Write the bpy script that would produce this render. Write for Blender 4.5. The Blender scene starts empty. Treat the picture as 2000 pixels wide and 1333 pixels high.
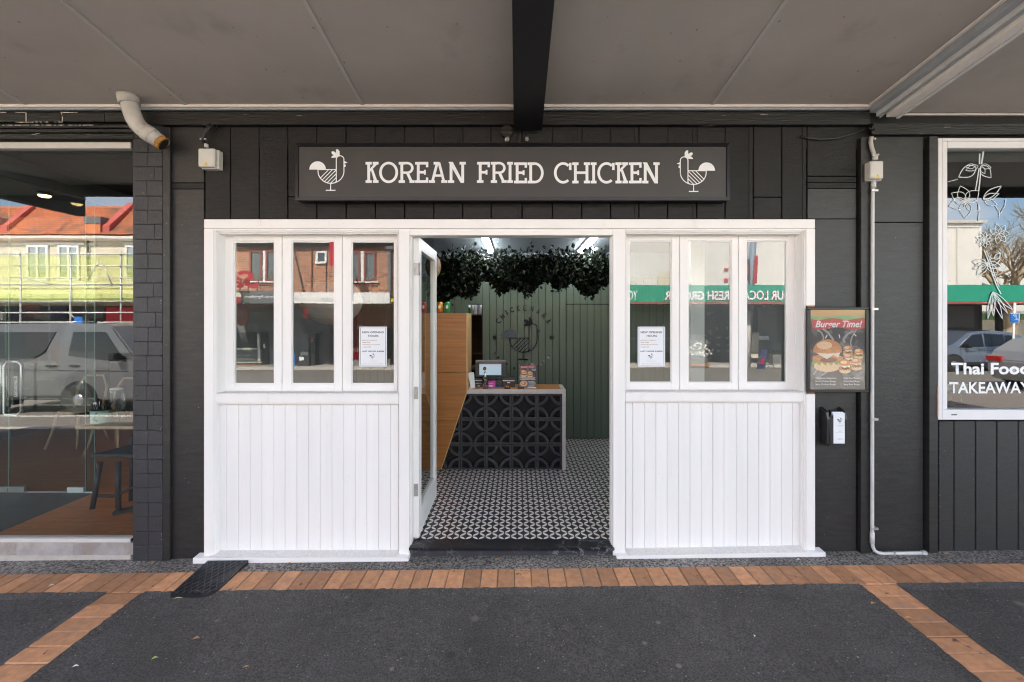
import bpy, bmesh, math, random
from mathutils import Vector, Matrix
R = math.radians
random.seed(7)
S = bpy.context.scene
COL = S.collection
# ---------------------------------------------------------------- camera, sky, sun, exposure
F, D, H, CX, CY = 850.0, 3.25, 1.81, 1010.0, 620.0      # focal (px of a 2000 px wide frame), distance to the shopfront, eye height
cam_data = bpy.data.cameras.new('camera'); cam = bpy.data.objects.new('camera', cam_data); COL.objects.link(cam)
cam.location = (0, -D, H); cam.rotation_euler = (R(90), 0, 0)
cam_data.sensor_width = 36; cam_data.lens = F / 2000 * 36
cam_data.shift_x = -(CX - 1000) / 2000; cam_data.shift_y = -(666.5 - CY) / 2000
cam_data.clip_start = .05; cam_data.clip_end = 2000
S.camera = cam
SUN_EL, SUN_AZ = 44.0, 20.0            # the sun stands behind the shop (+y), a little to the left
W = bpy.data.worlds.new('World'); S.world = W; W.use_nodes = True
wn = W.node_tree.nodes; wl = W.node_tree.links
bg = wn['Background']
sky = wn.new('ShaderNodeTexSky'); sky.sky_type = 'NISHITA'; sky.sun_disc = False
sky.sun_elevation = R(SUN_EL); sky.sun_rotation = R(-SUN_AZ); sky.altitude = 20; sky.air_density = 1.0; sky.dust_density = .6; sky.ozone_density = 1.6
# thin clouds, all round the sky
tc = wn.new('ShaderNodeTexCoord'); mp = wn.new('ShaderNodeMapping'); mp.inputs['Scale'].default_value = (1.2, 1.2, 3.2); mp.inputs['Location'].default_value = (.4, .2, .1)
nz = wn.new('ShaderNodeTexNoise'); nz.inputs['Scale'].default_value = 2.2; nz.inputs['Detail'].default_value = 7
cr = wn.new('ShaderNodeValToRGB'); cr.color_ramp.elements[0].position = .46; cr.color_ramp.elements[1].position = .68
mx = wn.new('ShaderNodeMix'); mx.data_type = 'RGBA'; mx.inputs['B'].default_value = (11.2, 10.0, 9.0, 1)
mf = wn.new('ShaderNodeMath'); mf.operation = 'MULTIPLY'; mf.inputs[1].default_value = .8
wl.new(tc.outputs['Generated'], mp.inputs['Vector']); wl.new(mp.outputs['Vector'], nz.inputs['Vector']); wl.new(nz.outputs['Fac'], cr.inputs['Fac'])
wl.new(cr.outputs['Color'], mf.inputs[0]); wl.new(mf.outputs[0], mx.inputs['Factor']); wl.new(sky.outputs['Color'], mx.inputs['A']); wl.new(mx.outputs['Result'], bg.inputs['Color'])
bg.inputs['Strength'].default_value = .11
sd = bpy.data.lights.new('sun', 'SUN'); sd.energy = 5.0; sd.angle = R(.5); sd.color = (1, .93, .82)
sun = bpy.data.objects.new('sun', sd); COL.objects.link(sun)
# direction from the ground to the sun
sv = Vector((-math.sin(R(SUN_AZ)) * math.cos(R(SUN_EL)), math.cos(R(SUN_AZ)) * math.cos(R(SUN_EL)), math.sin(R(SUN_EL))))
sun.rotation_euler = sv.to_track_quat('Z', 'Y').to_euler(); sun.location = (0, 30, 30)
S.view_settings.view_transform = 'Standard'; S.view_settings.look = 'None'; S.view_settings.gamma = 1; S.view_settings.exposure = 2.75
S.view_settings.use_curve_mapping = False
S.render.engine = 'CYCLES'
try:
    S.cycles.use_denoising = True; S.cycles.filter_width = 1.15; S.cycles.sample_clamp_indirect = 8
    S.cycles.max_bounces = 10; S.cycles.diffuse_bounces = 5; S.cycles.glossy_bounces = 4; S.cycles.transparent_max_bounces = 12
except Exception: pass

# ---------------------------------------------------------------- measuring helpers
def X(px, y=0.0): return (px - CX) * (D + y) / F
def Z(py, y=0.0): return H - (py - CY) * (D + y) / F
def XR(px, y): return (px - CX) * (D + .1 - y) / F       # a thing across the street, measured in its mirror image
def ZR(py, y): return H - (py - CY) * (D + .1 - y) / F
def gz(x, y):                                            # the lie of the land
    xs = .011 * max(-5, min(5, x))
    if y > -4.1: return .025 + xs + .015 * y
    if y > -4.25: return -.037 + xs
    if y > -16.2: return -.17 + .028 * (y + 4.1) + xs
    return -.38 + .012 * (y + 16.2) + xs

# ---------------------------------------------------------------- materials
def node(nt, t, **kw):
    n = nt.nodes.new(t)
    for k, v in kw.items():
        if k in n.inputs: n.inputs[k].default_value = v
        else: setattr(n, k, v)
    return n
def link(nt, a, b): nt.links.new(a, b)
MATS = {}
def pm(name, col, rough=.5, var=.12, scale=8, bump=0.0, bscale=60, stretch=(1, 1, 1), metallic=0, rand=0.0, spec=.5, stain=None, speck=None, coat=0, dist=.01):
    """painted / natural surface: colour with large soft variation, fine relief, optional stains and specks"""
    m = bpy.data.materials.new(name); m.use_nodes = True; nt = m.node_tree; b = nt.nodes['Principled BSDF']
    b.inputs['Roughness'].default_value = rough; b.inputs['Metallic'].default_value = metallic
    b.inputs['Specular IOR Level'].default_value = spec
    if coat: b.inputs['Coat Weight'].default_value = coat; b.inputs['Coat Roughness'].default_value = .08
    g = node(nt, 'ShaderNodeNewGeometry'); mpn = node(nt, 'ShaderNodeMapping'); mpn.inputs['Scale'].default_value = stretch
    link(nt, g.outputs['Position'], mpn.inputs['Vector'])
    n1 = node(nt, 'ShaderNodeTexNoise', Scale=scale, Detail=6.0, Roughness=.6); link(nt, mpn.outputs[0], n1.inputs['Vector'])
    c = Vector(col)
    mr = node(nt, 'ShaderNodeMapRange'); link(nt, n1.outputs['Fac'], mr.inputs['Value'])
    mr.inputs['From Min'].default_value = .3; mr.inputs['From Max'].default_value = .7; mr.inputs['To Min'].default_value = 1 - var; mr.inputs['To Max'].default_value = 1 + var
    cur = mr.outputs[0]
    if rand:
        oi = node(nt, 'ShaderNodeObjectInfo'); r2 = node(nt, 'ShaderNodeMapRange'); link(nt, oi.outputs['Random'], r2.inputs['Value'])
        r2.inputs['To Min'].default_value = 1 - rand; r2.inputs['To Max'].default_value = 1 + rand
        mm = node(nt, 'ShaderNodeMath', operation='MULTIPLY'); link(nt, cur, mm.inputs[0]); link(nt, r2.outputs[0], mm.inputs[1]); cur = mm.outputs[0]
    vm = node(nt, 'ShaderNodeVectorMath', operation='SCALE'); vm.inputs[0].default_value = c; link(nt, cur, vm.inputs['Scale'])
    out = vm.outputs[0]
    for spec_ in ([stain] if stain else []) + (speck if speck else []):
        sc, lo, hi, scol = spec_[:4]
        n3 = node(nt, 'ShaderNodeTexNoise', Scale=sc, Detail=4.0, Roughness=.55); link(nt, mpn.outputs[0], n3.inputs['Vector'])
        rr = node(nt, 'ShaderNodeMapRange'); rr.inputs['From Min'].default_value = lo; rr.inputs['From Max'].default_value = hi
        link(nt, n3.outputs['Fac'], rr.inputs['Value'])
        mc = node(nt, 'ShaderNodeMix', data_type='RGBA'); mc.inputs['B'].default_value = (*scol, 1); link(nt, rr.outputs[0], mc.inputs['Factor']); link(nt, out, mc.inputs['A']); out = mc.outputs['Result']
    link(nt, out, b.inputs['Base Color'])
    if bump:
        n2 = node(nt, 'ShaderNodeTexNoise', Scale=bscale, Detail=5.0, Roughness=.6); link(nt, mpn.outputs[0], n2.inputs['Vector'])
        bp = node(nt, 'ShaderNodeBump', Strength=bump, Distance=dist); link(nt, n2.outputs['Fac'], bp.inputs['Height']); link(nt, bp.outputs[0], b.inputs['Normal'])
    MATS[name] = m; return m
def emit(name, col, strength):
    m = bpy.data.materials.new(name); m.use_nodes = True; b = m.node_tree.nodes['Principled BSDF']
    b.inputs['Base Color'].default_value = (*col, 1); b.inputs['Emission Color'].default_value = (*col, 1); b.inputs['Emission Strength'].default_value = strength
    MATS[name] = m; return m
def glass(name, tint=(.9, .95, .93), base=.12, edge=.6, rough=0.0, wav=0.0):
    """window glass: lets light through, mirrors the street"""
    m = bpy.data.materials.new(name); m.use_nodes = True; nt = m.node_tree; nt.nodes.clear()
    o = node(nt, 'ShaderNodeOutputMaterial'); t = node(nt, 'ShaderNodeBsdfTransparent'); t.inputs[0].default_value = (*tint, 1)
    gl = node(nt, 'ShaderNodeBsdfGlossy'); gl.inputs['Roughness'].default_value = rough
    lw = node(nt, 'ShaderNodeLayerWeight', Blend=.35); mr = node(nt, 'ShaderNodeMapRange'); mr.inputs['To Min'].default_value = base; mr.inputs['To Max'].default_value = edge
    link(nt, lw.outputs['Fresnel'], mr.inputs['Value'])
    mxx = node(nt, 'ShaderNodeMixShader'); link(nt, mr.outputs[0], mxx.inputs[0]); link(nt, t.outputs[0], mxx.inputs[1]); link(nt, gl.outputs[0], mxx.inputs[2]); link(nt, mxx.outputs[0], o.inputs[0])
    if wav:
        g = node(nt, 'ShaderNodeNewGeometry'); n2 = node(nt, 'ShaderNodeTexNoise', Scale=2.2, Detail=1.0); link(nt, g.outputs['Position'], n2.inputs['Vector'])
        bp = node(nt, 'ShaderNodeBump', Strength=wav, Distance=.01); link(nt, n2.outputs['Fac'], bp.inputs['Height']); link(nt, bp.outputs[0], gl.inputs['Normal'])
    MATS[name] = m; return m
M = {}
M['white'] = pm('white_paint', (.86, .845, .825), .45, .025, 5, .12, 90, (1, 1, .15), stain=(9, .66, .95, (.68, .66, .63)), dist=.004)
M['white2'] = pm('white_board_paint', (.86, .85, .835), .5, .03, 3, .2, 60, (4, 1, .25), rand=.012, stain=(22, .66, .95, (.66, .64, .60)), dist=.004)
M['sill'] = pm('weathered_sill_paint', (.74, .72, .69), .6, .08, 40, .2, 120, stain=(55, .5, .8, (.58, .56, .52)))
M['black_wood'] = pm('charcoal_rough_sawn_paint', (0.0146, 0.0141, 0.0141), .46, .38, 8, .6, 42, (1, 1, 6), rand=.10, spec=.3, speck=[(75, .73, .78, (.2, .19, .18))], dist=.006)
M['black_ply'] = pm('charcoal_ply_paint', (0.0206, 0.0202, 0.0206), .42, .36, 7, .35, 40, (1, 1, 5), rand=.05, speck=[(60, .74, .79, (.22, .21, .2))], dist=.005)
M['black_board'] = pm('charcoal_board_paint', (0.0187, 0.0187, 0.0206), .5, .3, 9, .5, 50, (1, 1, 7), rand=.07, dist=.005)
M['gap'] = pm('shadow_gap_black', (.012, .012, .012), .8, .1)
M['brick_black'] = pm('blue_black_painted_brick', (0.0282, 0.0288, 0.0348), .5, .18, 7, .5, 45, rand=.1, speck=[(38, .72, .76, (.3, .29, .28))], dist=.01)
M['fascia_black'] = pm('black_fascia_paint', (0.0069, 0.0066, 0.0069), .45, .3, 6, .5, 30, (.3, 1, 3), speck=[(18, .71, .73, (.3, .28, .25))])
M['beam_black'] = pm('black_steel_beam', (0.0036, 0.0036, 0.0048), .5, .2, 4, .2, 20)
M['soffit'] = pm('grey_cement_soffit', (0.4301, 0.3927, 0.3599), .75, .07, 2.2, .12, 140, rand=.02, speck=[(26, .735, .78, (.19, .16, .14)), (3, .6, .8, (.33, .30, .27))])
M['batten'] = pm('soffit_batten_paint', (0.4760, 0.4505, 0.4335), .6, .05)
M['cornice'] = pm('pale_cornice_paint', (.78, .73, .68), .6, .06, 12)
M['gutter'] = pm('pale_grey_gutter', (0.6600, 0.6600, 0.6600), .45, .08, 8)
M['gutter2'] = pm('galvanised_grey', (0.4290, 0.4550, 0.4810), .4, .08, 8, metallic=.3)
M['asphalt'] = pm('asphalt', (0.0618, 0.0578, 0.0554), .85, .45, 150, 1.0, 140, speck=[(45, .745, .78, (.30, .27, .24)), (19, .74, .765, (.025, .024, .024)), (130, .70, .76, (.19, .18, .18)), (2.0, .52, .8, (.078, .073, .070))], dist=.004)
M['strip'] = pm('coarse_concrete_strip', (0.1200, 0.1120, 0.1080), .9, .55, 70, 1.0, 90, (.7, 1.5, 1), speck=[(90, .66, .72, (.42, .40, .37)), (5, .55, .75, (.07, .065, .06))], dist=.012)
M['paver'] = pm('terracotta_paver', (0.4703, 0.2341, 0.1182), .8, .2, 22, .4, 150, rand=.30, stain=(6, .55, .80, (.33, .20, .14)), speck=[(40, .71, .75, (.5, .36, .25)), (14, .66, .74, (.12, .065, .045)), (120, .7, .74, (.2, .09, .05))], dist=.003)
M['sand'] = pm('paver_joint_sand', (.20, .14, .10), .9, .25, 60)
M['road'] = pm('road_asphalt', (.19, .175, .155), .85, .2, 40, .3, 150)
M['concrete'] = pm('kerb_concrete', (.46, .43, .39), .85, .15, 9, .2, 80)
M['line'] = pm('road_line_paint', (.75, .75, .72), .7, .1)
M['rubber'] = pm('black_tread_metal', (.022, .022, .026), .42, .25, 20, .2, 80, metallic=.2)
M['rib'] = pm('highlit_tread_rib', (.060, .060, .066), .38, .3, 20, metallic=.3)  # lighter than the plate: the highlights on the ribs are put into the colour
M['marble'] = None
M['sign_face'] = pm('sign_face_dark_acrylic', (0.0397, 0.0371, 0.0358), .55, .04, 2, spec=.6)
M['sign_frame'] = pm('black_aluminium', (.055, .055, .062), .3, .05, 3, metallic=.95)
M['print_white'] = pm('white_vinyl', (.84, .86, .88), .5, .01)
M['print_black'] = pm('black_ink', (.02, .02, .025), .6, .01)
M['print_gold'] = pm('gold_brown_ink', (.40, .26, .13), .6, .01)
M['print_red'] = pm('red_ink', (.62, .06, .06), .5, .05)
M['print_grey'] = pm('grey_ink', (.42, .43, .45), .6, .01)
M['paper'] = pm('white_paper', (.80, .83, .87), .6, .01)
M['plastic_black'] = pm('black_plastic', (.022, .022, .023), .35, .08)
M['box_cream'] = pm('cream_plastic_box', (.62, .61, .57), .45, .05, 12)
M['pvc'] = pm('weathered_pvc_pipe', (.55, .52, .48), .5, .15, 9, .15, 40, stain=(16, .6, .74, (.22, .2, .18)))
M['rust'] = pm('rust_orange', (.42, .2, .04), .8, .4, 30)
M['conduit'] = pm('grey_conduit', (.60, .60, .60), .4, .06, 10)
M['clip'] = pm('steel_clip', (.55, .54, .5), .35, .1, metallic=.7)
M['yellow'] = pm('warning_yellow', (.8, .55, .02), .5, .02)
M['hinge'] = pm('hinge_steel', (.45, .44, .42), .4, .15, 30, metallic=.5)
M['green_wall'] = pm('sage_green_board', (0.1155, 0.1485, 0.1045), .5, .06, 4, .1, 40, rand=.03)
M['wood'] = pm('orange_veneer', (0.4100, 0.1665, 0.0420), .4, .22, 4, .08, 60, (.6, 1, 16), coat=.2)
M['wood_edge'] = pm('pale_ply_edge', (.66, .42, .18), .45, .1, 10)
M['counter_top'] = pm('counter_stone', (.58, .55, .51), .3, .08, 20)
M['block'] = pm('charcoal_breeze_block', (0.0504, 0.0504, 0.0540), .75, .25, 40, .6, 90, rand=.12, speck=[(30, .76, .78, (.3, .18, .1))])
M['ceil_in'] = pm('pale_blue_grey_ceiling', (0.2160, 0.2400, 0.2580), .6, .05, 2)
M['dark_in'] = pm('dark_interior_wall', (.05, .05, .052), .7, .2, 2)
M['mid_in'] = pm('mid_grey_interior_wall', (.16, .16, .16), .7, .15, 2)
M['white_in'] = pm('white_interior_paint', (.72, .72, .70), .5, .03)
M['mirror'] = pm('mirror_acrylic', (.42, .44, .47), .03, 0, 1, metallic=1)
M['mirror_black'] = pm('black_mirror_acrylic', (.012, .013, .02), .05, 0, 1, spec=.9)
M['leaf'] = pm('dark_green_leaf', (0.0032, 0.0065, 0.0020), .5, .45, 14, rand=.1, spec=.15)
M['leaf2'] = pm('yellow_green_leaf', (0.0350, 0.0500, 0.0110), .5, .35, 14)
M['tube'] = emit('led_tube', (.90, .96, 1), 13)
M['lamp_warm'] = emit('warm_lamp', (1, .62, .25), 5)
M['screen'] = emit('till_screen', (.42, .56, .66), .06)
M['screen_red'] = emit('till_screen_bar', (.45, .03, .06), .06)
M['steel'] = pm('brushed_steel', (.6, .6, .6), .3, .05, metallic=.9)
M['glass_win'] = glass('window_glass', base=.085, edge=.75, wav=.03)
M['glass_rest'] = glass('restaurant_glass', (.86, .94, .92), base=.11, edge=.75, wav=.02)
M['glass_door'] = glass('door_glass', (.85, .92, .90), base=.10, edge=.7)
M['glass_inner'] = glass('inner_partition_glass', (.85, .92, .90), base=.02, edge=.5)
M['glass_ware'] = glass('glassware', (.9, .93, .93), base=.15, edge=.9)
M['floor_wood'] = pm('red_brown_floorboards', (0.6358, 0.2167, 0.0809), .28, .25, 5, .1, 40, (1, 9, 1))
M['floor_grey'] = pm('grey_porch_tiles', (.12, .12, .12), .6, .12, 8)
M['tile_grey'] = pm('grey_ceramic_tile', (.36, .34, .33), .45, .2, 9, .1, 30, rand=.12, stain=(7, .5, .72, (.27, .22, .19)))
M['alu'] = pm('pale_window_aluminium', (.60, .575, .55), .45, .05, 8)
M['alu_white'] = pm('white_window_aluminium', (.78, .78, .79), .45, .04, 6)
M['mint'] = pm('mint_enamel', (.42, .66, .58), .25, .03)
M['cane'] = pm('bentwood_cane', (0.4600, 0.2990, 0.1610), .5, .15)
M['dark_metal'] = pm('dark_grey_metal', (.045, .047, .05), .45, .1)
M['can_red'] = pm('red_can', (.55, .03, .05), .3, .05, metallic=.4)
M['can_orange'] = pm('orange_can', (.75, .32, .02), .3, .05, metallic=.4)
M['can_green'] = pm('green_can', (.03, .36, .10), .3, .05, metallic=.4)
M['pink'] = pm('magenta_card', (.55, .06, .32), .5, .02)
M['copper'] = pm('copper_bell', (.55, .22, .07), .25, .05, metallic=.9)
M['blue'] = pm('blue_sign', (.02, .16, .55), .4, .02)

def rough_ground(name, base, grain, lo, hi, specks, light, spots=True, bump=.8, gscale=95, tint=.2):
    """bituminous or gritty surface: grain, pale chips of stone, gum spots, large soft patches"""
    m = bpy.data.materials.new(name); m.use_nodes = True; nt = m.node_tree; b = nt.nodes['Principled BSDF']; b.inputs['Roughness'].default_value = .82
    g = node(nt, 'ShaderNodeNewGeometry')
    def noise(sc, det=2.0, rg=.5): n = node(nt, 'ShaderNodeTexNoise', Scale=sc, Detail=det, Roughness=rg); link(nt, g.outputs['Position'], n.inputs['Vector']); return n.outputs['Fac']
    def mr(v, a, c, d, e): n = node(nt, 'ShaderNodeMapRange'); link(nt, v, n.inputs['Value']); n.inputs['From Min'].default_value = a; n.inputs['From Max'].default_value = c; n.inputs['To Min'].default_value = d; n.inputs['To Max'].default_value = e; return n.outputs[0]
    def mul(p, q): n = node(nt, 'ShaderNodeMath', operation='MULTIPLY'); link(nt, p, n.inputs[0]); link(nt, q, n.inputs[1]); return n.outputs[0]
    gr = noise(gscale, 3.0, .7); v = mul(mr(gr, .40, .60, lo, hi), mr(noise(1.3, 4.0), .35, .65, 1-tint, 1+tint)); v = mul(v, mr(noise(14, 4.0, .6), .35, .65, .9, 1.1))
    sc_ = node(nt, 'ShaderNodeVectorMath', operation='SCALE'); sc_.inputs[0].default_value = base; link(nt, v, sc_.inputs['Scale']); out = sc_.outputs[0]
    def cells(scale, keep, rad, col, soft=.03):
        nonlocal out
        vo = node(nt, 'ShaderNodeTexVoronoi', Scale=scale); link(nt, g.outputs['Position'], vo.inputs['Vector']); sp = node(nt, 'ShaderNodeSeparateColor'); link(nt, vo.outputs['Color'], sp.inputs[0])
        k1 = node(nt, 'ShaderNodeMath', operation='LESS_THAN'); link(nt, sp.outputs[0], k1.inputs[0]); k1.inputs[1].default_value = keep
        k2 = mr(vo.outputs['Distance'], rad, rad+soft, 1, 0); f = mul(k1.outputs[0], k2); f = mul(f, mr(sp.outputs[1], 0, 1, .35, 1))
        mc = node(nt, 'ShaderNodeMix', data_type='RGBA'); mc.inputs['B'].default_value = (*col, 1); link(nt, f, mc.inputs['Factor']); link(nt, out, mc.inputs['A']); out = mc.outputs['Result']
    cells(70, specks, .22, light, .1); cells(28, specks*.12, .13, tuple(min(.6, c*1.3) for c in light), .05)
    if spots: cells(2.6, .6, .055, (.030, .029, .028), .03); cells(3.7, .5, .05, (.16, .14, .12), .07); cells(6.1, .3, .06, (.20, .18, .16), .06); cells(1.9, .35, .06, (.040, .039, .038), .10)
    link(nt, out, b.inputs['Base Color'])
    bp = node(nt, 'ShaderNodeBump', Strength=bump, Distance=.006); link(nt, gr, bp.inputs['Height']); link(nt, bp.outputs[0], b.inputs['Normal']); return m
M['asphalt'] = rough_ground('asphalt', (.064, .060, .057), 0, .60, 1.42, .06, (.26, .25, .24))
M['strip'] = rough_ground('coarse_concrete_strip', (.15, .14, .13), 0, .25, 1.8, .25, (.34, .33, .31), spots=False, gscale=60, bump=1.0, tint=.35)
def tile_material():
    m = bpy.data.materials.new('petal_floor_tile'); m.use_nodes = True; nt = m.node_tree; b = nt.nodes['Principled BSDF']
    g = node(nt, 'ShaderNodeNewGeometry'); sp = node(nt, 'ShaderNodeSeparateXYZ'); link(nt, g.outputs['Position'], sp.inputs[0])
    def ma(op, a, b_=None, c_=None):
        n = node(nt, 'ShaderNodeMath', operation=op)
        for i, v in enumerate((a, b_, c_)):
            if v is None: continue
            if isinstance(v, (int, float)): n.inputs[i].default_value = v
            else: link(nt, v, n.inputs[i])
        return n.outputs[0]
    c = .05
    u = ma('ADD', ma('DIVIDE', sp.outputs[0], c), 200.0); v = ma('ADD', ma('DIVIDE', sp.outputs[1], c), 200.0)
    par = ma('MODULO', ma('ADD', ma('FLOOR', u), ma('FLOOR', v)), 2.0)
    fu0 = ma('FRACT', u); fv = ma('FRACT', v)
    fu = ma('ABSOLUTE', ma('SUBTRACT', fu0, par))
    d1 = ma('ADD', ma('POWER', ma('SUBTRACT', 1.0, fu), 2.0), ma('POWER', fv, 2.0))
    d2 = ma('ADD', ma('POWER', fu, 2.0), ma('POWER', ma('SUBTRACT', 1.0, fv), 2.0))
    ins = ma('LESS_THAN', ma('MAXIMUM', d1, d2), .93 ** 2)
    n1 = node(nt, 'ShaderNodeTexNoise', Scale=9.0, Detail=4.0)
    mxn = node(nt, 'ShaderNodeMix', data_type='RGBA'); mxn.inputs['A'].default_value = (.018, .012, .010, 1)
    mw = node(nt, 'ShaderNodeMix', data_type='RGBA'); mw.inputs['A'].default_value = (.76, .73, .69, 1); mw.inputs['B'].default_value = (.86, .84, .81, 1)
    link(nt, g.outputs['Position'], n1.inputs['Vector']); link(nt, n1.outputs['Fac'], mw.inputs['Factor'])
    link(nt, mw.outputs['Result'], mxn.inputs['B']); link(nt, ins, mxn.inputs['Factor']); link(nt, mxn.outputs['Result'], b.inputs['Base Color'])
    b.inputs['Roughness'].default_value = .28
    return m
M['tile'] = tile_material()
def marble_material(nm='grey_black_veined_marble', base=(.045, .045, .052), vein=(.42, .42, .44), rough=.38):
    m = bpy.data.materials.new(nm); m.use_nodes = True; nt = m.node_tree; b = nt.nodes['Principled BSDF']
    g = node(nt, 'ShaderNodeNewGeometry')
    n0 = node(nt, 'ShaderNodeTexNoise', Scale=9.0, Detail=7.0, Roughness=.7); link(nt, g.outputs['Position'], n0.inputs['Vector'])
    va = node(nt, 'ShaderNodeVectorMath', operation='MULTIPLY_ADD'); va.inputs[1].default_value = (.22, .22, .22); link(nt, n0.outputs['Color'], va.inputs[0]); link(nt, g.outputs['Position'], va.inputs[2])
    vo = node(nt, 'ShaderNodeTexVoronoi', feature='DISTANCE_TO_EDGE', Scale=8.0); link(nt, va.outputs[0], vo.inputs['Vector'])
    n2 = node(nt, 'ShaderNodeTexNoise', Scale=2.6, Detail=3.0); link(nt, g.outputs['Position'], n2.inputs['Vector'])
    w = node(nt, 'ShaderNodeMapRange'); w.inputs['From Min'].default_value = .38; w.inputs['From Max'].default_value = .62; w.inputs['To Min'].default_value = .0; w.inputs['To Max'].default_value = .024; link(nt, n2.outputs['Fac'], w.inputs['Value'])
    lt = node(nt, 'ShaderNodeMath', operation='SUBTRACT'); link(nt, w.outputs[0], lt.inputs[0]); link(nt, vo.outputs['Distance'], lt.inputs[1])
    r = node(nt, 'ShaderNodeMapRange'); r.inputs['From Min'].default_value = 0; r.inputs['From Max'].default_value = .014; link(nt, lt.outputs[0], r.inputs['Value'])
    mc = node(nt, 'ShaderNodeMix', data_type='RGBA'); mc.inputs['A'].default_value = (*base, 1); mc.inputs['B'].default_value = (*vein, 1); link(nt, r.outputs[0], mc.inputs['Factor']); link(nt, mc.outputs['Result'], b.inputs['Base Color'])
    b.inputs['Roughness'].default_value = rough
    return m
M['marble'] = marble_material(); M['marble_tread'] = marble_material('black_veined_marble', (.010, .010, .014), (.26, .26, .28), .3)

# ---------------------------------------------------------------- geometry helpers
WL = {}                                                  # world place of each object's origin
class MB:
    def __init__(s): s.bm = bmesh.new()
    def face(s, pts):
        try: return s.bm.faces.new([s.bm.verts.new(p) for p in pts])
        except ValueError: return None
    def box(s, x0, x1, y0, y1, z0, z1):
        v = [s.bm.verts.new(p) for p in ((x0,y0,z0),(x1,y0,z0),(x1,y1,z0),(x0,y1,z0),(x0,y0,z1),(x1,y0,z1),(x1,y1,z1),(x0,y1,z1))]
        for f in ((3,2,1,0),(4,5,6,7),(0,1,5,4),(1,2,6,5),(2,3,7,6),(3,0,4,7)): s.bm.faces.new([v[i] for i in f])
        return s
    def hexa(s, pts):
        v = [s.bm.verts.new(p) for p in pts]
        for f in ((3,2,1,0),(4,5,6,7),(0,1,5,4),(1,2,6,5),(2,3,7,6),(3,0,4,7)): s.bm.faces.new([v[i] for i in f])
        return s
    def prism(s, poly, y0, y1):                          # polygon in x,z pushed through y
        a = [s.bm.verts.new((p[0], y0, p[1])) for p in poly]; b = [s.bm.verts.new((p[0], y1, p[1])) for p in poly]
        n = len(poly)
        s.bm.faces.new(a); s.bm.faces.new(b[::-1])
        for i in range(n): s.bm.faces.new((a[i], b[i], b[(i+1)%n], a[(i+1)%n]))
        return s
    def prism_z(s, poly, z0, z1):
        a = [s.bm.verts.new((p[0], p[1], z0)) for p in poly]; b = [s.bm.verts.new((p[0], p[1], z1)) for p in poly]
        n = len(poly)
        s.bm.faces.new(a[::-1]); s.bm.faces.new(b)
        for i in range(n): s.bm.faces.new((a[i], a[(i+1)%n], b[(i+1)%n], b[i]))
        return s
    def prism_x(s, poly, x0, x1):                        # polygon in y,z pushed through x
        a = [s.bm.verts.new((x0, p[0], p[1])) for p in poly]; b = [s.bm.verts.new((x1, p[0], p[1])) for p in poly]
        n = len(poly)
        s.bm.faces.new(a); s.bm.faces.new(b[::-1])
        for i in range(n): s.bm.faces.new((a[i], b[i], b[(i+1)%n], a[(i+1)%n]))
        return s
    def tube(s, path, r, n=10, cap=True):
        path = [Vector(p) for p in path]; rings = []
        rs = r if isinstance(r, (list, tuple)) else [r] * len(path)
        up = None
        for i, p in enumerate(path):
            t = (path[min(i+1, len(path)-1)] - path[max(i-1, 0)]).normalized()
            if up is None or abs(up.dot(t)) > .98: up = Vector((0, 0, 1)) if abs(t.z) < .9 else Vector((1, 0, 0))
            a = t.cross(up).normalized(); b = a.cross(t).normalized(); up = b
            rings.append([s.bm.verts.new(p + (a * math.cos(k*2*math.pi/n) + b * math.sin(k*2*math.pi/n)) * rs[i]) for k in range(n)])
        for i in range(len(rings) - 1):
            for k in range(n): s.bm.faces.new((rings[i][k], rings[i][(k+1)%n], rings[i+1][(k+1)%n], rings[i+1][k])).smooth = True
        if cap: s.bm.faces.new(rings[0][::-1]); s.bm.faces.new(rings[-1])
        return s
    def lathe(s, prof, c, n=20, axis='z'):
        c = Vector(c); rings = []
        for r, h in prof:
            ring = []
            for k in range(n):
                a = k * 2 * math.pi / n; q = (r * math.cos(a), r * math.sin(a), h)
                if axis == 'y': q = (q[0], q[2], q[1])
                if axis == 'x': q = (q[2], q[0], q[1])
                ring.append(s.bm.verts.new(c + Vector(q)))
            rings.append(ring)
        for i in range(len(rings) - 1):
            for k in range(n): s.bm.faces.new((rings[i][k], rings[i][(k+1)%n], rings[i+1][(k+1)%n], rings[i+1][k])).smooth = True
        if prof[0][0] > 1e-4: s.bm.faces.new(rings[0][::-1])
        if prof[-1][0] > 1e-4: s.bm.faces.new(rings[-1])
        return s
    def build(s, name, mat, parent=None, bevel=0, seg=1, normals=True, centre=True):
        bm = s.bm
        if normals: bmesh.ops.recalc_face_normals(bm, faces=bm.faces)
        if bevel:
            bmesh.ops.bevel(bm, geom=[e for e in bm.edges if len(e.link_faces) == 2 and e.calc_face_angle(0) > .5], offset=bevel, segments=seg, affect='EDGES')
        c = Vector((0, 0, 0))
        if bm.verts and centre:
            lo = Vector([min(v.co[i] for v in bm.verts) for i in range(3)]); hi = Vector([max(v.co[i] for v in bm.verts) for i in range(3)]); c = (lo + hi) / 2
            c.z = lo.z if parent is None else c.z
        bmesh.ops.translate(bm, verts=bm.verts, vec=-c)
        me = bpy.data.meshes.new(name); bm.to_mesh(me); bm.free()
        if mat: me.materials.append(M[mat] if isinstance(mat, str) else mat)
        return place(me, name, c, parent)
def place(me, name, c, parent=None, rot=None):
    o = bpy.data.objects.new(name, me); COL.objects.link(o); c = Vector(c)
    if parent: o.parent = parent; o.location = c - WL[parent.name]
    else: o.location = c
    if rot: o.rotation_euler = rot
    WL[o.name] = c
    return o
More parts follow.
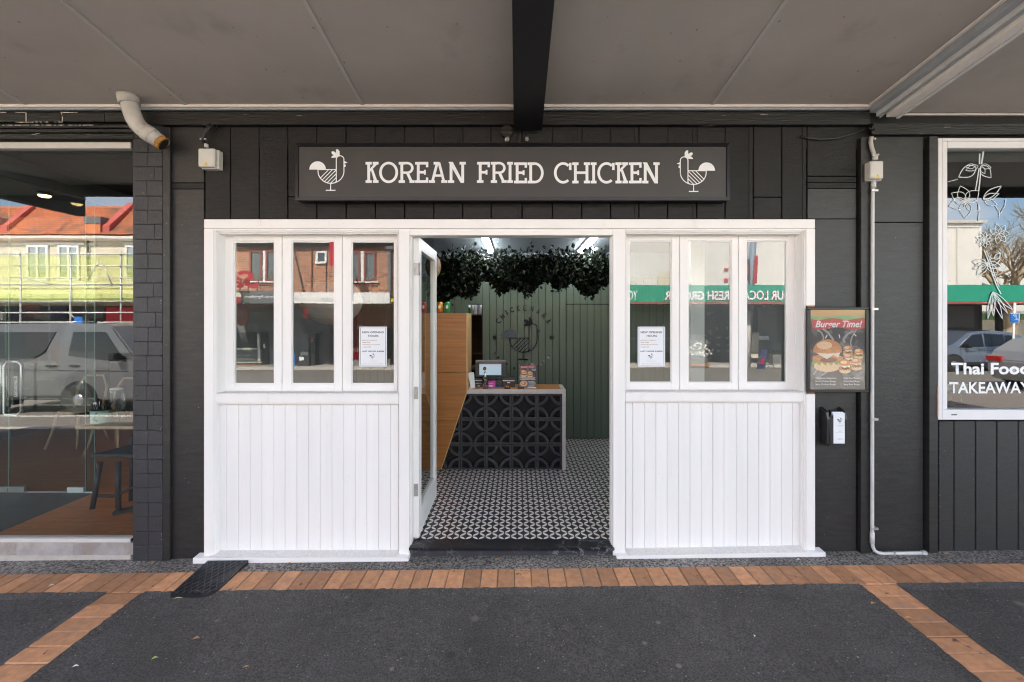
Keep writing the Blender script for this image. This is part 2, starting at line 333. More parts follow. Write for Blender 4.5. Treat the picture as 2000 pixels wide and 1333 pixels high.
def thing(name, label, cat, loc=(0, 0, 0), group=None):
    o = bpy.data.objects.new(name, None); COL.objects.link(o); o.location = loc; o.empty_display_size = .1
    WL[o.name] = Vector(loc); return tag(o, label, cat, group)
def tag(o, label, cat, group=None):
    o['label'] = label; o['category'] = cat
    if group: o['group'] = group
    return o
def struct(o): o['kind'] = 'structure'; return o
def stuff(o): o['kind'] = 'stuff'; return o
BOXES = {}
def boxp(name, mat, parent, x0, x1, y0, y1, z0, z1, bev=0.0):
    """one box-shaped piece; alike pieces share their mesh"""
    d = (round(abs(x1-x0), 4), round(abs(y1-y0), 4), round(abs(z1-z0), 4)); key = (*d, mat, bev)
    if key not in BOXES:
        mb = MB(); mb.box(-d[0]/2, d[0]/2, -d[1]/2, d[1]/2, -d[2]/2, d[2]/2)
        if bev: bmesh.ops.bevel(mb.bm, geom=mb.bm.edges[:], offset=bev, segments=1, affect='EDGES')
        me = bpy.data.meshes.new(name); mb.bm.to_mesh(me); mb.bm.free(); me.materials.append(M[mat]); BOXES[key] = me
    return place(BOXES[key], name, ((x0+x1)/2, (y0+y1)/2, (z0+z1)/2), parent)
def pxb(name, mat, parent, px0, px1, py0, py1, y0, y1, bev=0.0):
    """a box whose front face (at depth y0) spans the measured picture rectangle"""
    return boxp(name, mat, parent, X(px0, y0), X(px1, y0), y0, y1, Z(py1, y0), Z(py0, y0), bev)
def text(name, s, mat, parent, x0, x1, z0, z1, y, flip=False, bold=0.0, shear=0.0, ext=.0004, rot=0.0):
    """lettering fitted to a rectangle; flip: it faces +y (read from the shop's side of the street)"""
    cu = bpy.data.curves.new(name, 'FONT'); cu.body = s; cu.extrude = 0; cu.offset = bold; cu.shear = shear; cu.resolution_u = 3
    o = bpy.data.objects.new(name, cu); COL.objects.link(o); dg = bpy.context.evaluated_depsgraph_get()
    me = bpy.data.meshes.new_from_object(o.evaluated_get(dg)); bpy.data.objects.remove(o)
    vs = [v.co.copy() for v in me.vertices]
    if not vs: return None
    lx, hx = min(v.x for v in vs), max(v.x for v in vs); ly, hy = min(v.y for v in vs), max(v.y for v in vs)
    w, h = x1 - x0, z1 - z0; c = Vector(((x0+x1)/2, y, (z0+z1)/2)); cr_, sr_ = math.cos(rot), math.sin(rot)
    for v in me.vertices:
        a = (v.co.x - lx) / (hx - lx) * w - w/2; b = (v.co.y - ly) / (hy - ly) * h - h/2
        a, b = a * cr_ - b * sr_, a * sr_ + b * cr_
        v.co = Vector((-a if flip else a, 0, b))
    me.name = name; me.materials.clear(); me.materials.append(M[mat]); me.update()
    return place(me, name, c, parent)
def ell(cx, cy, rx, ry, n=24, a0=0, a1=360):
    full = abs(a1 - a0) >= 360; k = n if full else n + 1
    return [(cx + rx * math.cos(R(a0 + (a1-a0)*i/n)), cy + ry * math.sin(R(a0 + (a1-a0)*i/n))) for i in range(k)]
def stroke(mb, pts, w, y, closed=False, th=None):
    """a drawn line of width w through 2-D points (x, z), lying in the plane y"""
    P_ = [Vector(p) for p in pts]; n = len(P_)
    L_, R_ = [], []
    for i, p in enumerate(P_):
        a = P_[(i-1) % n] if (closed or i) else p; b = P_[(i+1) % n] if (closed or i < n-1) else p
        t = (b - a); t = t.normalized() if t.length else Vector((1, 0)); q = Vector((-t.y, t.x)) * w/2
        L_.append(mb.bm.verts.new((p.x+q.x, y, p.y+q.y))); R_.append(mb.bm.verts.new((p.x-q.x, y, p.y-q.y)))
    for i in range(n if closed else n-1):
        j = (i+1) % n; mb.bm.faces.new((L_[i], L_[j], R_[j], R_[i]))
def flatp(mb, poly, y): mb.face([(p[0], y, p[1]) for p in poly])
# ================================================================ GROUND
def sheet(name, mat, x0, x1, y0, y1, dz=0.0, nx=30, ny=4, kind=True):
    mb = MB(); vs = [[mb.bm.verts.new((x0+(x1-x0)*i/nx, y0+(y1-y0)*j/ny, gz(x0+(x1-x0)*i/nx, (y0+1e-4 if j == 0 else y1-1e-4 if j == ny else y0+(y1-y0)*j/ny)) + dz)) for j in range(ny+1)] for i in range(nx+1)]
    for i in range(nx):
        for j in range(ny): mb.bm.faces.new((vs[i][j], vs[i+1][j], vs[i+1][j+1], vs[i][j+1]))
    o = mb.build(name, mat, normals=False); return struct(o) if kind else o
pavement = sheet('pavement', 'asphalt', -40, 40, -4.1, .5, 0, 80, 6)
strip = sheet('concrete_strip', 'strip', -9, 9, -.172, .12, .006, 36, 1)
road = sheet('road', 'road', -60, 60, -16.2, -4.25, 0, 80, 6)
far_path = sheet('far_pavement', 'concrete', -60, 60, -24, -16.2, 0, 60, 3)
mb = MB(); mb.box(-400, 400, -500, 300, -1.2, -.9); struct(mb.build('ground', 'concrete'))
def kerb(y0, y1, gy, nm):
    mb = MB(); n = 30
    for i in range(n):
        a, b = -45 + 3*i, -42 + 3*i
        za, zb = gz(a, gy) + .002, gz(b, gy) + .002
        mb.hexa([(a, y0, za-.3), (b-.01, y0, zb-.3), (b-.01, y1, zb-.3), (a, y1, za-.3), (a, y0, za), (b-.01, y0, zb), (b-.01, y1, zb), (a, y1, za)])
    struct(mb.build(nm, 'concrete'))
kerb(-4.25, -4.1, -4.09, 'kerb'); kerb(-16.35, -16.2, -16.3, 'kerb')
# painted lines on the road
for y in (-5.9, -10.2): sheet('road_marking', 'line', -40, 40, y, y+.1, .004, 40, 1)
# paver bands: every paver is a piece of its own
PV = {}
def paver(x0, x1, y0, y1, par, seedv):
    rnd = random.Random(seedv); k = (round(x1-x0, 3), round(y1-y0, 3), rnd.randint(0, 3))
    if k not in PV:
        mb = MB(); w, d = k[0], k[1]; mb.box(-w/2, w/2, -d/2, d/2, -.05, 0)
        bmesh.ops.bevel(mb.bm, geom=[e for e in mb.bm.edges if all(v.co.z > -.01 for v in e.verts)], offset=.0045, segments=1, affect='EDGES')
        for v in mb.bm.verts: v.co.x += rnd.uniform(-.002, .002); v.co.y += rnd.uniform(-.002, .002); v.co.z += rnd.uniform(-.0008, .0008)
        me = bpy.data.meshes.new('paver'); mb.bm.to_mesh(me); mb.bm.free(); me.materials.append(M['paver']); PV[k] = me
    xc, yc = (x0+x1)/2, (y0+y1)/2
    o = place(PV[k], 'paver', (xc, yc, gz(xc, yc) + .011 + rnd.uniform(-.0015, .0015)), par, rot=(R(.85), -R(.63), R(rnd.uniform(-.5, .5))))
    return o
sheetj = sheet('paver_bedding', 'sand', -5.2, 5.2, -.392, -.17, .005, 40, 1)
k = 0
x = -5.1
while x < 5.1:
    paver(x + .0025, x + .1125, -.388, -.173, sheetj, k); x += .1155; k += 1
for (a, b) in ((-2.70, -2.455), (2.25, 2.495)):
    bs = sheet('paver_bedding', 'sand', a - .003, b + .003, -4.09, -.392, .005, 2, 20)
    y = -.395
    while y > -4.0:
        paver(a + .001, b - .001, y - .112, y - .002, bs, k); y -= .1145; k += 1
# ragged asphalt lips against the pavers
rnd = random.Random(3)
lip = MB()
def lipline(p, q, n, side):
    P_, Q_ = Vector(p), Vector(q); nrm = Vector(((Q_-P_).y, -(Q_-P_).x)).normalized() * side
    a = []
    for i in range(n+1):
        c = P_ + (Q_-P_)*i/n; o_ = c + nrm * (.004 + rnd.uniform(-.004, .007)); w = c - nrm * .05
        a.append((o_, w))
    for i in range(n):
        (o0, w0), (o1, w1) = a[i], a[i+1]
        lip.face([(o0.x, o0.y, gz(*o0) + .013), (o1.x, o1.y, gz(*o1) + .013), (w1.x, w1.y, gz(*w1) - .001), (w0.x, w0.y, gz(*w0) - .001)])
lipline((-2.45, -.39), (2.25, -.39), 200, -1)
for xx, sd_ in ((-2.70, -1), (-2.455, 1), (2.25, -1), (2.495, 1)): lipline((xx, -.40), (xx, -2.6), 110, sd_)
lipline((-5.1, -.39), (-2.7, -.39), 90, -1); lipline((2.495, -.39), (5.1, -.39), 90, -1)
struct(lip.build('asphalt_edge', 'asphalt'))

# ================================================================ CANOPY over the footpath
CS = .15                                                  # it climbs towards the street
def cz(y, base=3.372): return base - CS * y
canopy = thing('street_canopy', 'grey flat sheeted canopy over the footpath with pale joint battens', 'canopy', (0, -1.8, 3.6))
seams = [-8.5, -7.3, -6.1, -4.85, -3.62, -2.44, -1.14, .10, 1.44, 2.62]
for i in range(len(seams) - 1):
    a, b = seams[i] + .002, seams[i+1] - .002
    mb = MB(); mb.hexa([(a, -3.6, cz(-3.6)), (b, -3.6, cz(-3.6)), (b, 0, cz(0)), (a, 0, cz(0)), (a, -3.6, cz(-3.6)+.012), (b, -3.6, cz(-3.6)+.012), (b, 0, cz(0)+.012), (a, 0, cz(0)+.012)])
    mb.build('panel', 'soffit', canopy)
for x in seams[1:-1]:
    if abs(x - .1) < .02: continue
    mb = MB(); w = .011
    mb.hexa([(x-w, -3.58, cz(-3.58)-.006), (x+w, -3.58, cz(-3.58)-.006), (x+w, -.03, cz(-.03)-.006), (x-w, -.03, cz(-.03)-.006), (x-w, -3.58, cz(-3.58)-.0005), (x+w, -3.58, cz(-3.58)-.0005), (x+w, -.03, cz(-.03)-.0005), (x-w, -.03, cz(-.03)-.0005)])
    mb.build('batten', 'batten', canopy)
for a, b in zip([2.78, 4.0, 5.2, 6.4, 7.6], [3.995, 5.195, 6.395, 7.595, 8.8]):
    z0 = 3.325
    mb = MB(); mb.hexa([(a, -3.6, cz(-3.6, z0)), (b, -3.6, cz(-3.6, z0)), (b, 0, z0), (a, 0, z0), (a, -3.6, cz(-3.6, z0)+.012), (b, -3.6, cz(-3.6, z0)+.012), (b, 0, z0+.012), (a, 0, z0+.012)])
    mb.build('panel', 'soffit', canopy)
nm = MB(); rnd = random.Random(17)                        # fixings showing through the soffit paint
for i, x in enumerate(seams[1:-1]):
    for dx in (-.04, .04, -.40, .40, .8):
        y = -.12 - rnd.uniform(0, .1)
        while y > -2.4:
            if rnd.random() < .75: c = (x+dx+rnd.uniform(-.01, .01), y); s_ = rnd.uniform(.003, .0055); nm.face([(c[0]+s_*math.cos(R(a)), c[1]+s_*math.sin(R(a))*1.6, cz(c[1]+s_*math.sin(R(a))*1.6)-.0008) for a in range(0, 360, 60)])
            y -= rnd.uniform(.24, .34)
M['fixing'] = pm('rusted_fixing', (.22, .19, .165), .8, .3, 30)
stuff(nm.build('fixings', 'fixing', canopy, normals=False))
# roof of the canopy, street fascia
mb = MB(); mb.hexa([(-8.8, -3.66, 4.06), (8.9, -3.66, 4.06), (8.9, .05, 3.62), (-8.8, .05, 3.62), (-8.8, -3.66, 4.12), (8.9, -3.66, 4.12), (8.9, .05, 3.68), (-8.8, .05, 3.68)]); mb.build('canopy_roof', 'gutter2', canopy)
boxp('street_fascia', 'gap', canopy, -8.8, 2.6, -3.68, -3.6, 3.74, 4.1); boxp('street_fascia', 'gap', canopy, 2.62, 8.9, -3.68, -3.6, 3.72, 4.1)
boxp('cornice', 'cornice', canopy, -8.5, 2.61, -.045, -.001, Z(214.6), Z(208.8), .004)
boxp('cornice', 'gutter2', canopy, -8.5, 2.61, -.03, -.001, Z(218.2), Z(214.8), .002)
boxp('cornice', 'cornice', canopy, 2.80, 8.5, -.03, -.001, Z(228), Z(225.5), .002)
# light-gauge valley gutter running out from the wall between the two canopies
vg = thing('valley_gutter', 'pale grey boxed gutter running up diagonally at the right end of the soffit', 'gutter', (2.7, -1.8, 3.4))
def run(name, mat, xa, xb, zo0, zo1, par, y0=-3.55, y1=-.02, base=3.372):
    mb = MB(); mb.hexa([(xa, y0, cz(y0, base)+zo0), (xb, y0, cz(y0, base)+zo0), (xb, y1, cz(y1, base)+zo0), (xa, y1, cz(y1, base)+zo0), (xa, y0, cz(y0, base)+zo1), (xb, y0, cz(y0, base)+zo1), (xb, y1, cz(y1, base)+zo1), (xa, y1, cz(y1, base)+zo1)])
    return mb.build(name, mat, par, bevel=.003)
run('trim', 'cornice', 2.585, 2.612, -.014, -.001, vg)
run('side_board', 'gutter2', 2.614, 2.66, -.052, .05, vg)
run('lip', 'gutter', 2.662, 2.684, -.078, .05, vg)
run('lip', 'gutter2', 2.686, 2.694, -.09, .05, vg)
run('gutter_bottom', 'cornice', 2.696, 2.775, -.112, .05, vg, y1=-.07)
run('lip', 'gutter', 2.777, 2.800, -.118, .05, vg, y1=-.06)
# the black beam
beam = thing('steel_beam', 'black steel canopy beam hanging above the sign', 'beam', (.09, -1.8, 3.4))
mb = MB(); xa, xb = X(1003.5), X(1057.5)
mb.hexa([(xa, -3.6, cz(-3.6)-.198), (xb, -3.6, cz(-3.6)-.198), (xb, -.055, cz(-.055)-.198), (xa, -.055, cz(-.055)-.198), (xa, -3.6, cz(-3.6)-.180), (xb, -3.6, cz(-3.6)-.180), (xb, -.055, cz(-.055)-.180), (xa, -.055, cz(-.055)-.180)]); mb.build('flange', 'beam_black', beam, bevel=.002)
mb = MB(); a2, b2 = xa+.012, xb-.012
mb.hexa([(a2, -3.6, cz(-3.6)-.179), (b2, -3.6, cz(-3.6)-.179), (b2, -.056, cz(-.056)-.179), (a2, -.056, cz(-.056)-.179), (a2, -3.6, cz(-3.6)-.002), (b2, -3.6, cz(-3.6)-.002), (b2, -.056, cz(-.056)-.002), (a2, -.056, cz(-.056)-.002)]); mb.build('web', 'beam_black', beam)

# ================================================================ SHELL of our building (hidden carcass that keeps the rooms dark)
shell = thing('shop_building', 'plain upper front and carcass of the shop building above the canopy', 'building', (0, 3, 0))
boxp('parapet', 'mid_in', shell, -10, 10, .07, .30, 3.42, 5.2)
boxp('roof', 'mid_in', shell, -10, 10, .30, 8.0, 3.42, 3.6)
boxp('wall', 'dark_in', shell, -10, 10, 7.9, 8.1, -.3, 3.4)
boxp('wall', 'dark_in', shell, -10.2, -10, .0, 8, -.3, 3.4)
boxp('wall', 'dark_in', shell, 10, 10.2, .0, 8, -.3, 3.4)
boxp('wall', 'dark_in', shell, -8.8, -7.2, 0.07, .3, -.1, 3.4)
boxp('wall', 'black_ply', shell, 5.4, 10, 0.02, .3, -.1, 3.4)

# ================================================================ BLACK FASCIA under the canopy
fas = thing('timber_fascia', 'black timber fascia boards running under the canopy cornice', 'fascia', (0, -.03, 3.2))
boxp('board', 'fascia_black', fas, X(262, -.04), X(1700, -.04), -.04, .0, Z(244, -.04), Z(219, -.04), .003)
boxp('board', 'fascia_black', fas, X(1704, -.03), X(2160, -.03), -.03, .0, Z(263, -.03), Z(240.5, -.03), .003)
boxp('backing', 'gap', fas, X(0)-3, X(2200), .012, .05, Z(290), Z(212))
# left: weathered boards over the restaurant window
xs = [-60, 50, 119, 204, 262]
for i in range(4): boxp('board', 'fascia_black', fas, X(xs[i], -.03)+(-2 if i == 0 else 0), X(xs[i+1]-1, -.03), -.03, .0, Z(238, -.03), Z(221, -.03), .002)
for (a, b, c, d, yy) in ((-200, 262, 243, 250, -.02), (-200, 262, 252, 259, -.012), (-200, 262, 262, 272, -.02)): boxp('board', 'fascia_black', fas, X(a, yy), X(b, yy), yy, 0, Z(d, yy), Z(c, yy), .003)
pk = MB(); rnd = random.Random(9)                         # bare wood where the paint has lifted
for (a, b, yy_) in ((0, 12, 219.7), (30, 52, 219.7), (118, 151, 219.8), (53, 122, 238.6), (30, 60, 238.8), (4, 190, 244.6), (70, 78, 261), (62, 72, 262.4)):
    n = max(2, int((b-a)/4))
    for i in range(n):
        if rnd.random() < .25 and b-a > 60: continue
        u0 = a + (b-a)*i/n; u1 = a + (b-a)*(i+1)/n; t = rnd.uniform(.3, .9)
        pk.box(X(u0, -.032), X(u1, -.032), -.032, -.0305, Z(yy_+t, -.032), Z(yy_-t*.4, -.032))
for (px_, a, b) in ((50, 221, 238), (119.5, 219, 224), (121, 228, 237)):
    pk.box(X(px_, -.032), X(px_+1.2, -.032), -.032, -.0305, Z(b, -.032), Z(a, -.032))
stuff(pk.build('flaked_paint', 'cornice', fas))

# ================================================================ LEFT PILLAR of painted bricks
pil = thing('brick_pillar', 'blue black painted brick pillar beside the restaurant window', 'pillar', (X(290), .02, 0))
boxp('mortar', 'brick_black', pil, X(263.5), X(316), -.0155, .3, -.05, Z(246))
rnd = random.Random(5); yb = 1096.0; r_ = 0
while yb > 262:
    h = 28.6 + rnd.uniform(-1.2, 1.2); yt = yb - h
    cuts = [262.5, 288 + rnd.uniform(-2, 2), 317] if r_ % 2 else [262.5, 302 + rnd.uniform(-3, 3), 317] if rnd.random() < .4 else [262.5, 289, 317]
    for i in range(len(cuts)-1):
        pr = .022 + rnd.uniform(-.002, .003)
        mb = MB(); mb.box(X(cuts[i], -pr)+.0006, X(cuts[i+1], -pr)-.0006, -pr, .05, Z(yb, -pr)+.0008, Z(yt, -pr)-.0008)
        for v in mb.bm.verts: v.co += Vector((rnd.uniform(-.0015, .0015), 0, rnd.uniform(-.0012, .0012)))
        mb.build('brick', 'brick_black', pil, bevel=.003)
    yb = yt; r_ += 1

# ================================================================ DARK TIMBER WALL round the shopfront
wall = thing('timber_wall', 'charcoal rough sawn vertical board wall around the white shopfront', 'wall', (0, .03, 0))
boxp('backing', 'gap', wall, X(318), X(1004), .04, .07, Z(428), Z(240)); boxp('backing', 'gap', wall, X(1004)+.001, X(1673), .04, .07, Z(428), Z(240))
boxp('backing', 'gap', wall, X(318), X(400), .04, .07, -.05, Z(428)-.001); boxp('backing', 'gap', wall, X(1590), X(1700), .04, .07, -.05, Z(428)-.001)
pxb('corner_board', 'black_ply', wall, 317.5, 331.5, 248, 1098, -.02, .04, .003)
# left panel, two sheets and a batten
pxb('panel', 'black_ply', wall, 334.5, 398, 248, 357, .004, .04, .002)
pxb('batten', 'black_wood', wall, 334.5, 398, 358, 369, .0, .04, .002)
pxb('panel', 'black_ply', wall, 334.5, 398, 370, 1098, .006, .04, .002)
# vertical boards
jl = [400, 450, 506, 562, 618.5, 676, 733, 790, 847, 903.5, 959.5, 1019.5, 1079, 1136, 1192.5, 1248, 1304, 1361, 1416.5, 1471.5, 1527, 1576]
rnd = random.Random(11)
for i in range(len(jl)-1):
    a, b = jl[i] + .9, jl[i+1] - .9; yy = .004 + rnd.uniform(-.003, .004)
    bt = 428
    if i in (3, 19): # some boards are pieced together above the frame
        cut = {3: 384, 19: 385}.get(i, 392 + (i*7) % 20)
        pxb('board', 'black_wood', wall, a, b, 247, cut, yy, .04, .003); pxb('board', 'black_wood', wall, a, b, cut+1.2, bt, yy+.002, .04, .003)
    else: pxb('board', 'black_wood', wall, a, b, 247, bt, yy, .04, .003)
    if i % 2 == 0: pxb('cover_strip', 'black_wood', wall, b-7.5, b-.5, 247, bt-.5, yy-.004, yy-.0002, .001)
# right panels
pxb('panel', 'black_wood', wall, 1577.5, 1672.5, 247, 344, .004, .04, .002)
pxb('batten', 'black_wood', wall, 1577.5, 1672.5, 345.5, 356, -.002, .04, .002)
pxb('batten', 'black_wood', wall, 1577.5, 1672.5, 357, 368, -.004, .04, .002)
pxb('panel', 'black_ply', wall, 1577.5, 1672.5, 369, 427.5, .006, .04, .002)
pxb('panel', 'black_ply', wall, 1592.5, 1672.5, 428.5, 1088, .006, .04, .002)
# right of the recess
pxb('post', 'black_ply', wall, 1682, 1701, 268, 1083, -.025, .04, .003)
pxb('panel', 'black_ply', wall, 1702, 1803.5, 268, 434, .002, .04, .002)
pxb('panel', 'black_ply', wall, 1702, 1803.5, 435.5, 1082, .008, .04, .002)
boxp('backing', 'gap', wall, X(1700)+.001, X(2300), .06, .08, -.05, Z(822)-.003); boxp('backing', 'gap', wall, X(1700)+.001, X(1836), .06, .08, Z(822)+.001, Z(264))
pxb('post', 'black_ply', wall, 1815.5, 1832.5, 266, 1084, -.028, .04, .003)
pxb('post', 'black_board', wall, 1804.5, 1814.5, 270, 1083, .03, .05, .001)
# boards below the right-hand window
for i in range(8):
    a = 1822 + 41.8*i; pxb('board', 'black_board', wall, max(a, 1833.3)+.9 if i == 0 else a+.9, a+41.8-.9, 823, 1084 if i < 4 else 1083, -.005, .03, .003)

# ================================================================ INTERIOR of the chicken shop
FZ = .10
BW = 2.88                                                 # back wall
floor = thing('tiled_floor', 'black and white petal patterned tile floor inside the doorway', 'floor', (0, 1.5, FZ)); floor['kind'] = 'structure'
mb = MB(); mb.box(-2.45, 2.35, .085, BW+.1, FZ-.1, FZ-.004); mb.build('floor_bed', 'tile', floor)
n = 0
for i in range(-6, 8):
    for j in range(0, 14):
        x0, y0 = i*.2, .10 + j*.2
        if y0 + .2 > BW + .02: continue
        boxp('tile', 'tile', floor, x0+.0006, x0+.1994, y0+.0006, y0+.1994, FZ-.0035, FZ); n += 1
room = thing('shop_room', 'walls and pale ceiling of the room behind the shopfront', 'room', (0, 1.5, 0)); room['kind'] = 'structure'
boxp('ceiling', 'ceil_in', room, -2.5, 2.4, .12, BW+.3, 2.73, 2.8)
boxp('side_wall', 'mid_in', room, -2.52, -2.42, .12, BW+.3, 0, 2.729)
boxp('side_wall', 'mid_in', room, 2.3, 2.42, .12, BW+.3, 0, 2.729)
boxp('upper_wall', 'ceil_in', room, -2.41, 2.29, BW+.06, BW+.16, Z(540, BW)-.05, 2.728)
boxp('front_inner_wall', 'dark_in', room, -2.41, 2.29, .13, .2, 2.45, 2.728)
# green boards of the back wall
gw = thing('green_board_wall', 'sage green tongue and groove back wall behind the counter', 'wall', (0, BW, 0)); gw['kind'] = 'structure'
boxp('backing', 'gap', gw, -2.41, 2.29, BW+.02, BW+.04, 0, Z(540, BW))
pit = 13.62; px_ = 942.5
ox0, ox1, oz0, oz1 = X(911, BW), X(941.5, BW), Z(752, BW), Z(595, BW)
a = px_
while X(a, BW) < 2.2:
    b = a + pit
    door_part = a >= 1101 - pit*.5
    if door_part: 
        pxb('board', 'green_wall', gw, a+.35, b-.35, 540, 594.3, BW, BW+.02, .004); pxb('board', 'green_wall', gw, a+.35, b-.35, 595.6, 856.5, BW+.002, BW+.02, .004)
    else: pxb('board', 'green_wall', gw, a+.35, b-.35, 540, 857, BW, BW+.02, .004)
    a = b
a = px_ - pit
while X(a, BW) > -2.3:
    if X(a, BW) > ox0 - .04: pxb('board', 'green_wall', gw, a+.35, a+pit-.35, 540, 594.5, BW, BW+.02, .004)
    else: pxb('board', 'green_wall', gw, a+.35, a+pit-.35, 540, 857, BW, BW+.02, .004)
    a -= pit
# pass-through mirror beside the cabinet
mi = thing('wall_mirror', 'tall frameless mirror on the green wall beside the wooden cabinet', 'mirror', (X(928, BW), BW, 1.4))
pxb('glass', 'mirror', mi, 914, 941.6, 595.5, 752, BW+.004, BW+.018, .001)

# ================================================================ THE WHITE SHOPFRONT JOINERY
sf = thing('white_shopfront', 'white painted timber shopfront joinery with two window bays and open doorway', 'shopfront', (0, 0, .05))
def wb(name, a, b, c, d, y0, y1, bev=.003, mat='white'): return pxb(name, mat, sf, a, b, c, d, y0, y1, bev)
# outer architrave
wb('head_trim', 398, 1592.5, 428.5, 446.5, -.03, .05)
wb('side_trim', 398, 417.0, 447, 1089, -.028, .05); wb('side_trim', 1574.5, 1592.5, 447, 597.5, -.028, .05); wb('side_trim', 1574.5, 1592.5, 770, 1080, -.028, .05)
boxp('bare_block', 'paver', sf, X(1578, -.02), X(1591, -.02), -.02, .04, Z(769.5, -.02), Z(598, -.02))
# door posts
wb('door_post', 779, 799.5, 447.2, 1089, -.016, .10); wb('door_post', 1197.5, 1221, 447.2, 1087, -.016, .10)
wb('door_head', 799.8, 1197.2, 447.2, 460, -.012, .10)
wb('door_stop', 799.8, 803.5, 460.3, 1068, .02, .085, .001); wb('door_stop', 1193.8, 1197.2, 460.3, 1066, .02, .085, .001)
def bay(L_, a, b, w0, w1, sash, gl, gy, jt, yS, sill):
    # stepped casing round the window opening
    wb('casing', a, b, 447.2, 451.2, -.018, .09, .0015); wb('casing', a, b, 451.6, 454.6, -.006, .09, .0015); wb('casing', a, b, 455, 457.4, .010, .09, .001)
    if L_:
        for (q, r, yy) in ((417.3, 421.0, -.018), (421.3, 424.3, -.006), (424.6, 426.8, .012)): wb('casing', q, r, 457.8 if yy > 0 else 451.6, 1085, yy, .09, .0015)
        wb('casing', 776.6, 778.7, 457.8, 769, -.004, .09, .001)
    else:
        for (q, r, yy) in ((1570.6, 1574.2, -.018), (1567.4, 1570.3, -.006), (1565.2, 1567.1, .012)): wb('casing', q, r, 457.8 if yy > 0 else 451.6, 1078, yy, .09, .0015)
        wb('casing', 1221.3, 1223.2, 457.8, 766, -.004, .09, .001)
    # window board and rail
    t0, t1 = (770.5, 787.5) if L_ else (767.5, 784)
    wb('rail', a, b, t0, t1, -.012, .09, .002); wb('bead', a, b, t1+.3, t1+2.6, -.002, .06, .001)
    mb = MB(); mb.box(X(a, 0), X(b, 0), -.010, .10, Z(t0, -.012)+.0005, Z(t0, -.012)+.0075); mb.build('window_board', 'sill', sf, bevel=.001)
    # boards under the rail
    e = [w0] + jt + [w1]
    boxp('board_backing', 'gap', sf, X(w0), X(w1), .046, .06, 0, Z(t1+2))
    rr = random.Random(21 if L_ else 22)
    for i in range(len(e)-1): pxb('board', 'white2', sf, e[i]+.22, e[i+1]-.22, t1+2.8, 1084 if L_ else 1079, .030+rr.uniform(-.0006, .0006), .046, .0022)
    # sashes
    for i in range(3):
        s0, s1 = sash[i]; g0, g1 = gl[i]; y0, y1 = yS, yS+.04
        w = boxp('window_sash', 'white', sf, X(s0, y0), X(g0, y0), y0, y1, Z(767 if L_ else 764.5, y0), Z(459, y0), .002)   # the stile that carries the rest
        boxp('stile', 'white', w, X(g1, y0), X(s1, y0), y0, y1, Z(767 if L_ else 764.5, y0), Z(459, y0), .002)
        boxp('rail', 'white', w, X(g0, y0)+.0005, X(g1, y0)-.0005, y0+.001, y1-.001, Z(gy[0], y0), Z(459, y0), .001)
        boxp('rail', 'white', w, X(g0, y0)+.0005, X(g1, y0)-.0005, y0+.001, y1-.001, Z(767 if L_ else 764.5, y0), Z(gy[1], y0), .001)
        mb = MB(); yg = y0 + .016 ; tl = [.0, .0, .0][i]
        mb.box(X(g0, y0)-.004, X(g1, y0)+.004, yg, yg+.004, Z(gy[1], y0)-.004, Z(gy[0], y0)+.004)
        # a single sheet: keep only the street-side face
        bmesh.ops.delete(mb.bm, geom=[f for f in mb.bm.faces if f.calc_center_median().y > yg + .001], context='FACES')
        mb.build('glass', 'glass_win', w)
        for q in range(4):
            gx0, gx1, gz0, gz1 = X(g0, y0), X(g1, y0), Z(gy[1], y0), Z(gy[0], y0); t = .007
            bx = [(gx0+.0006, gx0+t, gz0+.0006, gz1-.0006), (gx1-t, gx1-.0006, gz0+.0006, gz1-.0006), (gx0+t, gx1-t, gz1-t, gz1-.0006), (gx0+t, gx1-t, gz0+.0006, gz0+t)][q]
            boxp('glazing_bead', 'white', w, bx[0], bx[1], y0+.007, yg-.0005, bx[2], bx[3])
    return
yS = .085
bay(True, 417.3, 778.7, 427, 778.5, [(438.5, 550.3), (551.3, 667.8), (668.8, 776)], [(455.5, 535.5), (568.5, 653), (686, 770.5)], (470.5, 750.5),
    [442.7, 465.8, 488.5, 511.3, 534.7, 556.7, 579.7, 602.5, 625.3, 648.4, 671.2, 694, 716.5, 739.3, 762.7], yS, 0)
bay(False, 1221.3, 1574.2, 1221.5, 1565, [(1223, 1327), (1328, 1441.8), (1442.8, 1552)], [(1229, 1312), (1344, 1429.5), (1458.5, 1538)], (470.5, 748),
    [1235.6, 1258.7, 1280.9, 1303, 1325, 1347.6, 1369.5, 1392, 1414, 1438, 1460, 1482, 1504, 1526, 1548], yS, 0)
# hinges between the folding sashes
for (px_, py_, hh) in ((550.8, 487, 22), (550.8, 735, 22), (1442.3, 487, 22), (1442.3, 733, 22), (1327.5, 478, 3)):
    mb = MB(); mb.tube([(X(px_, yS), yS-.004, Z(py_+hh/2, yS)), (X(px_, yS), yS-.004, Z(py_-hh/2, yS))], .004, 8); mb.build('hinge', 'white', sf)
# blocked reveal beside the outer sashes
wb('reveal', 427, 438, 459, 768, .074, .12, .001); wb('reveal', 1552.5, 1564.8, 459, 766, .074, .12, .001)
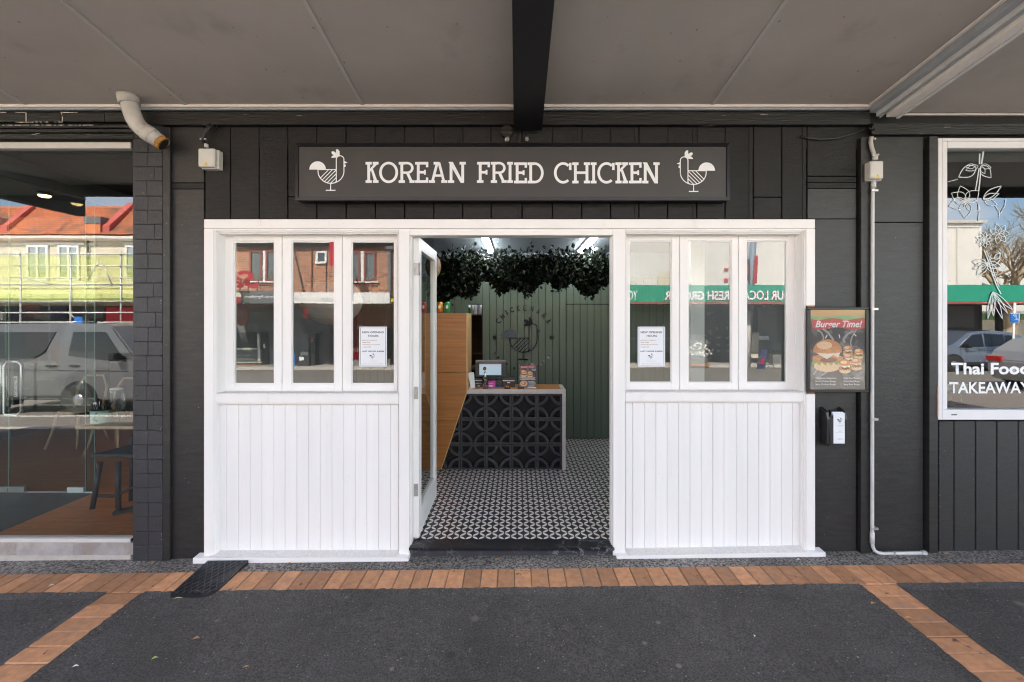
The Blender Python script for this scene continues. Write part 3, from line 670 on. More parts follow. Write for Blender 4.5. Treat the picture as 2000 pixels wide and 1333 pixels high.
# the long base sills
def base_sill(x0, x1, za, zb):
    mb = MB(); mb.hexa([(x0, -.062, za-.045), (x1, -.062, zb-.045), (x1, .04, zb-.043), (x0, .04, za-.043), (x0, -.062, za), (x1, -.062, zb), (x1, .04, zb+.006), (x0, .04, za+.006)])
    return mb.build('base_sill', 'white', sf, bevel=.003)
base_sill(X(376, -.062), X(797.5, -.062), .044, .047); base_sill(X(1205, -.062), X(1613, -.062), .058, .086)
mb = MB(); mb.hexa([(X(418), -.055, .0467), (X(778), -.055, .0490), (X(778), .029, .0555), (X(418), .029, .0532), (X(418), -.055, .0477), (X(778), -.055, .0500), (X(778), .029, .0565), (X(418), .029, .0542)]); mb.build('sill_wear', 'sill', sf)
mb = MB(); mb.hexa([(X(1223), -.055, .0607), (X(1566), -.055, .0841), (X(1566), .029, .0907), (X(1223), .029, .0672), (X(1223), -.055, .0617), (X(1566), -.055, .0851), (X(1566), .029, .0917), (X(1223), .029, .0682)]); mb.build('sill_wear', 'sill', sf)
# marble threshold
th = thing('marble_threshold', 'black white-veined marble threshold step in the open doorway', 'step', (0, 0, .0))
boxp('tread', 'marble_tread', th, X(800), X(1199), -.025, .099, .078, .1005, .003)
for (a, b) in ((800.5, 873), (873.6, 1000.5), (1001.1, 1198.5)): boxp('riser', 'marble', th, X(a), X(b), -.002, .05, -.02, .0775, .001)

# the open door leaves
def leaf(hx, sgn, ang, lab):
    """built closed along +y from the hinge line, then swung"""
    d = thing('door_leaf', lab, 'door', (hx, .082, FZ+.02)); w, t = .79, .042; zt = 2.43 - FZ - .02
    a, b = (-t, 0) if sgn < 0 else (0, t)
    O = Vector((hx, .082, FZ+.02))
    def bb(nm, x0, x1, y0, y1, z0, z1, m='white', bev=.003): return boxp(nm, m, d, O.x+x0, O.x+x1, O.y+y0, O.y+y1, O.z+z0, O.z+z1, bev)
    bb('stile', a, b, 0, .075, 0, zt); bb('stile', a, b, w-.075, w, 0, zt)
    bb('rail', a+.001, b-.001, .0755, w-.0755, zt-.085, zt-.001); bb('rail', a+.001, b-.001, .0755, w-.0755, .001, .19)
    bb('glazing_bead', a-.002, b+.002, .0757, .087, .1903, zt-.0853, bev=0); bb('glazing_bead', a-.002, b+.002, w-.087, w-.0757, .1903, zt-.0853, bev=0)
    bb('glazing_bead', a-.002, b+.002, .0872, w-.0872, zt-.097, zt-.0853, bev=0); bb('glazing_bead', a-.002, b+.002, .0872, w-.0872, .1903, .202, bev=0)
    m = MB(); xm = (a+b)/2; m.face([(O.x+xm, O.y+.08, O.z+.195), (O.x+xm, O.y+w-.08, O.z+.195), (O.x+xm, O.y+w-.08, O.z+zt-.09), (O.x+xm, O.y+.08, O.z+zt-.09)]); m.build('glass', 'glass_door', d)
    for zz in (zt-.30, zt*.46, .32):
        h = bb('hinge', (a+b)/2-.016, (a+b)/2+.016, -.003, -.0005, zz, zz+.095, 'hinge', 0)
    m = MB(); m.tube([(O.x+(b+.006 if sgn < 0 else a-.006), O.y-.006, O.z+zt-.30), (O.x+(b+.006 if sgn < 0 else a-.006), O.y-.006, O.z+zt-.205)], .006, 8); m.build('hinge_pin', 'hinge', d)
    d.rotation_euler = (0, 0, R(ang)); return d
leaf(X(818, .082), -1, 0.6, 'white glazed door leaf swung inward on the left of the doorway')
leaf(X(1203, .082), 1, -14, 'white glazed door leaf folded back behind the right hand window')
# ================================================================ THE OTHER SIDE OF THE STREET (seen mirrored in the panes)
M['s_cream'] = pm('cream_stucco', (.66, .60, .48), .8, .07, 1.2, stain=(1.5, .58, .8, (.45, .40, .31)))
M['s_white'] = pm('white_stucco', (.72, .69, .64), .8, .04, 1.0, stain=(1.1, .6, .8, (.6, .57, .52)))
M['s_red'] = pm('red_flashing_paint', (.50, .10, .08), .6, .1)
M['s_orange'] = pm('orange_patch_paint', (.60, .19, .08), .7, .1)
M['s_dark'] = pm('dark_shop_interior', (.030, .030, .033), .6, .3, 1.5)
M['s_grey'] = pm('grey_shop_paint', (.15, .15, .16), .7, .15, 2)
M['s_soff'] = pm('street_soffit', (.18, .17, .16), .8, .1)
M['s_green'] = pm('green_fascia_paint', (.02, .30, .19), .5, .04)
M['s_redline'] = pm('red_fascia_line', (.65, .04, .04), .5, .04)
M['s_fgrey'] = pm('grey_fascia_paint', (.13, .14, .145), .6, .05)
M['s_fwhite'] = pm('white_fascia_paint', (.78, .77, .75), .6, .04)
M['s_glass'] = glass('street_window_glass', (.5, .55, .55), base=.12, edge=.8)
M['s_pole'] = pm('blue_grey_pole_paint', (.20, .25, .30), .6, .1)
M['s_brown'] = pm('red_brown_joinery', (.25, .07, .05), .5, .1)
M['s_curtain'] = pm('lace_curtain', (.45, .44, .42), .8, .35, 14)
M['net'] = None
M['scaff'] = pm('galvanised_scaffold_tube', (.55, .55, .54), .4, .1, metallic=.3)
M['chalk'] = pm('chalk_writing', (.7, .7, .68), .9, .2)
M['foliage'] = pm('hedge_leaf', (.035, .07, .02), .6, .4, 8)
M['bark'] = pm('pale_bark', (.34, .26, .17), .9, .25, 5)
M['navy'] = pm('navy_shop_board', (.02, .03, .09), .6, .1)
M['orange_t'] = pm('orange_lettering', (.65, .16, .04), .6, .05)
M['flower'] = pm('white_flowers', (.75, .74, .70), .8, .3, 30)
def brick_mat():
    m = bpy.data.materials.new('orange_brickwork'); m.use_nodes = True; nt = m.node_tree; b = nt.nodes['Principled BSDF']
    g = node(nt, 'ShaderNodeNewGeometry'); sp = node(nt, 'ShaderNodeSeparateXYZ'); cb = node(nt, 'ShaderNodeCombineXYZ'); link(nt, g.outputs['Position'], sp.inputs[0])
    link(nt, sp.outputs[0], cb.inputs[0]); link(nt, sp.outputs[2], cb.inputs[1])
    br = node(nt, 'ShaderNodeTexBrick'); link(nt, cb.outputs[0], br.inputs['Vector']); br.inputs['Scale'].default_value = 1
    br.inputs['Brick Width'].default_value = .30; br.inputs['Row Height'].default_value = .105; br.inputs['Mortar Size'].default_value = .011; br.inputs['Bias'].default_value = -.15
    br.inputs['Color1'].default_value = (.50, .20, .09, 1); br.inputs['Color2'].default_value = (.20, .085, .06, 1); br.inputs['Mortar'].default_value = (.52, .42, .33, 1)
    link(nt, br.outputs['Color'], b.inputs['Base Color']); b.inputs['Roughness'].default_value = .85
    bp = node(nt, 'ShaderNodeBump', Strength=.5, Distance=.01, invert=True); link(nt, br.outputs['Fac'], bp.inputs['Height']); link(nt, bp.outputs[0], b.inputs['Normal'])
    return m
M['brickwork'] = brick_mat()
def roof_mat():
    m = bpy.data.materials.new('terracotta_roof_tiles'); m.use_nodes = True; nt = m.node_tree; b = nt.nodes['Principled BSDF']
    g = node(nt, 'ShaderNodeNewGeometry'); sp = node(nt, 'ShaderNodeSeparateXYZ'); cb = node(nt, 'ShaderNodeCombineXYZ'); link(nt, g.outputs['Position'], sp.inputs[0])
    link(nt, sp.outputs[0], cb.inputs[0]); link(nt, sp.outputs[2], cb.inputs[1])
    br = node(nt, 'ShaderNodeTexBrick'); link(nt, cb.outputs[0], br.inputs['Vector']); br.inputs['Scale'].default_value = 1
    br.inputs['Brick Width'].default_value = .26; br.inputs['Row Height'].default_value = .115; br.inputs['Mortar Size'].default_value = .012
    br.inputs['Color1'].default_value = (.62, .17, .055, 1); br.inputs['Color2'].default_value = (.42, .12, .05, 1); br.inputs['Mortar'].default_value = (.12, .05, .03, 1)
    n1 = node(nt, 'ShaderNodeTexNoise', Scale=1.6, Detail=6.0); link(nt, g.outputs['Position'], n1.inputs['Vector'])
    rr = node(nt, 'ShaderNodeMapRange'); rr.inputs['From Min'].default_value = .52; rr.inputs['From Max'].default_value = .72; link(nt, n1.outputs['Fac'], rr.inputs['Value'])
    mc = node(nt, 'ShaderNodeMix', data_type='RGBA'); mc.inputs['B'].default_value = (.13, .08, .05, 1); link(nt, rr.outputs[0], mc.inputs['Factor']); link(nt, br.outputs['Color'], mc.inputs['A'])
    link(nt, mc.outputs['Result'], b.inputs['Base Color']); b.inputs['Roughness'].default_value = .8; return m
M['rooftile'] = roof_mat()
def net_mat():
    m = bpy.data.materials.new('yellow_green_debris_net'); m.use_nodes = True; nt = m.node_tree; nt.nodes.clear()
    o = node(nt, 'ShaderNodeOutputMaterial'); t = node(nt, 'ShaderNodeBsdfTransparent'); t.inputs[0].default_value = (.93, .97, .72, 1)
    d = node(nt, 'ShaderNodeBsdfDiffuse'); d.inputs[0].default_value = (.58, .66, .16, 1); mx_ = node(nt, 'ShaderNodeMixShader'); mx_.inputs[0].default_value = .36
    link(nt, t.outputs[0], mx_.inputs[1]); link(nt, d.outputs[0], mx_.inputs[2]); link(nt, mx_.outputs[0], o.inputs[0]); return m
M['net'] = net_mat()
FY = -17.3                                                 # line of the far shopfronts
EY = -14.6                                                 # street edge of the far canopies
def rb(name, mat, par, px0, px1, py0, py1, yf, depth, bev=0):
    """box across the street; yf = its street-side face, measured from its mirror image"""
    x0, x1, z0, z1 = XR(px0, yf), XR(px1, yf), ZR(py1, yf), ZR(py0, yf)
    return boxp(name, mat, par, x0, x1, yf-depth, yf, z0, z1, bev)
def rt(name, s, mat, par, px0, px1, py0, py1, y, **k):
    return text(name, s, mat, par, XR(px0, y), XR(px1, y), ZR(py1, y), ZR(py0, y), y, flip=True, **k)
def window(par, px0, px1, py0, py1, yf, frame, fr=.07, mull=1, back='s_curtain', reveal=True):
    x0, x1, z0, z1 = XR(px0, yf), XR(px1, yf), ZR(py1, yf), ZR(py0, yf)
    w = boxp('window', back, par, x0, x1, yf+.002, yf+.01, z0, z1)
    boxp('frame', frame, w, x0, x1, yf+.011, yf+.07, z1-fr, z1); boxp('frame', frame, w, x0, x1, yf+.011, yf+.10, z0, z0+fr)
    boxp('frame', frame, w, x0, x0+fr, yf+.011, yf+.07, z0+fr, z1-fr); boxp('frame', frame, w, x1-fr, x1, yf+.011, yf+.07, z0+fr, z1-fr)
    for i in range(mull):
        xm = x0 + (x1-x0)*(i+1)/(mull+1); boxp('frame', frame, w, xm-fr/2, xm+fr/2, yf+.011, yf+.07, z0+fr, z1-fr)
    mb = MB(); mb.face([(x0+fr, yf+.03, z0+fr), (x1-fr, yf+.03, z0+fr), (x1-fr, yf+.03, z1-fr), (x0+fr, yf+.03, z1-fr)]); mb.build('pane', 's_glass', w)
    return w
# --- cream building with the tiled roof, left
b1 = thing('tiled_roof_building', 'cream two storey building with orange tiled roof across the street', 'building', (-21, FY-3, -.4))
x0, x1 = XR(-330, FY), XR(440, FY)
boxp('wall', 's_cream', b1, x0, x1, FY-6, FY, ZR(598, FY), ZR(466, FY))
rb('gutter', 's_white', b1, -330, 440, 461, 466, FY+.35, .35); rb('gutter', 's_fwhite', b1, -330, 440, 466.6, 469.5, FY+.22, .2)
rb('string_course', 's_cream', b1, -330, 440, 549, 556, FY+.15, .15); rb('string_course', 's_white', b1, -330, 440, 557, 563, FY+.08, .08)
ze = ZR(461, FY)
mb = MB(); mb.hexa([(x0, FY+.4, ze), (x1, FY+.4, ze), (x1, FY-6, ze), (x0, FY-6, ze), (x0, FY-.95, ze+1.55), (x1, FY-.95, ze+1.55), (x1, FY-6, ze+1.55), (x0, FY-6, ze+1.55)]); mb.build('roof', 'rooftile', b1)
mb = MB(); mb.box(x0, x1, FY-1.2, FY-.92, ze+1.54, ze+1.62); mb.build('ridge', 's_orange', b1)
for (a, bx, tz) in ((13, 66, 0), (211, 262, 0), (-190, -130, 0), (400, 460, 0)):   # firewall parapets with pillars at the eaves
    xa = XR(a, FY); xb = XR(bx, FY)
    boxp('pillar', 's_orange', b1, xa-.7, xa, FY-.1, FY+.35, ze+.0, ze+.5); boxp('pillar', 's_grey', b1, xa-.75, xa+.05, FY-.12, FY+.38, ze+.5, ze+.82)
    mb = MB(); mb.prism_x([(FY+.3, ze), (FY+.3, ze+.42), (FY-1.0, ze+1.82), (FY-5.9, ze+1.82), (FY-5.9, ze)], xa+.06, xa+.38); mb.build('firewall', 's_red', b1)
for (a, bx) in ((-120, -85), (-70, -35), (56, 98), (116, 158), (247, 289), (303, 345)):
    rb('window_reveal', 's_grey', b1, a-3, bx+2, 478, 552, FY+.001, .001) if False else None
    window(b1, a, bx, 480, 549, FY, 's_fwhite', .10, 1)
    rb('lintel', 's_white', b1, a-7, bx+7, 473.5, 478.5, FY+.10, .10)
rb('downpipe', 's_dark', b1, 171, 172.6, 470, 560, FY+.12, .08)
# its canopy and the dark shops below
rb('canopy', 's_fwhite', b1, -330, 440, 574, 583, EY, .10); boxp('canopy_roof', 's_white', b1, x0, x1, FY, EY-.1, ZR(577, EY)-.02, ZR(577, EY)+.02)
boxp('soffit', 's_soff', b1, x0, x1, FY+.01, EY-.1, ZR(583, EY)+.03, ZR(583, EY)+.06)
boxp('shop_wall', 's_dark', b1, x0, x1, FY-.3, FY-.01, -.7, ZR(598, FY)-.002)
rb('shop_sign', 'navy', b1, 22, 130, 598, 622, FY+.1, .08); rb('shop_sign', 'can_red', b1, 208, 262, 600, 633, FY+.1, .08); rb('shop_sign', 's_grey', b1, 163, 203, 598, 622, FY+.1, .08); rb('shop_sign', 's_brown', b1, 45, 78, 596, 606, FY+.14, .03)
rt('sign_lettering', 'Play here', 'orange_t', b1, 48, 92, 612, 622, FY+.11)
rb('shop_panel', 's_brown', b1, -40, 30, 640, 690, FY+.1, .1); rb('shop_panel', 's_fwhite', b1, -20, 8, 610, 625, FY+.1, .1)
# scaffold with its net
sc = thing('scaffold', 'galvanised tube scaffold draped in yellow green debris net', 'scaffold', (-19, -13.9, -.5))
SY = -13.7
for a in (-190, -100, -5, 42, 140, 238, 330, 425):
    mb = MB(); mb.tube([(XR(a, SY), SY, -.5), (XR(a, SY), SY, ZR(492, SY))], .03, 6); mb.build('upright', 'scaff', sc)
for yy in (497, 520, 543, 556, 589, 611, 630):
    mb = MB(); mb.tube([(XR(-330, SY), SY+.05, ZR(yy, SY)), (XR(440, SY), SY+.05, ZR(yy, SY))], .03, 6); mb.build('ledger', 'scaff', sc)
for (a, b, c, d) in ((142, 612, 170, 634), (60, 545, 110, 556), (200, 510, 180, 545), (205, 510, 226, 560)):
    mb = MB(); mb.tube([(XR(a, SY), SY+.1, ZR(b, SY)), (XR(c, SY), SY+.1, ZR(d, SY))], .022, 6); mb.build('brace', 'scaff', sc)
mb = MB(); nn = 60; pts = []
for i in range(nn+1):
    px_ = -330 + 770*i/nn; dy = .05*math.sin(i*1.7) + .03*math.sin(i*.6)
    pts.append((XR(px_, SY), SY-.06+dy*.6, px_))
for i in range(nn):
    p, q = pts[i], pts[i+1]; mb.face([(p[0], p[1], ZR(588, SY)), (q[0], q[1], ZR(588, SY)), (q[0], q[1], ZR(498+math.sin(i)*1, SY)), (p[0], p[1], ZR(498+math.sin(i-1)*1, SY))])
mb.build('debris_net', 'net', sc)
bs_ = thing('access_sign', 'small blue access sign tied to the scaffold', 'sign', (XR(155, SY), SY, ZR(627, SY)))
rb('panel', 'blue', bs_, 147, 163, 619, 634, SY+.14, .02); mb = MB(); mb.box(XR(150, SY), XR(159, SY), SY+.145, SY+.15, ZR(629, SY), ZR(627.6, SY)); mb.build('arrow', 'print_white', bs_)
# --- brick building, middle
b2 = thing('brick_building', 'orange brick two storey building with red framed windows across the street', 'building', (-9, FY-3, -.4))
x0, x1 = XR(458, FY), XR(1200, FY)
boxp('wall', 'brickwork', b2, x0, x1, FY-6, FY, ZR(600, FY), ZR(478, FY))
rb('parapet_band', 's_dark', b2, 440, 1200, 474, 479, FY+.25, 1.0); rb('parapet_cap', 's_fwhite', b2, 440, 1200, 470.6, 473.9, FY+.35, 1.2)
mb = MB()
rr = random.Random(4)
lint = [(482, 552), (610, 640), (675, 736), (860, 930), (1040, 1100)]
for (a, b) in lint:
    n = int((b-a)/2.0)
    for i in range(n): mb.box(XR(a+i*2.0, FY)+.004, XR(a+i*2.0+2.0, FY)-.004, FY+.001, FY+.012+rr.random()*.006, ZR(487.5, FY), ZR(481.5, FY))
stuff(mb.build('soldier_course', 'brick_orange' if 'brick_orange' in M else 'paver', b2))
for (a, b) in ((484, 550), (860, 925)): 
    pass
def pair(a, b, c, d, e, f):
    window(b2, a, b, e, f, FY, 's_brown', .09, 0); window(b2, c, d, e, f, FY, 's_brown', .09, 0)
    rb('mullion', 's_fwhite', b2, b+.3, c-.3, e, f, FY+.06, .06); rb('window_sill', 's_fwhite', b2, a-3, d+4, f+.5, f+3, FY+.12, .12); rb('window_sill', 's_brown', b2, a-3, d+3, f+4.2, f+9, FY+.05, .05)
pair(486, 511, 518, 543, 489, 549); pair(680, 703, 710, 733, 491, 549); pair(860, 885, 892, 917, 490, 549)
window(b2, 615, 637, 490, 515, FY, 's_fwhite', .10, 0, 's_grey')
rb('downpipe', 's_grey', b2, 756, 761.5, 484, 572, FY+.2, .14); rb('rainwater_head', 's_grey', b2, 752.5, 766, 480, 486, FY+.26, .22)
rb('pipe', 's_brown', b2, 604.5, 606.2, 480, 574, FY+.08, .06); rb('cable', 's_dark', b2, 634.4, 635.2, 516, 574, FY+.05, .03)
mb = MB(); mb.tube([(XR(572, FY), FY+.08, ZR(482, FY)), (XR(593, FY), FY+.08, ZR(574, FY))], .02, 6); mb.build('cable', 's_dark', b2)
# canopies
rb('grey_fascia', 's_fgrey', b2, 400, 560, 568.5, 593, EY, .1)
rt('fascia_lettering', 'Authentic Ingredients', 'print_white', b2, 474, 547, 577, 585, EY+.01, shear=.25)
mb = MB(); c = (XR(457, EY), ZR(580.5, EY)); flatp(mb, [(c[0]+.27*math.cos(R(i*15)), c[1]+.27*math.sin(R(i*15))) for i in range(24)], EY+.008); mb.build('fascia_badge', 'print_white', b2)
mb = MB(); flatp(mb, [(c[0]+.235*math.cos(R(i*15)), c[1]+.235*math.sin(R(i*15))) for i in range(12, 25)], EY+.012); mb.build('fascia_badge', 'can_red', b2)
mb = MB(); stroke(mb, [(c[0]+.25*math.cos(R(i*15)), c[1]+.25*math.sin(R(i*15))) for i in range(24)], .025, EY+.016, True); mb.build('fascia_badge', 'can_red', b2)
rb('white_fascia', 's_fwhite', b2, 561, 759.5, 571.5, 593, EY, .1); rb('fascia_end', 'yellow', b2, 760.5, 767, 583, 592, EY-.1, .1)
rt('fascia_lettering', 'BURGER', 'print_grey', b2, 622, 676, 582, 588.5, EY+.01)
rt('fascia_lettering', 'GOURMET', 'pink_pale' if 'pink_pale' in M else 'cornice', b2, 572, 616, 582, 588.5, EY+.01)
rb('fascia', 's_fgrey', b2, 770, 1140, 572, 594, EY, .1)
boxp('soffit', 's_soff', b2, x0, x1, FY+.01, EY-.1, ZR(593, EY)+.03, ZR(593, EY)+.08)
boxp('canopy_roof', 's_soff', b2, x0, x1, FY+.01, EY-.1, ZR(575, EY)-.06, ZR(575, EY)-.02)
boxp('shop_wall', 's_grey', b2, x0, XR(640, FY), FY-.3, FY-.01, -.7, ZR(600, FY)-.002); boxp('shop_wall', 's_grey', b2, XR(775, FY)+.001, x1, FY-.3, FY-.01, -.7, ZR(600, FY)-.002); rb('shop_window', 's_dark', b2, 905, 1190, 630, 700, FY+.04, .04); boxp('shop_wall', 's_brown', b2, XR(640, FY)+.001, XR(775, FY), FY-.3, FY-.01, -.7, ZR(600, FY)-.002)
rb('shop_window', 's_dark', b2, 440, 498, 650, 680, FY+.04, .04); rb('window_frame', 's_fwhite', b2, 440, 503, 681, 684, FY+.1, .1); rb('window_frame', 's_fwhite', b2, 499.5, 504, 653, 680.5, FY+.1, .1)
rb('shop_panel', 's_fgrey', b2, 450, 499, 685, 706, FY+.06, .06); rb('window_frame', 's_fwhite', b2, 460, 508, 707, 710, FY+.1, .1); rb('window_frame', 's_fwhite', b2, 500, 505, 684.5, 706.5, FY+.09, .09); rb('shop_panel', 's_brown', b2, 455, 506, 711, 723, FY+.06, .06)
rt('window_lettering', 'Finest by the Slice', 'print_white', b2, 462, 496, 693, 698, FY+.07, shear=.2)
rb('shop_door', 's_dark', b2, 508, 521, 648, 724, FY+.04, .04); rb('notice', 'paper', b2, 511, 515, 673, 681, FY+.06, .01)
rb('machine', 'mid_in', b2, 584, 600, 652, 694, FY+.6, .5); rb('machine', 's_dark', b2, 578, 602, 695, 718, FY+.6, .5); rb('notice', 'paper', b2, 582, 591, 697, 704, FY+.63, .01); rb('cash_machine', 'plastic_black', b2, 603, 613, 652, 722, FY+.5, .4); rb('notice', 'can_red', b2, 603.5, 612, 659, 661.5, FY+.52, .01); rb('notice', 'print_white', b2, 606, 609, 663, 667, FY+.52, .01)
rb('doorway', 's_dark', b2, 642, 686, 640, 722, FY+.03, .03); rb('shop_banner', 'can_red', b2, 650, 716, 677, 703, FY+.2, .02); rt('banner_lettering', 'GET 2', 'print_white', b2, 680, 704, 682, 688, FY+.21); rb('shop_window', 's_dark', b2, 720, 900, 640, 700, FY+.04, .04); rb('low_wall', 'mid_in', b2, 660, 760, 704, 722, FY+.4, .3)
rb('blue_board', 'blue', b2, 569, 573.5, 690, 722, FY+.7, .05)
hp = thing('blade_sign', 'pink red vertical blade sign hung from the brick wall', 'sign', (XR(646, -14), -14, 4))
rb('panel', 'can_red', hp, 641, 651, 462, 519, -15.2, .25); boxp('bracket', 's_dark', hp, XR(646, -15.2)-.03, XR(646, -15.2)+.03, -17.25, -15.5, 4.55, 4.6); rb('panel', 'can_red', hp, 590, 598, 603, 622, -15.2, .1)
# red script letters standing on the canopy
rs = thing('script_sign', 'large red script letters standing on the grey canopy across the street', 'sign', (XR(470, EY), EY, ZR(568, EY)))
text('lettering', 'Sa', 'can_red', rs, XR(441, EY), XR(503, EY), ZR(563, EY), ZR(528, EY), EY-.02, flip=True, bold=.03, shear=.35)
for a in (462, 478, 496): 
    mb = MB(); mb.tube([(XR(a, EY), EY-.1, ZR(568, EY)), (XR(a+3, EY), EY-.1, ZR(545, EY))], .02, 5); mb.build('strut', 's_dark', rs)
hg = thing('hanging_disc_sign', 'round pink shop sign hanging under the far grey canopy', 'sign', (XR(468, -16), -16, 2))
mb = MB(); mb.prism([(XR(468, -16)+.32*math.cos(R(i*20)), ZR(614, -16)+.52*math.sin(R(i*20))) for i in range(18)], -16.04, -16); mb.build('panel', 's_brown', hg)
text('lettering', 'Sals', 'print_grey', hg, XR(462, -16), XR(474, -16), ZR(618, -16), ZR(608, -16), -15.99, flip=True)
# --- white building with the green fascia, right
b3 = thing('white_building', 'white rendered building with long green lettered canopy across the street', 'building', (11, FY-3, -.4))
x0, x1 = XR(1202, FY), XR(1915, FY)
boxp('wall', 's_white', b3, x0, x1, FY-7, FY, ZR(585, FY), ZR(437, FY)); 
mb = MB(); mb.hexa([(x0-.05, FY-7, ZR(437, FY)), (x1+.1, FY-7, ZR(437, FY)), (x1+.1, FY+.12, ZR(437, FY)), (x0-.05, FY+.12, ZR(437, FY)), (x0-.05, FY-7, ZR(432, FY)), (x1+.15, FY-7, ZR(432, FY)), (x1+.15, FY+.15, ZR(432, FY)), (x0-.05, FY+.15, ZR(432, FY))]); mb.build('cornice', 's_white', b3)
rb('band', 's_white', b3, 1202, 1912, 442.5, 445, FY+.04, .04)
rb('downpipe', 's_white', b3, 1868, 1870, 446, 570, FY+.1, .08)
rb('soft_patch', 's_cream', b3, 1285, 1345, 530, 565, FY+.012, .01)
boxp('soffit', 's_soff', b3, x0, XR(2400, FY), FY+.01, EY-.1, ZR(594, EY)+.02, ZR(594, EY)+.06)
boxp('shop_wall', 's_dark', b3, x0, x1, FY-.3, FY-.01, -.7, ZR(585, FY)-.002)
rb('green_fascia', 's_green', b3, 1202, 2400, 557, 590.5, EY, .1); rb('red_line', 's_redline', b3, 1202, 2400, 591, 593.5, EY+.02, .14)
# lettering: read from our side of the street it runs from right to left in the mirror
rt('fascia_lettering', 'YOUR LOCAL', 'print_white', b3, 1444, 1562, 568, 586, EY+.03, bold=.02); rt('fascia_lettering', 'YOUR LOCAL', 'can_red', b3, 1443, 1561, 569, 587, EY+.02, bold=.03)
rt('fascia_lettering', 'FRESH GROCER', 'print_white', b3, 1300, 1436, 568, 586, EY+.03, bold=.02); rt('fascia_lettering', 'FRESH GROCER', 'can_red', b3, 1299, 1435, 569, 587, EY+.02, bold=.03)
rt('fascia_lettering', 'YO', 'print_white', b3, 1228, 1246, 568, 586, EY+.03, bold=.02)
rb('red_bracket', 's_redline', b3, 1418, 1424.5, 523.5, 528, FY+.1, .08); rb('red_bracket', 's_redline', b3, 1418, 1424.5, 544.5, 549.5, FY+.1, .08)
cb_ = rb('chalkboard', 's_dark', b3, 1372, 1434, 598, 700, FY+.3, .05)
mb = MB(); rr = random.Random(8)
for (cx_, cy_, w_, h_) in ((1384, 612, 14, 9), (1396, 641, 4, 8), (1417, 641, 5, 8), (1399, 660, 9, 4), (1417, 660, 10, 4), (1399, 673, 8, 5), (1418, 673, 8, 5), (1398, 685, 9, 3), (1417, 685, 12, 3), (1383, 650, 12, 10), (1380, 670, 9, 6)):
    for k in range(5):
        pts_ = [(XR(cx_ + rr.uniform(-w_/2, w_/2), FY), ZR(cy_ + rr.uniform(-h_/2, h_/2), FY)) for _ in range(3)]
        stroke(mb, pts_, 0.035, FY+.302+k*.001)
stuff(mb.build('chalk_writing', 'chalk', b3))
rb('shop_window', 's_grey', b3, 1482, 1520, 600, 670, FY+.03, .03); rb('shop_window', 's_fgrey', b3, 1235, 1330, 610, 690, FY+.03, .03); rb('shop_panel', 'mid_in', b3, 1448, 1560, 670, 722, FY+.08, .08); rb('glazing_bar', 's_fwhite', b3, 1222, 1330, 661.5, 662.6, FY+.08, .04); rb('notice', 'paper', b3, 1484, 1503, 657, 664, FY+.1, .01)
rb('shop_panel', 's_cream', b3, 1470, 1484, 650, 700, FY+.5, .05); rb('shop_panel', 'mid_in', b3, 1842, 1900, 598, 640, FY+.05, .05)
pl = thing('planter_box', 'pale grey planter box with low plants across the street', 'planter', (XR(1525, FY), FY+.9, -.5))
rb('box', 'mid_in', pl, 1512, 1542, 694, 715, FY+1.0, .4)
mb = MB(); rr = random.Random(2)
for i in range(160):
    c = Vector((XR(rr.uniform(1512, 1542), FY+.9), FY+rr.uniform(.65, .95), ZR(694, FY+.9)+rr.uniform(0, .12))); a = rr.random()*6; mb.face([c, c+Vector((.05*math.cos(a), .05*math.sin(a), .03)), c+Vector((0, .03, .09))])
stuff(mb.build('leaves', 'foliage', pl))
fl = thing('flower_stand', 'bank of white bouquets outside the grocer across the street', 'flowers', (XR(1362, FY), FY+1, -.5))
rb('crate', 'wood', fl, 1340, 1388, 711, 716, FY+1.4, .9); rb('crate', 's_fgrey', fl, 1342, 1384, 700, 711, FY+1.35, .7)
mb = MB()
for i in range(900):
    c = Vector((XR(rr.gauss(1362, 11), FY+1), FY+rr.uniform(.5, 1.2), ZR(rr.uniform(655, 702), FY+1))); r_ = .05; v = Vector((rr.uniform(-1, 1), rr.uniform(-1, 1), rr.uniform(-1, 1))).normalized(); u = v.orthogonal().normalized()*r_; w_ = v.cross(u)
    mb.face([c+u, c+w_, c-u, c-w_])
stuff(mb.build('blooms', 'flower', fl, normals=False))
# A-frame board
af = thing('a_frame_board', 'blue and red A-frame menu board on the far footpath', 'sign', (XR(1498, -15.8), -15.8, -.5))
mb = MB(); P_ = lambda px, py, y: (XR(px, y), y, ZR(py, y))
ya, yb_ = -15.4, -15.9
mb.face([P_(1481, 720, ya), P_(1495, 723, ya), P_(1503, 685, yb_), P_(1488, 684, yb_)]); mb.build('menu_face', 'navy', af)
mb = MB(); mb.face([P_(1487, 712, ya+.03), P_(1493, 713, ya+.03), P_(1497, 698, yb_+.15), P_(1491, 697, yb_+.15)]); mb.build('menu_print', 'can_red', af)
for (a, b) in (((1481, 722), (1489, 683)), ((1495, 725), (1503, 684)), ((1515, 723), (1503, 684)), ((1499, 712), (1511, 713))):
    mb = MB(); mb.tube([P_(a[0], a[1], ya), P_(b[0], b[1], yb_)], .018, 5); mb.build('frame_bar', 's_dark', af)
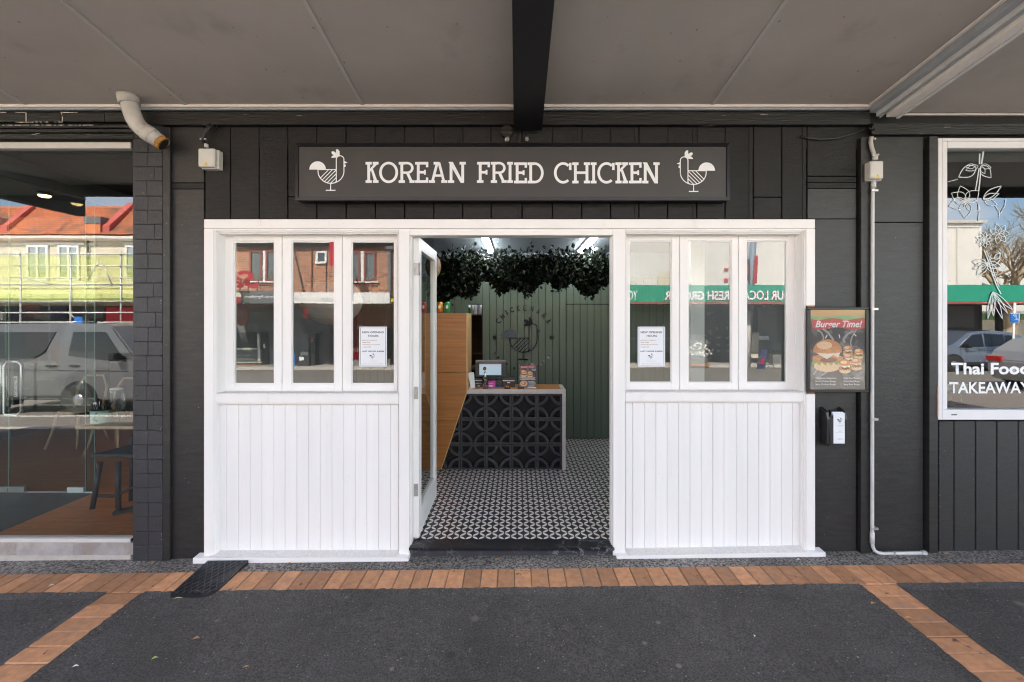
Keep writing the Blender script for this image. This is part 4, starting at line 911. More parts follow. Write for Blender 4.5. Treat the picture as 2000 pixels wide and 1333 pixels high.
# power pole with signs
pp = thing('power_pole', 'leaning blue grey steel pole on the far kerb', 'pole', (XR(1462, -15.9), -15.9, -.5))
mb = MB(); mb.tube([(XR(1461, -15.9), -15.9, -.5), (XR(1477, -15.9), -15.9, 7.0)], [.15, .13], 12); mb.build('shaft', 's_pole' if 's_pole' in M else 'gutter2', pp)
mb = MB(); mb.tube([(XR(1460, -15.6), -15.6, -.5), (XR(1462, -15.6), -15.6, ZR(607, -15.6))], [.16, .15], 12); mb.build('concrete_stub', 'concrete', pp)
mb = MB(); mb.tube([(XR(1464, -16.1), -16.1, 1.8), (XR(1466, -16.1), -16.1, 7.0)], .08, 8); mb.build('stay', 'gutter2', pp)
rs2 = thing('blade_sign', 'thin red blade sign on the pole before the white building', 'sign', (XR(1477, -15.4), -15.4, 4))
mb = MB(); mb.prism([(XR(1475, -15.5), ZR(555, -15.5)), (XR(1479, -15.5), ZR(555, -15.5)), (XR(1482.5, -15.5), ZR(500, -15.5)), (XR(1478.5, -15.5), ZR(500, -15.5))], -15.6, -15.45); mb.build('panel', 'can_red', rs2)
bs3 = thing('blade_sign', 'black blade sign with red and gold emblem on the pole', 'sign', (XR(1461, -15.4), -15.4, 4))
rb('panel', 's_dark', bs3, 1452, 1467, 506, 562, -15.45, .12); mb = MB(); e = lambda px, py: (XR(px, -15.44), ZR(py, -15.44)); flatp(mb, [e(1455, 540), e(1464, 536), e(1464, 521), e(1459, 512), e(1455, 520)], -15.44); mb.build('emblem', 'can_red', bs3)
rb('lettering', 'print_grey', bs3, 1456, 1463, 549, 558, -15.43, .002)
# bicycles rack
bk = thing('cycle_rack', 'row of slanted steel cycle hoops on the far kerb', 'cycle rack', (XR(1415, -16.6), -16.6, -.5))
for i in range(4):
    a = 1404 + i*7; mb = MB(); mb.tube([P_(a, 722, -16.6), P_(a+6, 708, -16.6), P_(a+8, 708, -16.6), P_(a+3, 723, -16.6)], .02, 6); mb.build('hoop', 'steel', bk)
# --- beyond: open forecourt to the right, sky, bare tree, far sheds
b4 = thing('grocery_building', 'low pale shop and porch right of the white building', 'building', (26, FY-10, -.5))
boxp('wall', 's_cream', b4, 22, 60, FY-14, FY-13.8, -.6, 1.6); boxp('roof', 'gutter2', b4, 22, 60, FY-14.2, FY-12, 2.1, 2.25)
for i in range(8): boxp('post', 's_dark', b4, 22.8+i*1.6, 23.0+i*1.6, FY-.2, FY, -.6, ZR(594, EY)+.02)
hill = MB(); n = 40
rr = random.Random(6)
top = [(-260 + 13*i, 4 + 3*math.sin(i*.7) + rr.uniform(-1, 1)) for i in range(41)]
for i in range(40): hill.hexa([(top[i][0], -150, -1), (top[i+1][0], -150, -1), (top[i+1][0], -130, -1), (top[i][0], -130, -1), (top[i][0], -150, top[i][1]), (top[i+1][0], -150, top[i+1][1]), (top[i+1][0], -130, top[i+1][1]-1), (top[i][0], -130, top[i][1]-1)])
struct(hill.build('hill', 'foliage'))
tr = thing('bare_tree', 'leafless winter tree with tangled pale branches behind the green canopy', 'tree', (32, -25, -.5))
rr = random.Random(12); trunk = MB(); twig = MB()
def branch(p, d, L, r, lev):
    q = p + d*L; m_ = (p+q)/2 + Vector((rr.uniform(-1, 1), rr.uniform(-1, 1), rr.uniform(-.3, .6)))*L*.1
    (trunk if lev < 2 else twig).tube([p, m_, q], [r, r*.85, r*.7], 6 if lev < 2 else 3, cap=False)
    if lev >= 6: return
    for k in range(3 if lev < 5 else 2):
        nd = (d + Vector((rr.uniform(-1, 1), rr.uniform(-1, 1), rr.uniform(-.55, .75)))*.8).normalized(); branch(q if k else m_.lerp(q, .6), nd, L*rr.uniform(.62, .85), r*.62, lev+1)
for a in range(4): branch(Vector((32+rr.uniform(-.2, .2), -25+rr.uniform(-.2, .2), 1.2)), Vector((rr.uniform(-.6, .6), rr.uniform(-.4, .4), 1)).normalized(), 2.3, .24, 0)
trunk.tube([(32, -25, -.6), (32, -25, 1.3)], [.45, .38], 10)
trunk.build('trunk', 'bark', tr, normals=False); stuff(twig.build('crown', 'bark', tr, normals=False))
ps = thing('parking_sign', 'blue parking sign on a white post across the street', 'sign', (XR(1976, -13.9), -13.9, -.4))
PSY = -13.2
mb = MB(); mb.tube([(XR(1974.5, PSY), PSY, -.4), (XR(1977.5, PSY), PSY, ZR(592, PSY))], .035, 8); mb.build('post', 's_fwhite', ps)
rb('panel', 'blue', ps, 1970, 1986, 613, 630, PSY+.06, .02); rb('panel', 'print_white', ps, 1969, 1987, 612, 631, PSY+.035, .01); mb = MB(); mb.box(XR(1974, PSY), XR(1982, PSY), PSY+.062, PSY+.066, ZR(624.5, PSY), ZR(623, PSY)); mb.build('symbol', 'print_white', ps)
rt('symbol', 'P', 'print_white', ps, 1975, 1981, 615, 621.5, PSY+.065)

# ================================================================ VEHICLES (built along +x, then placed)
M['car_silver'] = pm('silver_car_paint', (0.1852, 0.1901, 0.1998), .32, .02, 2, metallic=.55, coat=.6)
M['car_blue'] = pm('steel_blue_car_paint', (0.1800, 0.2250, 0.3060), .28, .02, 2, metallic=.5, coat=.7)
M['car_grey'] = pm('grey_car_paint', (.36, .37, .38), .3, .02, 2, metallic=.5, coat=.6)
M['car_glass'] = pm('tinted_car_glass', (.012, .014, .016), .06, 0, 1, spec=.8)
M['tyre'] = pm('tyre_rubber', (.02, .02, .02), .8, .1)
M['rim'] = pm('alloy_rim', (.35, .36, .38), .35, .05, metallic=.8)
M['trim_b'] = pm('black_car_trim', (.018, .018, .02), .5, .05)
M['lamp_r'] = pm('red_tail_lamp', (.45, .02, .02), .2, .02)
M['lamp_w'] = pm('headlamp_glass', (.6, .62, .65), .1, .02)
def car(name, label, w, prof, wheels, wr, wins, paint, loc, flip, extra=None, group=None):
    """prof: side outline (x, z, inset) ; wins: side window outlines"""
    c = thing(name, label, 'car' if name != 'delivery_van' else 'van', (0, 0, 0), group)
    def side(x, z):
        zs = max(0, z - wins['belt']); return w/2 - zs * wins['tumble'] - .04*max(0, .55 - z)
    mb = MB(); n = len(prof)
    A = [mb.bm.verts.new((p[0], side(*p), p[1])) for p in prof]; B = [mb.bm.verts.new((p[0], -side(*p), p[1])) for p in prof]
    mb.bm.faces.new(A); mb.bm.faces.new(B[::-1])
    for i in range(n): mb.bm.faces.new((A[i], B[i], B[(i+1)%n], A[(i+1)%n]))
    body = mb.build('body', paint, c, bevel=.035, seg=2)
    for p in body.data.polygons: p.use_smooth = False
    for s in (-1, 1):
        for poly in wins['side']:
            mb = MB(); o_ = .012; a = [mb.bm.verts.new((x, s*(side(x, z)+o_), z)) for x, z in poly]; mb.bm.faces.new(a)
            a2 = [mb.bm.verts.new((x, s*(side(x, z)-.03), z)) for x, z in poly]
            for i in range(len(poly)): mb.bm.faces.new((a[i], a[(i+1)%len(poly)], a2[(i+1)%len(poly)], a2[i]))
            mb.build('side_window', 'car_glass', c)
        for ln in wins.get('chrome', []):
            mb = MB(); mb.tube([(x, s*(side(x, z)+.012), z) for x, z in ln], .010, 5); mb.build('chrome_strip', 'steel', c)
        for ln in wins.get('seam', []):
            mb = MB(); mb.tube([(x, s*(side(x, z)+.0), z) for x, z in ln], .006, 4); mb.build('door_seam', 'trim_b', c)
        for (x, z) in wins.get('handle', []):
            mb = MB(); mb.box(x-.1, x+.1, s*(side(x, z)-.01), s*(side(x, z)+.03), z-.018, z+.018); mb.build('door_handle', wins.get('hmat', 'trim_b'), c, bevel=.008)
        if 'sill' in wins:
            mb = MB(); mb.box(wins['sill'][0], wins['sill'][1], s*(w/2-.06), s*(w/2+.012), wins['sill'][2], wins['sill'][3]); mb.build('sill_trim', 'trim_b', c, bevel=.01)
        if 'mirror' in wins:
            x, z = wins['mirror']; mb = MB(); mb.box(x-.1, x+.08, s*(side(x, z)+.04), s*(side(x, z)+.24), z-.07, z+.09); mb.build('wing_mirror', 'trim_b', c, bevel=.03, seg=2)
        for xw in wheels:
            mb = MB(); mb.prism([(xw + (wr+.07)*math.cos(R(a_)), wr + (wr+.07)*math.sin(R(a_))) for a_ in range(-20, 201, 10)], s*(w/2-.3), s*(w/2+.008)); mb.build('wheel_arch', 'trim_b', c)
            mb = MB(); mb.lathe([(wr*.55, -.09), (wr*.95, -.10), (wr, -.06), (wr, .06), (wr*.95, .10), (wr*.55, .09)], (xw, s*(w/2-.07), wr), 24, 'y'); wh = mb.build('wheel', 'tyre', c)
            mb = MB(); mb.lathe([(wr*.08, s*.105), (wr*.2, s*.10), (wr*.62, s*.075)], (xw, s*(w/2-.07), wr), 20, 'y'); mb.build('rim', 'rim', wh)
    for (x0, x1, z0, z1, y0, y1, m_, nm) in (extra or []):
        mb = MB(); mb.box(x0, x1, y0, y1, z0, z1); mb.build(nm, m_, c, bevel=.01)
    c.location = loc
    if flip: c.rotation_euler = (0, 0, math.pi)
    return c
# silver van driving by (mirrored: its nose points to +x)
van_p = [(0, .42), (0, 1.2), (.12, 1.86), (.35, 1.95), (2.9, 1.96), (3.2, 1.90), (3.75, 1.22), (4.0, 1.0), (4.06, .75), (4.05, .42), (3.9, .32), (.1, .32)]
car('delivery_van', 'silver delivery van with dark side windows driving past', 1.75, van_p, (.65, 2.55), .33,
    dict(belt=1.1, tumble=.10, side=[[(.28, 1.22), (1.55, 1.22), (1.78, 1.34), (2.0, 1.78), (.38, 1.78)], [(2.32, 1.27), (3.55, 1.14), (3.42, 1.30), (3.06, 1.78), (2.38, 1.78)]],
         seam=[[(2.16, .4), (2.16, 1.85)], [(.2, .98), (3.6, .94)], [(1.3, .4), (1.3, 1.15)]], handle=[(2.45, 1.06), (1.95, 1.05)], sill=(.9, 2.15, .33, .42), mirror=(3.45, 1.25)),
    'car_silver', (-11.95, -6.9, gz(-5, -6.4)-.0), False, extra=[(4.03, 4.1, .62, .85, .45, .8, 'lamp_w', 'headlight'), (4.03, 4.1, .62, .85, -.8, -.45, 'lamp_w', 'headlight'), (3.98, 4.09, .35, .55, -.8, .8, 'trim_b', 'bumper'), (-.03, .03, .9, 1.4, .74, .86, 'lamp_r', 'tail_light'), (-.03, .03, .9, 1.4, -.86, -.74, 'lamp_r', 'tail_light'), (1.85, 2.0, 1.95, 2.06, -.1, .1, 'trim_b', 'roof_bracket')])
suv_p = [(0, .55), (-.02, .85), (.08, 1.05), (.45, 1.42), (.95, 1.62), (1.5, 1.68), (2.4, 1.67), (2.75, 1.58), (3.5, 1.10), (4.25, .98), (4.4, .8), (4.4, .45), (4.25, .28), (.15, .28)]
suv = dict(belt=1.0, tumble=.28, side=[[(.55, 1.18), (.95, 1.12), (1.35, 1.08), (1.32, 1.50), (1.1, 1.50)], [(1.40, 1.08), (2.18, 1.05), (2.15, 1.56), (1.37, 1.53)], [(2.26, 1.05), (3.25, 1.02), (3.05, 1.2), (2.62, 1.52), (2.24, 1.56)]],
    chrome=[[(.5, 1.10), (1.35, 1.04), (2.2, 1.01), (3.3, .98)], [(.5, 1.12), (1.1, 1.55), (2.3, 1.6), (2.65, 1.55), (3.35, 1.02)]],
    seam=[[(2.22, .35), (2.22, 1.05)], [(1.3, .5), (1.38, 1.05)], [(3.2, .35), (3.22, 1.0)], [(.5, .95), (3.0, .86), (3.3, .78)]], handle=[(1.55, .97), (2.42, .95)], sill=(.95, 3.15, .28, .42), mirror=(3.05, 1.08), hmat='car_blue')
car('parked_car', 'steel blue crossover parked at the far kerb', 1.8, suv_p, (.85, 3.5), .34, suv, 'car_blue', (21.2, -15.25, gz(20, -15.2)), True,
    extra=[(4.36, 4.43, .7, .85, .5, .85, 'lamp_w', 'headlight'), (4.36, 4.43, .7, .85, -.85, -.5, 'lamp_w', 'headlight'), (-.04, .03, .85, .98, .5, .85, 'lamp_r', 'tail_light'), (-.04, .03, .85, .98, -.85, -.5, 'lamp_r', 'tail_light'), (1.6, 2.4, 1.685, 1.71, -.5, .5, 'trim_b', 'roof_panel')])
hat_p = [(0, .45), (-.02, .8), (.12, 1.08), (.55, 1.42), (1.1, 1.50), (2.1, 1.48), (2.5, 1.36), (3.15, .98), (3.9, .85), (4.0, .7), (4.0, .4), (3.85, .24), (.15, .24)]
hat = dict(belt=.95, tumble=.28, side=[[(.5, 1.05), (1.3, 1.0), (1.28, 1.38), (.85, 1.36)], [(1.36, 1.0), (2.75, .95), (2.3, 1.33), (1.34, 1.38)]], seam=[[(1.32, .35), (1.33, 1.0)], [(2.75, .35), (2.78, .95)]], handle=[(1.55, .9)], sill=(.95, 2.9, .24, .34), mirror=(2.6, 1.0))
car('hatchback_car', 'grey hatchback driving past nearer than the parked crossover', 1.72, hat_p, (.8, 3.2), .31, hat, 'car_grey', (14.1, -8.9, gz(12, -8.9)), False,
    extra=[(-.05, .05, .78, .92, .45, .86, 'lamp_r', 'tail_light'), (-.05, .05, .78, .92, -.86, -.45, 'lamp_r', 'tail_light'), (3.95, 4.02, .62, .75, .5, .82, 'lamp_w', 'headlight'), (3.95, 4.02, .62, .75, -.82, -.5, 'lamp_w', 'headlight'), (-.03, .03, .5, .62, -.26, .26, 'print_white', 'number_plate')])
# box sign hanging under our canopy, seen mirrored in the restaurant glass
hs = thing('hanging_box_sign', 'dark box sign hung under the canopy near the restaurant', 'sign', (-6.8, -2.5, 3.4))
boxp('box', 's_dark', hs, -6.95, -6.8, -3.56, -2.0, 3.4, 3.82, .01); 
for yy in (-3.3, -2.3): boxp('hanger', 'steel', hs, -6.89, -6.86, yy, yy+.03, 3.8201, cz(yy)-.002)
# ================================================================ THE SHOP SIGN
sg = thing('shop_sign', 'long black light box sign lettered KOREAN FRIED CHICKEN above the doorway', 'sign', (0, -.06, 2.8))
ys = -.11
sx0, sx1, sz0, sz1 = X(575, ys), X(1427, ys), Z(391.5, ys), Z(279, ys)
fw = .026
boxp('case', 'sign_frame', sg, sx0+.004, sx1-.004, ys+.012, .002, sz0+.004, sz1-.004, .002)
def mitre(nm, pts):
    mb = MB(); a = [(p[0], ys+(.0 if i < 2 else .009), p[1]) for i, p in enumerate(pts)]
    mb.hexa([(pts[0][0], ys+.006, pts[0][1]), (pts[1][0], ys+.006, pts[1][1]), (pts[2][0], ys, pts[2][1]), (pts[3][0], ys, pts[3][1]),
             (pts[0][0], ys+.0115, pts[0][1]), (pts[1][0], ys+.0115, pts[1][1]), (pts[2][0], ys+.0118, pts[2][1]), (pts[3][0], ys+.0118, pts[3][1])])
    mb.build(nm, 'sign_frame', sg, bevel=.0006)
mitre('frame_bar', [(sx0, sz0), (sx1, sz0), (sx1-fw, sz0+fw), (sx0+fw, sz0+fw)]); mitre('frame_bar', [(sx1, sz1), (sx0, sz1), (sx0+fw, sz1-fw), (sx1-fw, sz1-fw)])
mitre('frame_bar', [(sx0, sz1), (sx0, sz0), (sx0+fw, sz0+fw), (sx0+fw, sz1-fw)]); mitre('frame_bar', [(sx1, sz0), (sx1, sz1), (sx1-fw, sz1-fw), (sx1-fw, sz0+fw)])
boxp('face', 'sign_face', sg, sx0+fw+.001, sx1-fw-.001, ys+.0085, ys+.0118, sz0+fw+.001, sz1-fw-.001)
yl = ys + .0075
KZ = [0]
def U(x, y): return (X(x, yl), Z(y, yl))
def glyph(ch, x, w, y0=316.9, y1=358.0, sl=0.0):
    """slab serif capitals, drawn stroke by stroke; x, w in picture units"""
    mb = MB(); h = y1 - y0; t = 5.5; sh = 5.3; q = [0]
    def poly(p):
        q[0] += 1; pts = [U(x+a, y0+b) for a, b in p]; flatp(mb, pts, yl - .00025*q[0])
    def rc(a, b, c, d): poly([(a, b), (c, b), (c, d), (a, d)])
    def ser(xc, top, hw=6.1): rc(xc-hw, 0, xc+hw, sh) if top else rc(xc-hw, h-sh, xc+hw, h)
    def arc(cx, cy, rx, ry, a0, a1, tt=t, n=26):
        q[0] += 1; o_ = ell(cx, cy, rx, ry, n, a0, a1); i_ = ell(cx, cy, rx-tt, ry-tt*.95, n, a0, a1)
        if abs(a1-a0) >= 360: o_.append(o_[0]); i_.append(i_[0])
        for k in range(len(o_)-1): mb.face([(*(U(x+p[0], y0+p[1])[:1]), yl-.00025*q[0], U(x+p[0], y0+p[1])[1]) for p in (o_[k], o_[k+1], i_[k+1], i_[k])])
    s = 6.1
    if ch == 'K':
        rc(s-t/2, 0, s+t/2, h); ser(s, 1); ser(s, 0); poly([(s, 22), (s, 16.5), (17.5, 3), (22.6, 3), (22.6, 5)]); poly([(10.5, 16), (14, 12.5), (23.5, h-3), (17, h-3)]); ser(w-5.6, 1, 5.6); ser(w-5.4, 0, 5.4)
    if ch == 'O': arc(w/2, h/2, w/2, h/2+.4, 0, 360, 5.3)
    if ch == 'R':
        rc(s-t/2, 0, s+t/2, h); ser(s, 1); ser(s, 0); arc(w-14.5, 11.8, 12.4, 11.8, -90, 90, 5.0); rc(s, 0, w-14.4, 4.8); rc(s, 18.8, w-14.4, 23.4); poly([(w-17, 22), (w-11, 22), (w-3, h-2), (w-9, h-2)]); rc(w-10, h-sh, w, h)
    if ch in 'EF':
        rc(s-t/2, 0, s+t/2, h); ser(s, 1); rc(s, 0, w, sh); rc(w-4.6, sh-.5, w, 10.5); rc(s, 17.8, w-5.5, 22.8); rc(w-8.5, 15.6, w-4.8, 25)
        if ch == 'E': ser(s, 0); rc(s, h-sh, w, h); rc(w-4.6, h-10.5, w, h-sh+.5)
        else: ser(s, 0, 6.4)
    if ch == 'A':
        m = w/2; poly([(m-4.2, 1), (m+1.2, 1), (9.2, h-2), (4, h-2)]); poly([(m-1.2, 1), (m+4.2, 1), (w-4, h-2), (w-9.2, h-2)]); rc(m-9.5, 24.4, m+9.5, 29); ser(m-3.2, 1, 5.6); ser(6, 0, 6); ser(w-6, 0, 6)
    if ch == 'N':
        rc(s-t/2, 3, s+t/2, h); ser(s, 0); poly([(1, 0), (9.5, 0), (w-3.4, h), (w-9.5, h)]); rc(w-s-t/2+.4, 0, w-s+t/2+.4, h); ser(w-s+.4, 1)
    if ch == 'I': rc(w/2-t/2, 0, w/2+t/2, h); ser(w/2, 1, w/2); ser(w/2, 0, w/2)
    if ch == 'D':
        rc(s-t/2, 0, s+t/2, h); ser(s, 1); ser(s, 0); arc(w-17.5, h/2, 17.5, h/2, -90, 90, 5.2); rc(s, 0, w-17.4, 5.1); rc(s, h-5.1, w-17.4, h)
    if ch == 'C': arc(h*.44, h/2, h*.44, h/2+.4, 50, 312, 5.3); rc(w-5, 1, w, 15); 
    if ch == 'H':
        rc(s-t/2, 0, s+t/2, h); ser(s, 1); ser(s, 0); rc(w-s-t/2, 0, w-s+t/2, h); ser(w-s, 1); ser(w-s, 0); rc(s, 17.8, w-s, 22.8)
    mb.build('letter', 'print_white', sg, normals=False)
z4 = lambda a, o=560: o + a/4.545
for ch, a, b, o in (('K', 700, 815, 560), ('O', 820, 989, 560), ('R', 994, 1136, 560), ('E', 1140, 1257, 560), ('A', 1262, 1426, 560), ('N', 1431, 1588, 560), ('F', 1690, 1804, 560), ('R', 1812, 1953, 560), ('I', 1957, 2008, 560),
                    ('E', 18, 133, 1000), ('D', 138, 281, 1000), ('C', 372, 528, 1000), ('H', 535, 693, 1000), ('I', 699, 750, 1000), ('C', 757, 911, 1000), ('K', 918, 1029, 1000), ('E', 1037, 1150, 1000), ('N', 1155, 1308, 1000)):
    dy = .0 if o == 560 else .9
    glyph(ch, z4(a, o), (b-a)/4.545, 316.7+dy, 357.8+dy)
def bird(par, fn, y, mat, mirror=1, nm=('tail', 'outline', 'hatching', 'comb', 'beak', 'leg'), lw=.011, tail_mat=None, comb_mat=None):
    """the shop's line-drawn hen; fn maps its drawing units to (x, z); drawing units: body centre (393, 333), width 230"""
    g = lambda a, b: fn(a, b); k = .00025
    mb = MB(); flatp(mb, [g(*p) for p in [(200, 326)] + [(274+74*math.cos(R(t)), 326-74*math.sin(R(t))) for t in range(180, -1, -9)]], y); mb.build(nm[0], tail_mat or mat, par, normals=False)
    mb = MB()
    body = [(278, 326)] + [(393-115*math.cos(R(t)), 340+108*math.sin(R(t))) for t in range(0, 181, 9)] + [(508, 235)] + [(474+34*math.cos(R(t)), 236-33*math.sin(R(t))) for t in range(0, 181, 15)] + [(440, 440)]
    stroke(mb, [g(*p) for p in body], lw, y-k); stroke(mb, [g(278, 326), g(440, 326)], lw, y-2*k); mb.build(nm[1], mat, par, normals=False)
    mb = MB()
    for c in range(6):                                   # diagonal hatching clipped to the belly
        s_ = 620 + c*30 if False else 0
        o_ = -70 + c*34
        pts = []
        for t in range(0, 200):
            a = 280 + t; b = 330 + (o_ + 160) - t * 1.0
            if 279 < a < 439 and b > 327 and ((a-393)/115)**2 + (max(0, b-340)/108)**2 < .985: pts.append((a, b))
        if len(pts) > 4: stroke(mb, [g(*pts[0]), g(*pts[-1])], lw*.9, y-3*k)
    mb.build(nm[2], mat, par, normals=False)
    mb = MB()
    for pet in ([(446, 216), (438, 190), (438, 146), (456, 146), (470, 166), (470, 205)], [(441, 214), (420, 203), (401, 186), (397, 168), (412, 163), (432, 172), (443, 192)], [(443, 221), (394, 222), (402, 208), (414, 201), (430, 201), (446, 210)]): flatp(mb, [g(*p) for p in pet], y-k*(4+len(mb.bm.faces)))
    mb.build(nm[3], comb_mat or mat, par, normals=False)
    mb = MB(); flatp(mb, [g(511, 250), g(541, 263), g(511, 273)], y-k); flatp(mb, [g(511, 278)] + [g(511+14*math.sin(R(t)), 291-13*math.cos(R(t))) for t in range(0, 181, 20)], y-2*k); mb.build(nm[4], tail_mat or mat, par, normals=False)
    mb = MB(); stroke(mb, [g(390, 448), g(390, 509)], lw, y-k); stroke(mb, [g(347, 510), g(433, 510)], lw*1.15, y-2*k); mb.build(nm[5], mat, par, normals=False)
bird(sg, lambda a, b: (X(560+a/4.545, yl), Z(260+b/4.545, yl)), yl, 'print_white', lw=.0066)
bird(sg, lambda a, b: (X(1000+(2002-a)/4.545, yl), Z(262.2+b/4.545, yl)), yl, 'print_white', lw=.0066)
for px_ in (992, 1029): 
    mb = MB(); mb.tube([(X(px_), -.02, Z(270)), (X(px_), -.05, Z(279))], .012, 8); mb.build('hanging_bolt', 'hinge', sg)
jb = thing('round_junction_box', 'small black round conduit box left of the beam end', 'junction box', (X(990), -.03, Z(262)))
mb = MB(); mb.lathe([(.03, 0), (.045, -.006), (.045, -.04)], (X(990), .003, Z(260)), 20, 'y'); mb.build('cover', 'fascia_black', jb); mb = MB(); mb.tube([(X(989), -.02, Z(272)), (X(989), -.02, Z(279))], .011, 8); mb.build('stub', 'conduit', jb)

# ================================================================ THINGS FIXED TO THE WALL
def isolator(lab, a, b, c, d, y):
    t = thing('isolator_box', lab, 'electrical box', (X((a+b)/2, y), y, Z((c+d)/2, y)), 'isolator boxes on the dark wall')
    boxp('base', 'box_cream', t, X(a, y)-.0+.004, X(b, y)+.012, y+.03, .005, Z(d, y)-.006, Z(c, y)+.0, .004)
    boxp('lid', 'box_cream', t, X(a, y), X(b, y), y, y+.0295, Z(d, y), Z(c, y), .006)
    for i in (a+2.2, b-2.2):
        for j in (c+2.5, d-2.5):
            m = MB(); m.lathe([(.0035, 0), (.0035, -.0015)], (X(i, y), y-.0002, Z(j, y)), 10, 'y'); m.build('screw', 'hinge', t)
    xm, zb = X((a+b)/2, y), Z(d-3.2, y); m = MB(); flatp(m, [(xm-.014, zb), (xm+.014, zb), (xm, zb+.025)], y-.0012); m.build('warning_triangle', 'yellow', t, normals=False)
    m = MB(); stroke(m, [(xm, zb+.015), (xm-.002, zb+.009), (xm+.002, zb+.009), (xm, zb+.004)], .0022, y-.0016); m.build('warning_mark', 'print_black', t, normals=False)
    text('embossed_lettering', 'ISOLATOR', 'print_grey', t, X(a+5, y), X(b-5, y), Z(c+7.2, y), Z(c+4.8, y), y-.0008) if False else None
    return t
isolator('cream isolator box on the dark wall left of the long sign', 386.5, 418.5, 290, 326, -.075)
isolator('cream isolator box above the grey conduit beside the recess', 1700.5, 1726, 314.5, 349, -.085)
cb1 = thing('black_cables', 'short black cables running from the fascia to the left isolator box', 'cable', (X(410), -.04, Z(270)))
for k in range(3):
    m = MB(); m.tube([(X(415+k*4), -.03, Z(243)), (X(411+k*3), -.05, Z(258)), (X(405+k*1.5), -.05, Z(270)), (X(403+k), -.045, Z(283))], .006, 8); m.build('cable', 'plastic_black', cb1)
m = MB(); m.tube([(X(403, -.04), -.04, Z(289, -.04)), (X(403, -.04), -.04, Z(282, -.04))], .014, 12); m.build('gland', 'box_cream', cb1)
rnd = random.Random(3)
for k in range(6):
    m = MB(); a = 412 + rnd.uniform(0, 18); m.tube([(X(a), -.03, Z(246)), (X(a+rnd.uniform(-6, 6)), -.045, Z(253+rnd.uniform(0, 8))), (X(a+rnd.uniform(-5, 5)), -.03, Z(247+rnd.uniform(0, 8)))], .004, 6); m.build('cable_tie', 'plastic_black', cb1)
for a in (402, 410):
    m = MB(); m.box(X(a)-.006, X(a)+.006, -.055, -.04, Z(279), Z(276)); m.build('clip', 'clip', cb1)
cb2 = thing('black_cables', 'sagging black cable below the fascia right of the long sign', 'cable', (X(1620), -.03, Z(270)))
for k in range(2):
    m = MB(); m.tube([(X(1561+k*2), -.012, Z(267+k)), (X(1575), -.018, Z(271.5+k)), (X(1600), -.02, Z(274.5+k*.8)), (X(1630), -.02, Z(272+k)), (X(1660), -.018, Z(264+k)), (X(1684), -.018, Z(256+k))], .0052, 7); m.build('cable', 'plastic_black', cb2)
for k in range(8):
    m = MB(); a = 1684 + rnd.uniform(0, 14); b = 248 + rnd.uniform(0, 10); m.tube([(X(a), -.04, Z(b)), (X(a+rnd.uniform(-6, 6)), -.055, Z(b+rnd.uniform(3, 10))), (X(a+rnd.uniform(-5, 5)), -.035, Z(b+rnd.uniform(2, 12)))], .007, 6); m.build('cable', 'plastic_black', cb2)
# conduit
cd = thing('grey_conduit', 'pale grey conduit dropping from the isolator box and bending right at the ground', 'conduit', (X(1704), -.05, .1))
yc = -.042
m = MB(); m.tube([(X(1706, yc), yc, Z(350, yc)), (X(1704.5, yc), yc, Z(380, yc)), (X(1703.5, yc), yc, Z(700, yc)), (X(1703.5, yc), yc, Z(1055, yc)), (X(1704.5, yc), yc, Z(1068, yc)), (X(1708, yc), yc, Z(1076, yc)), (X(1715, yc), yc, Z(1080, yc)), (X(1725, yc), yc, Z(1081.5, yc)), (X(1806, yc), yc, Z(1080.5, yc))], .0115, 12); m.build('pipe', 'conduit', cd)
m = MB(); m.tube([(X(1706, yc), yc, Z(351, yc)), (X(1706, yc), yc, Z(369, yc))], .0165, 12); m.build('coupling', 'conduit', cd)
m = MB(); m.tube([(X(1800, yc), yc, Z(1080.5, yc)), (X(1808, yc), yc, Z(1080.5, yc))], .016, 12); m.build('coupling', 'conduit', cd)
m = MB(); m.tube([(X(1703.5, yc), yc, Z(1040, yc)), (X(1703.5, yc), yc, Z(1062, yc))], .0145, 12); m.build('coupling', 'conduit', cd)
for yy in (373, 604, 819, 1032):
    xm = X(1704, yc); m = MB(); m.box(xm-.016, xm+.034, yc-.0135, yc-.010, Z(yy, yc)-.008, Z(yy, yc)+.008); m.box(xm+.017, xm+.034, yc-.0099, -.022, Z(yy, yc)-.007, Z(yy, yc)+.007); m.build('saddle_clip', 'clip', cd, bevel=.001)
for xx in (1736, 1795):
    m = MB(); m.box(X(xx)-.008, X(xx)+.008, yc-.0135, yc-.010, Z(1084), Z(1070)); m.build('saddle_clip', 'clip', cd, bevel=.001)
fx = thing('flexible_conduit', 'short bent flexible conduit between the canopy corner and the right isolator box', 'conduit', (X(1706), -.05, Z(300)))
m = MB(); m.tube([(X(1702, yc), yc, Z(268, yc)), (X(1700.5, yc), yc, Z(278, yc)), (X(1703, yc), yc, Z(290, yc)), (X(1707, yc), yc, Z(302, yc)), (X(1708.5, yc), yc, Z(314, yc))], .0135, 12); m.build('hose', 'pvc', fx)
m = MB(); m.tube([(X(1709, yc), yc, Z(303, yc)), (X(1709, yc), yc, Z(314, yc))], .018, 12); m.build('gland', 'conduit', fx)
for xx, yy in ((1703, 305), (1712, 304), (1706, 273)):
    m = MB(); m.lathe([(.008, 0), (.008, -.012)], (X(xx, yc), yc-.004, Z(yy, yc)), 10, 'y'); m.build('clip_screw', 'clip', fx)
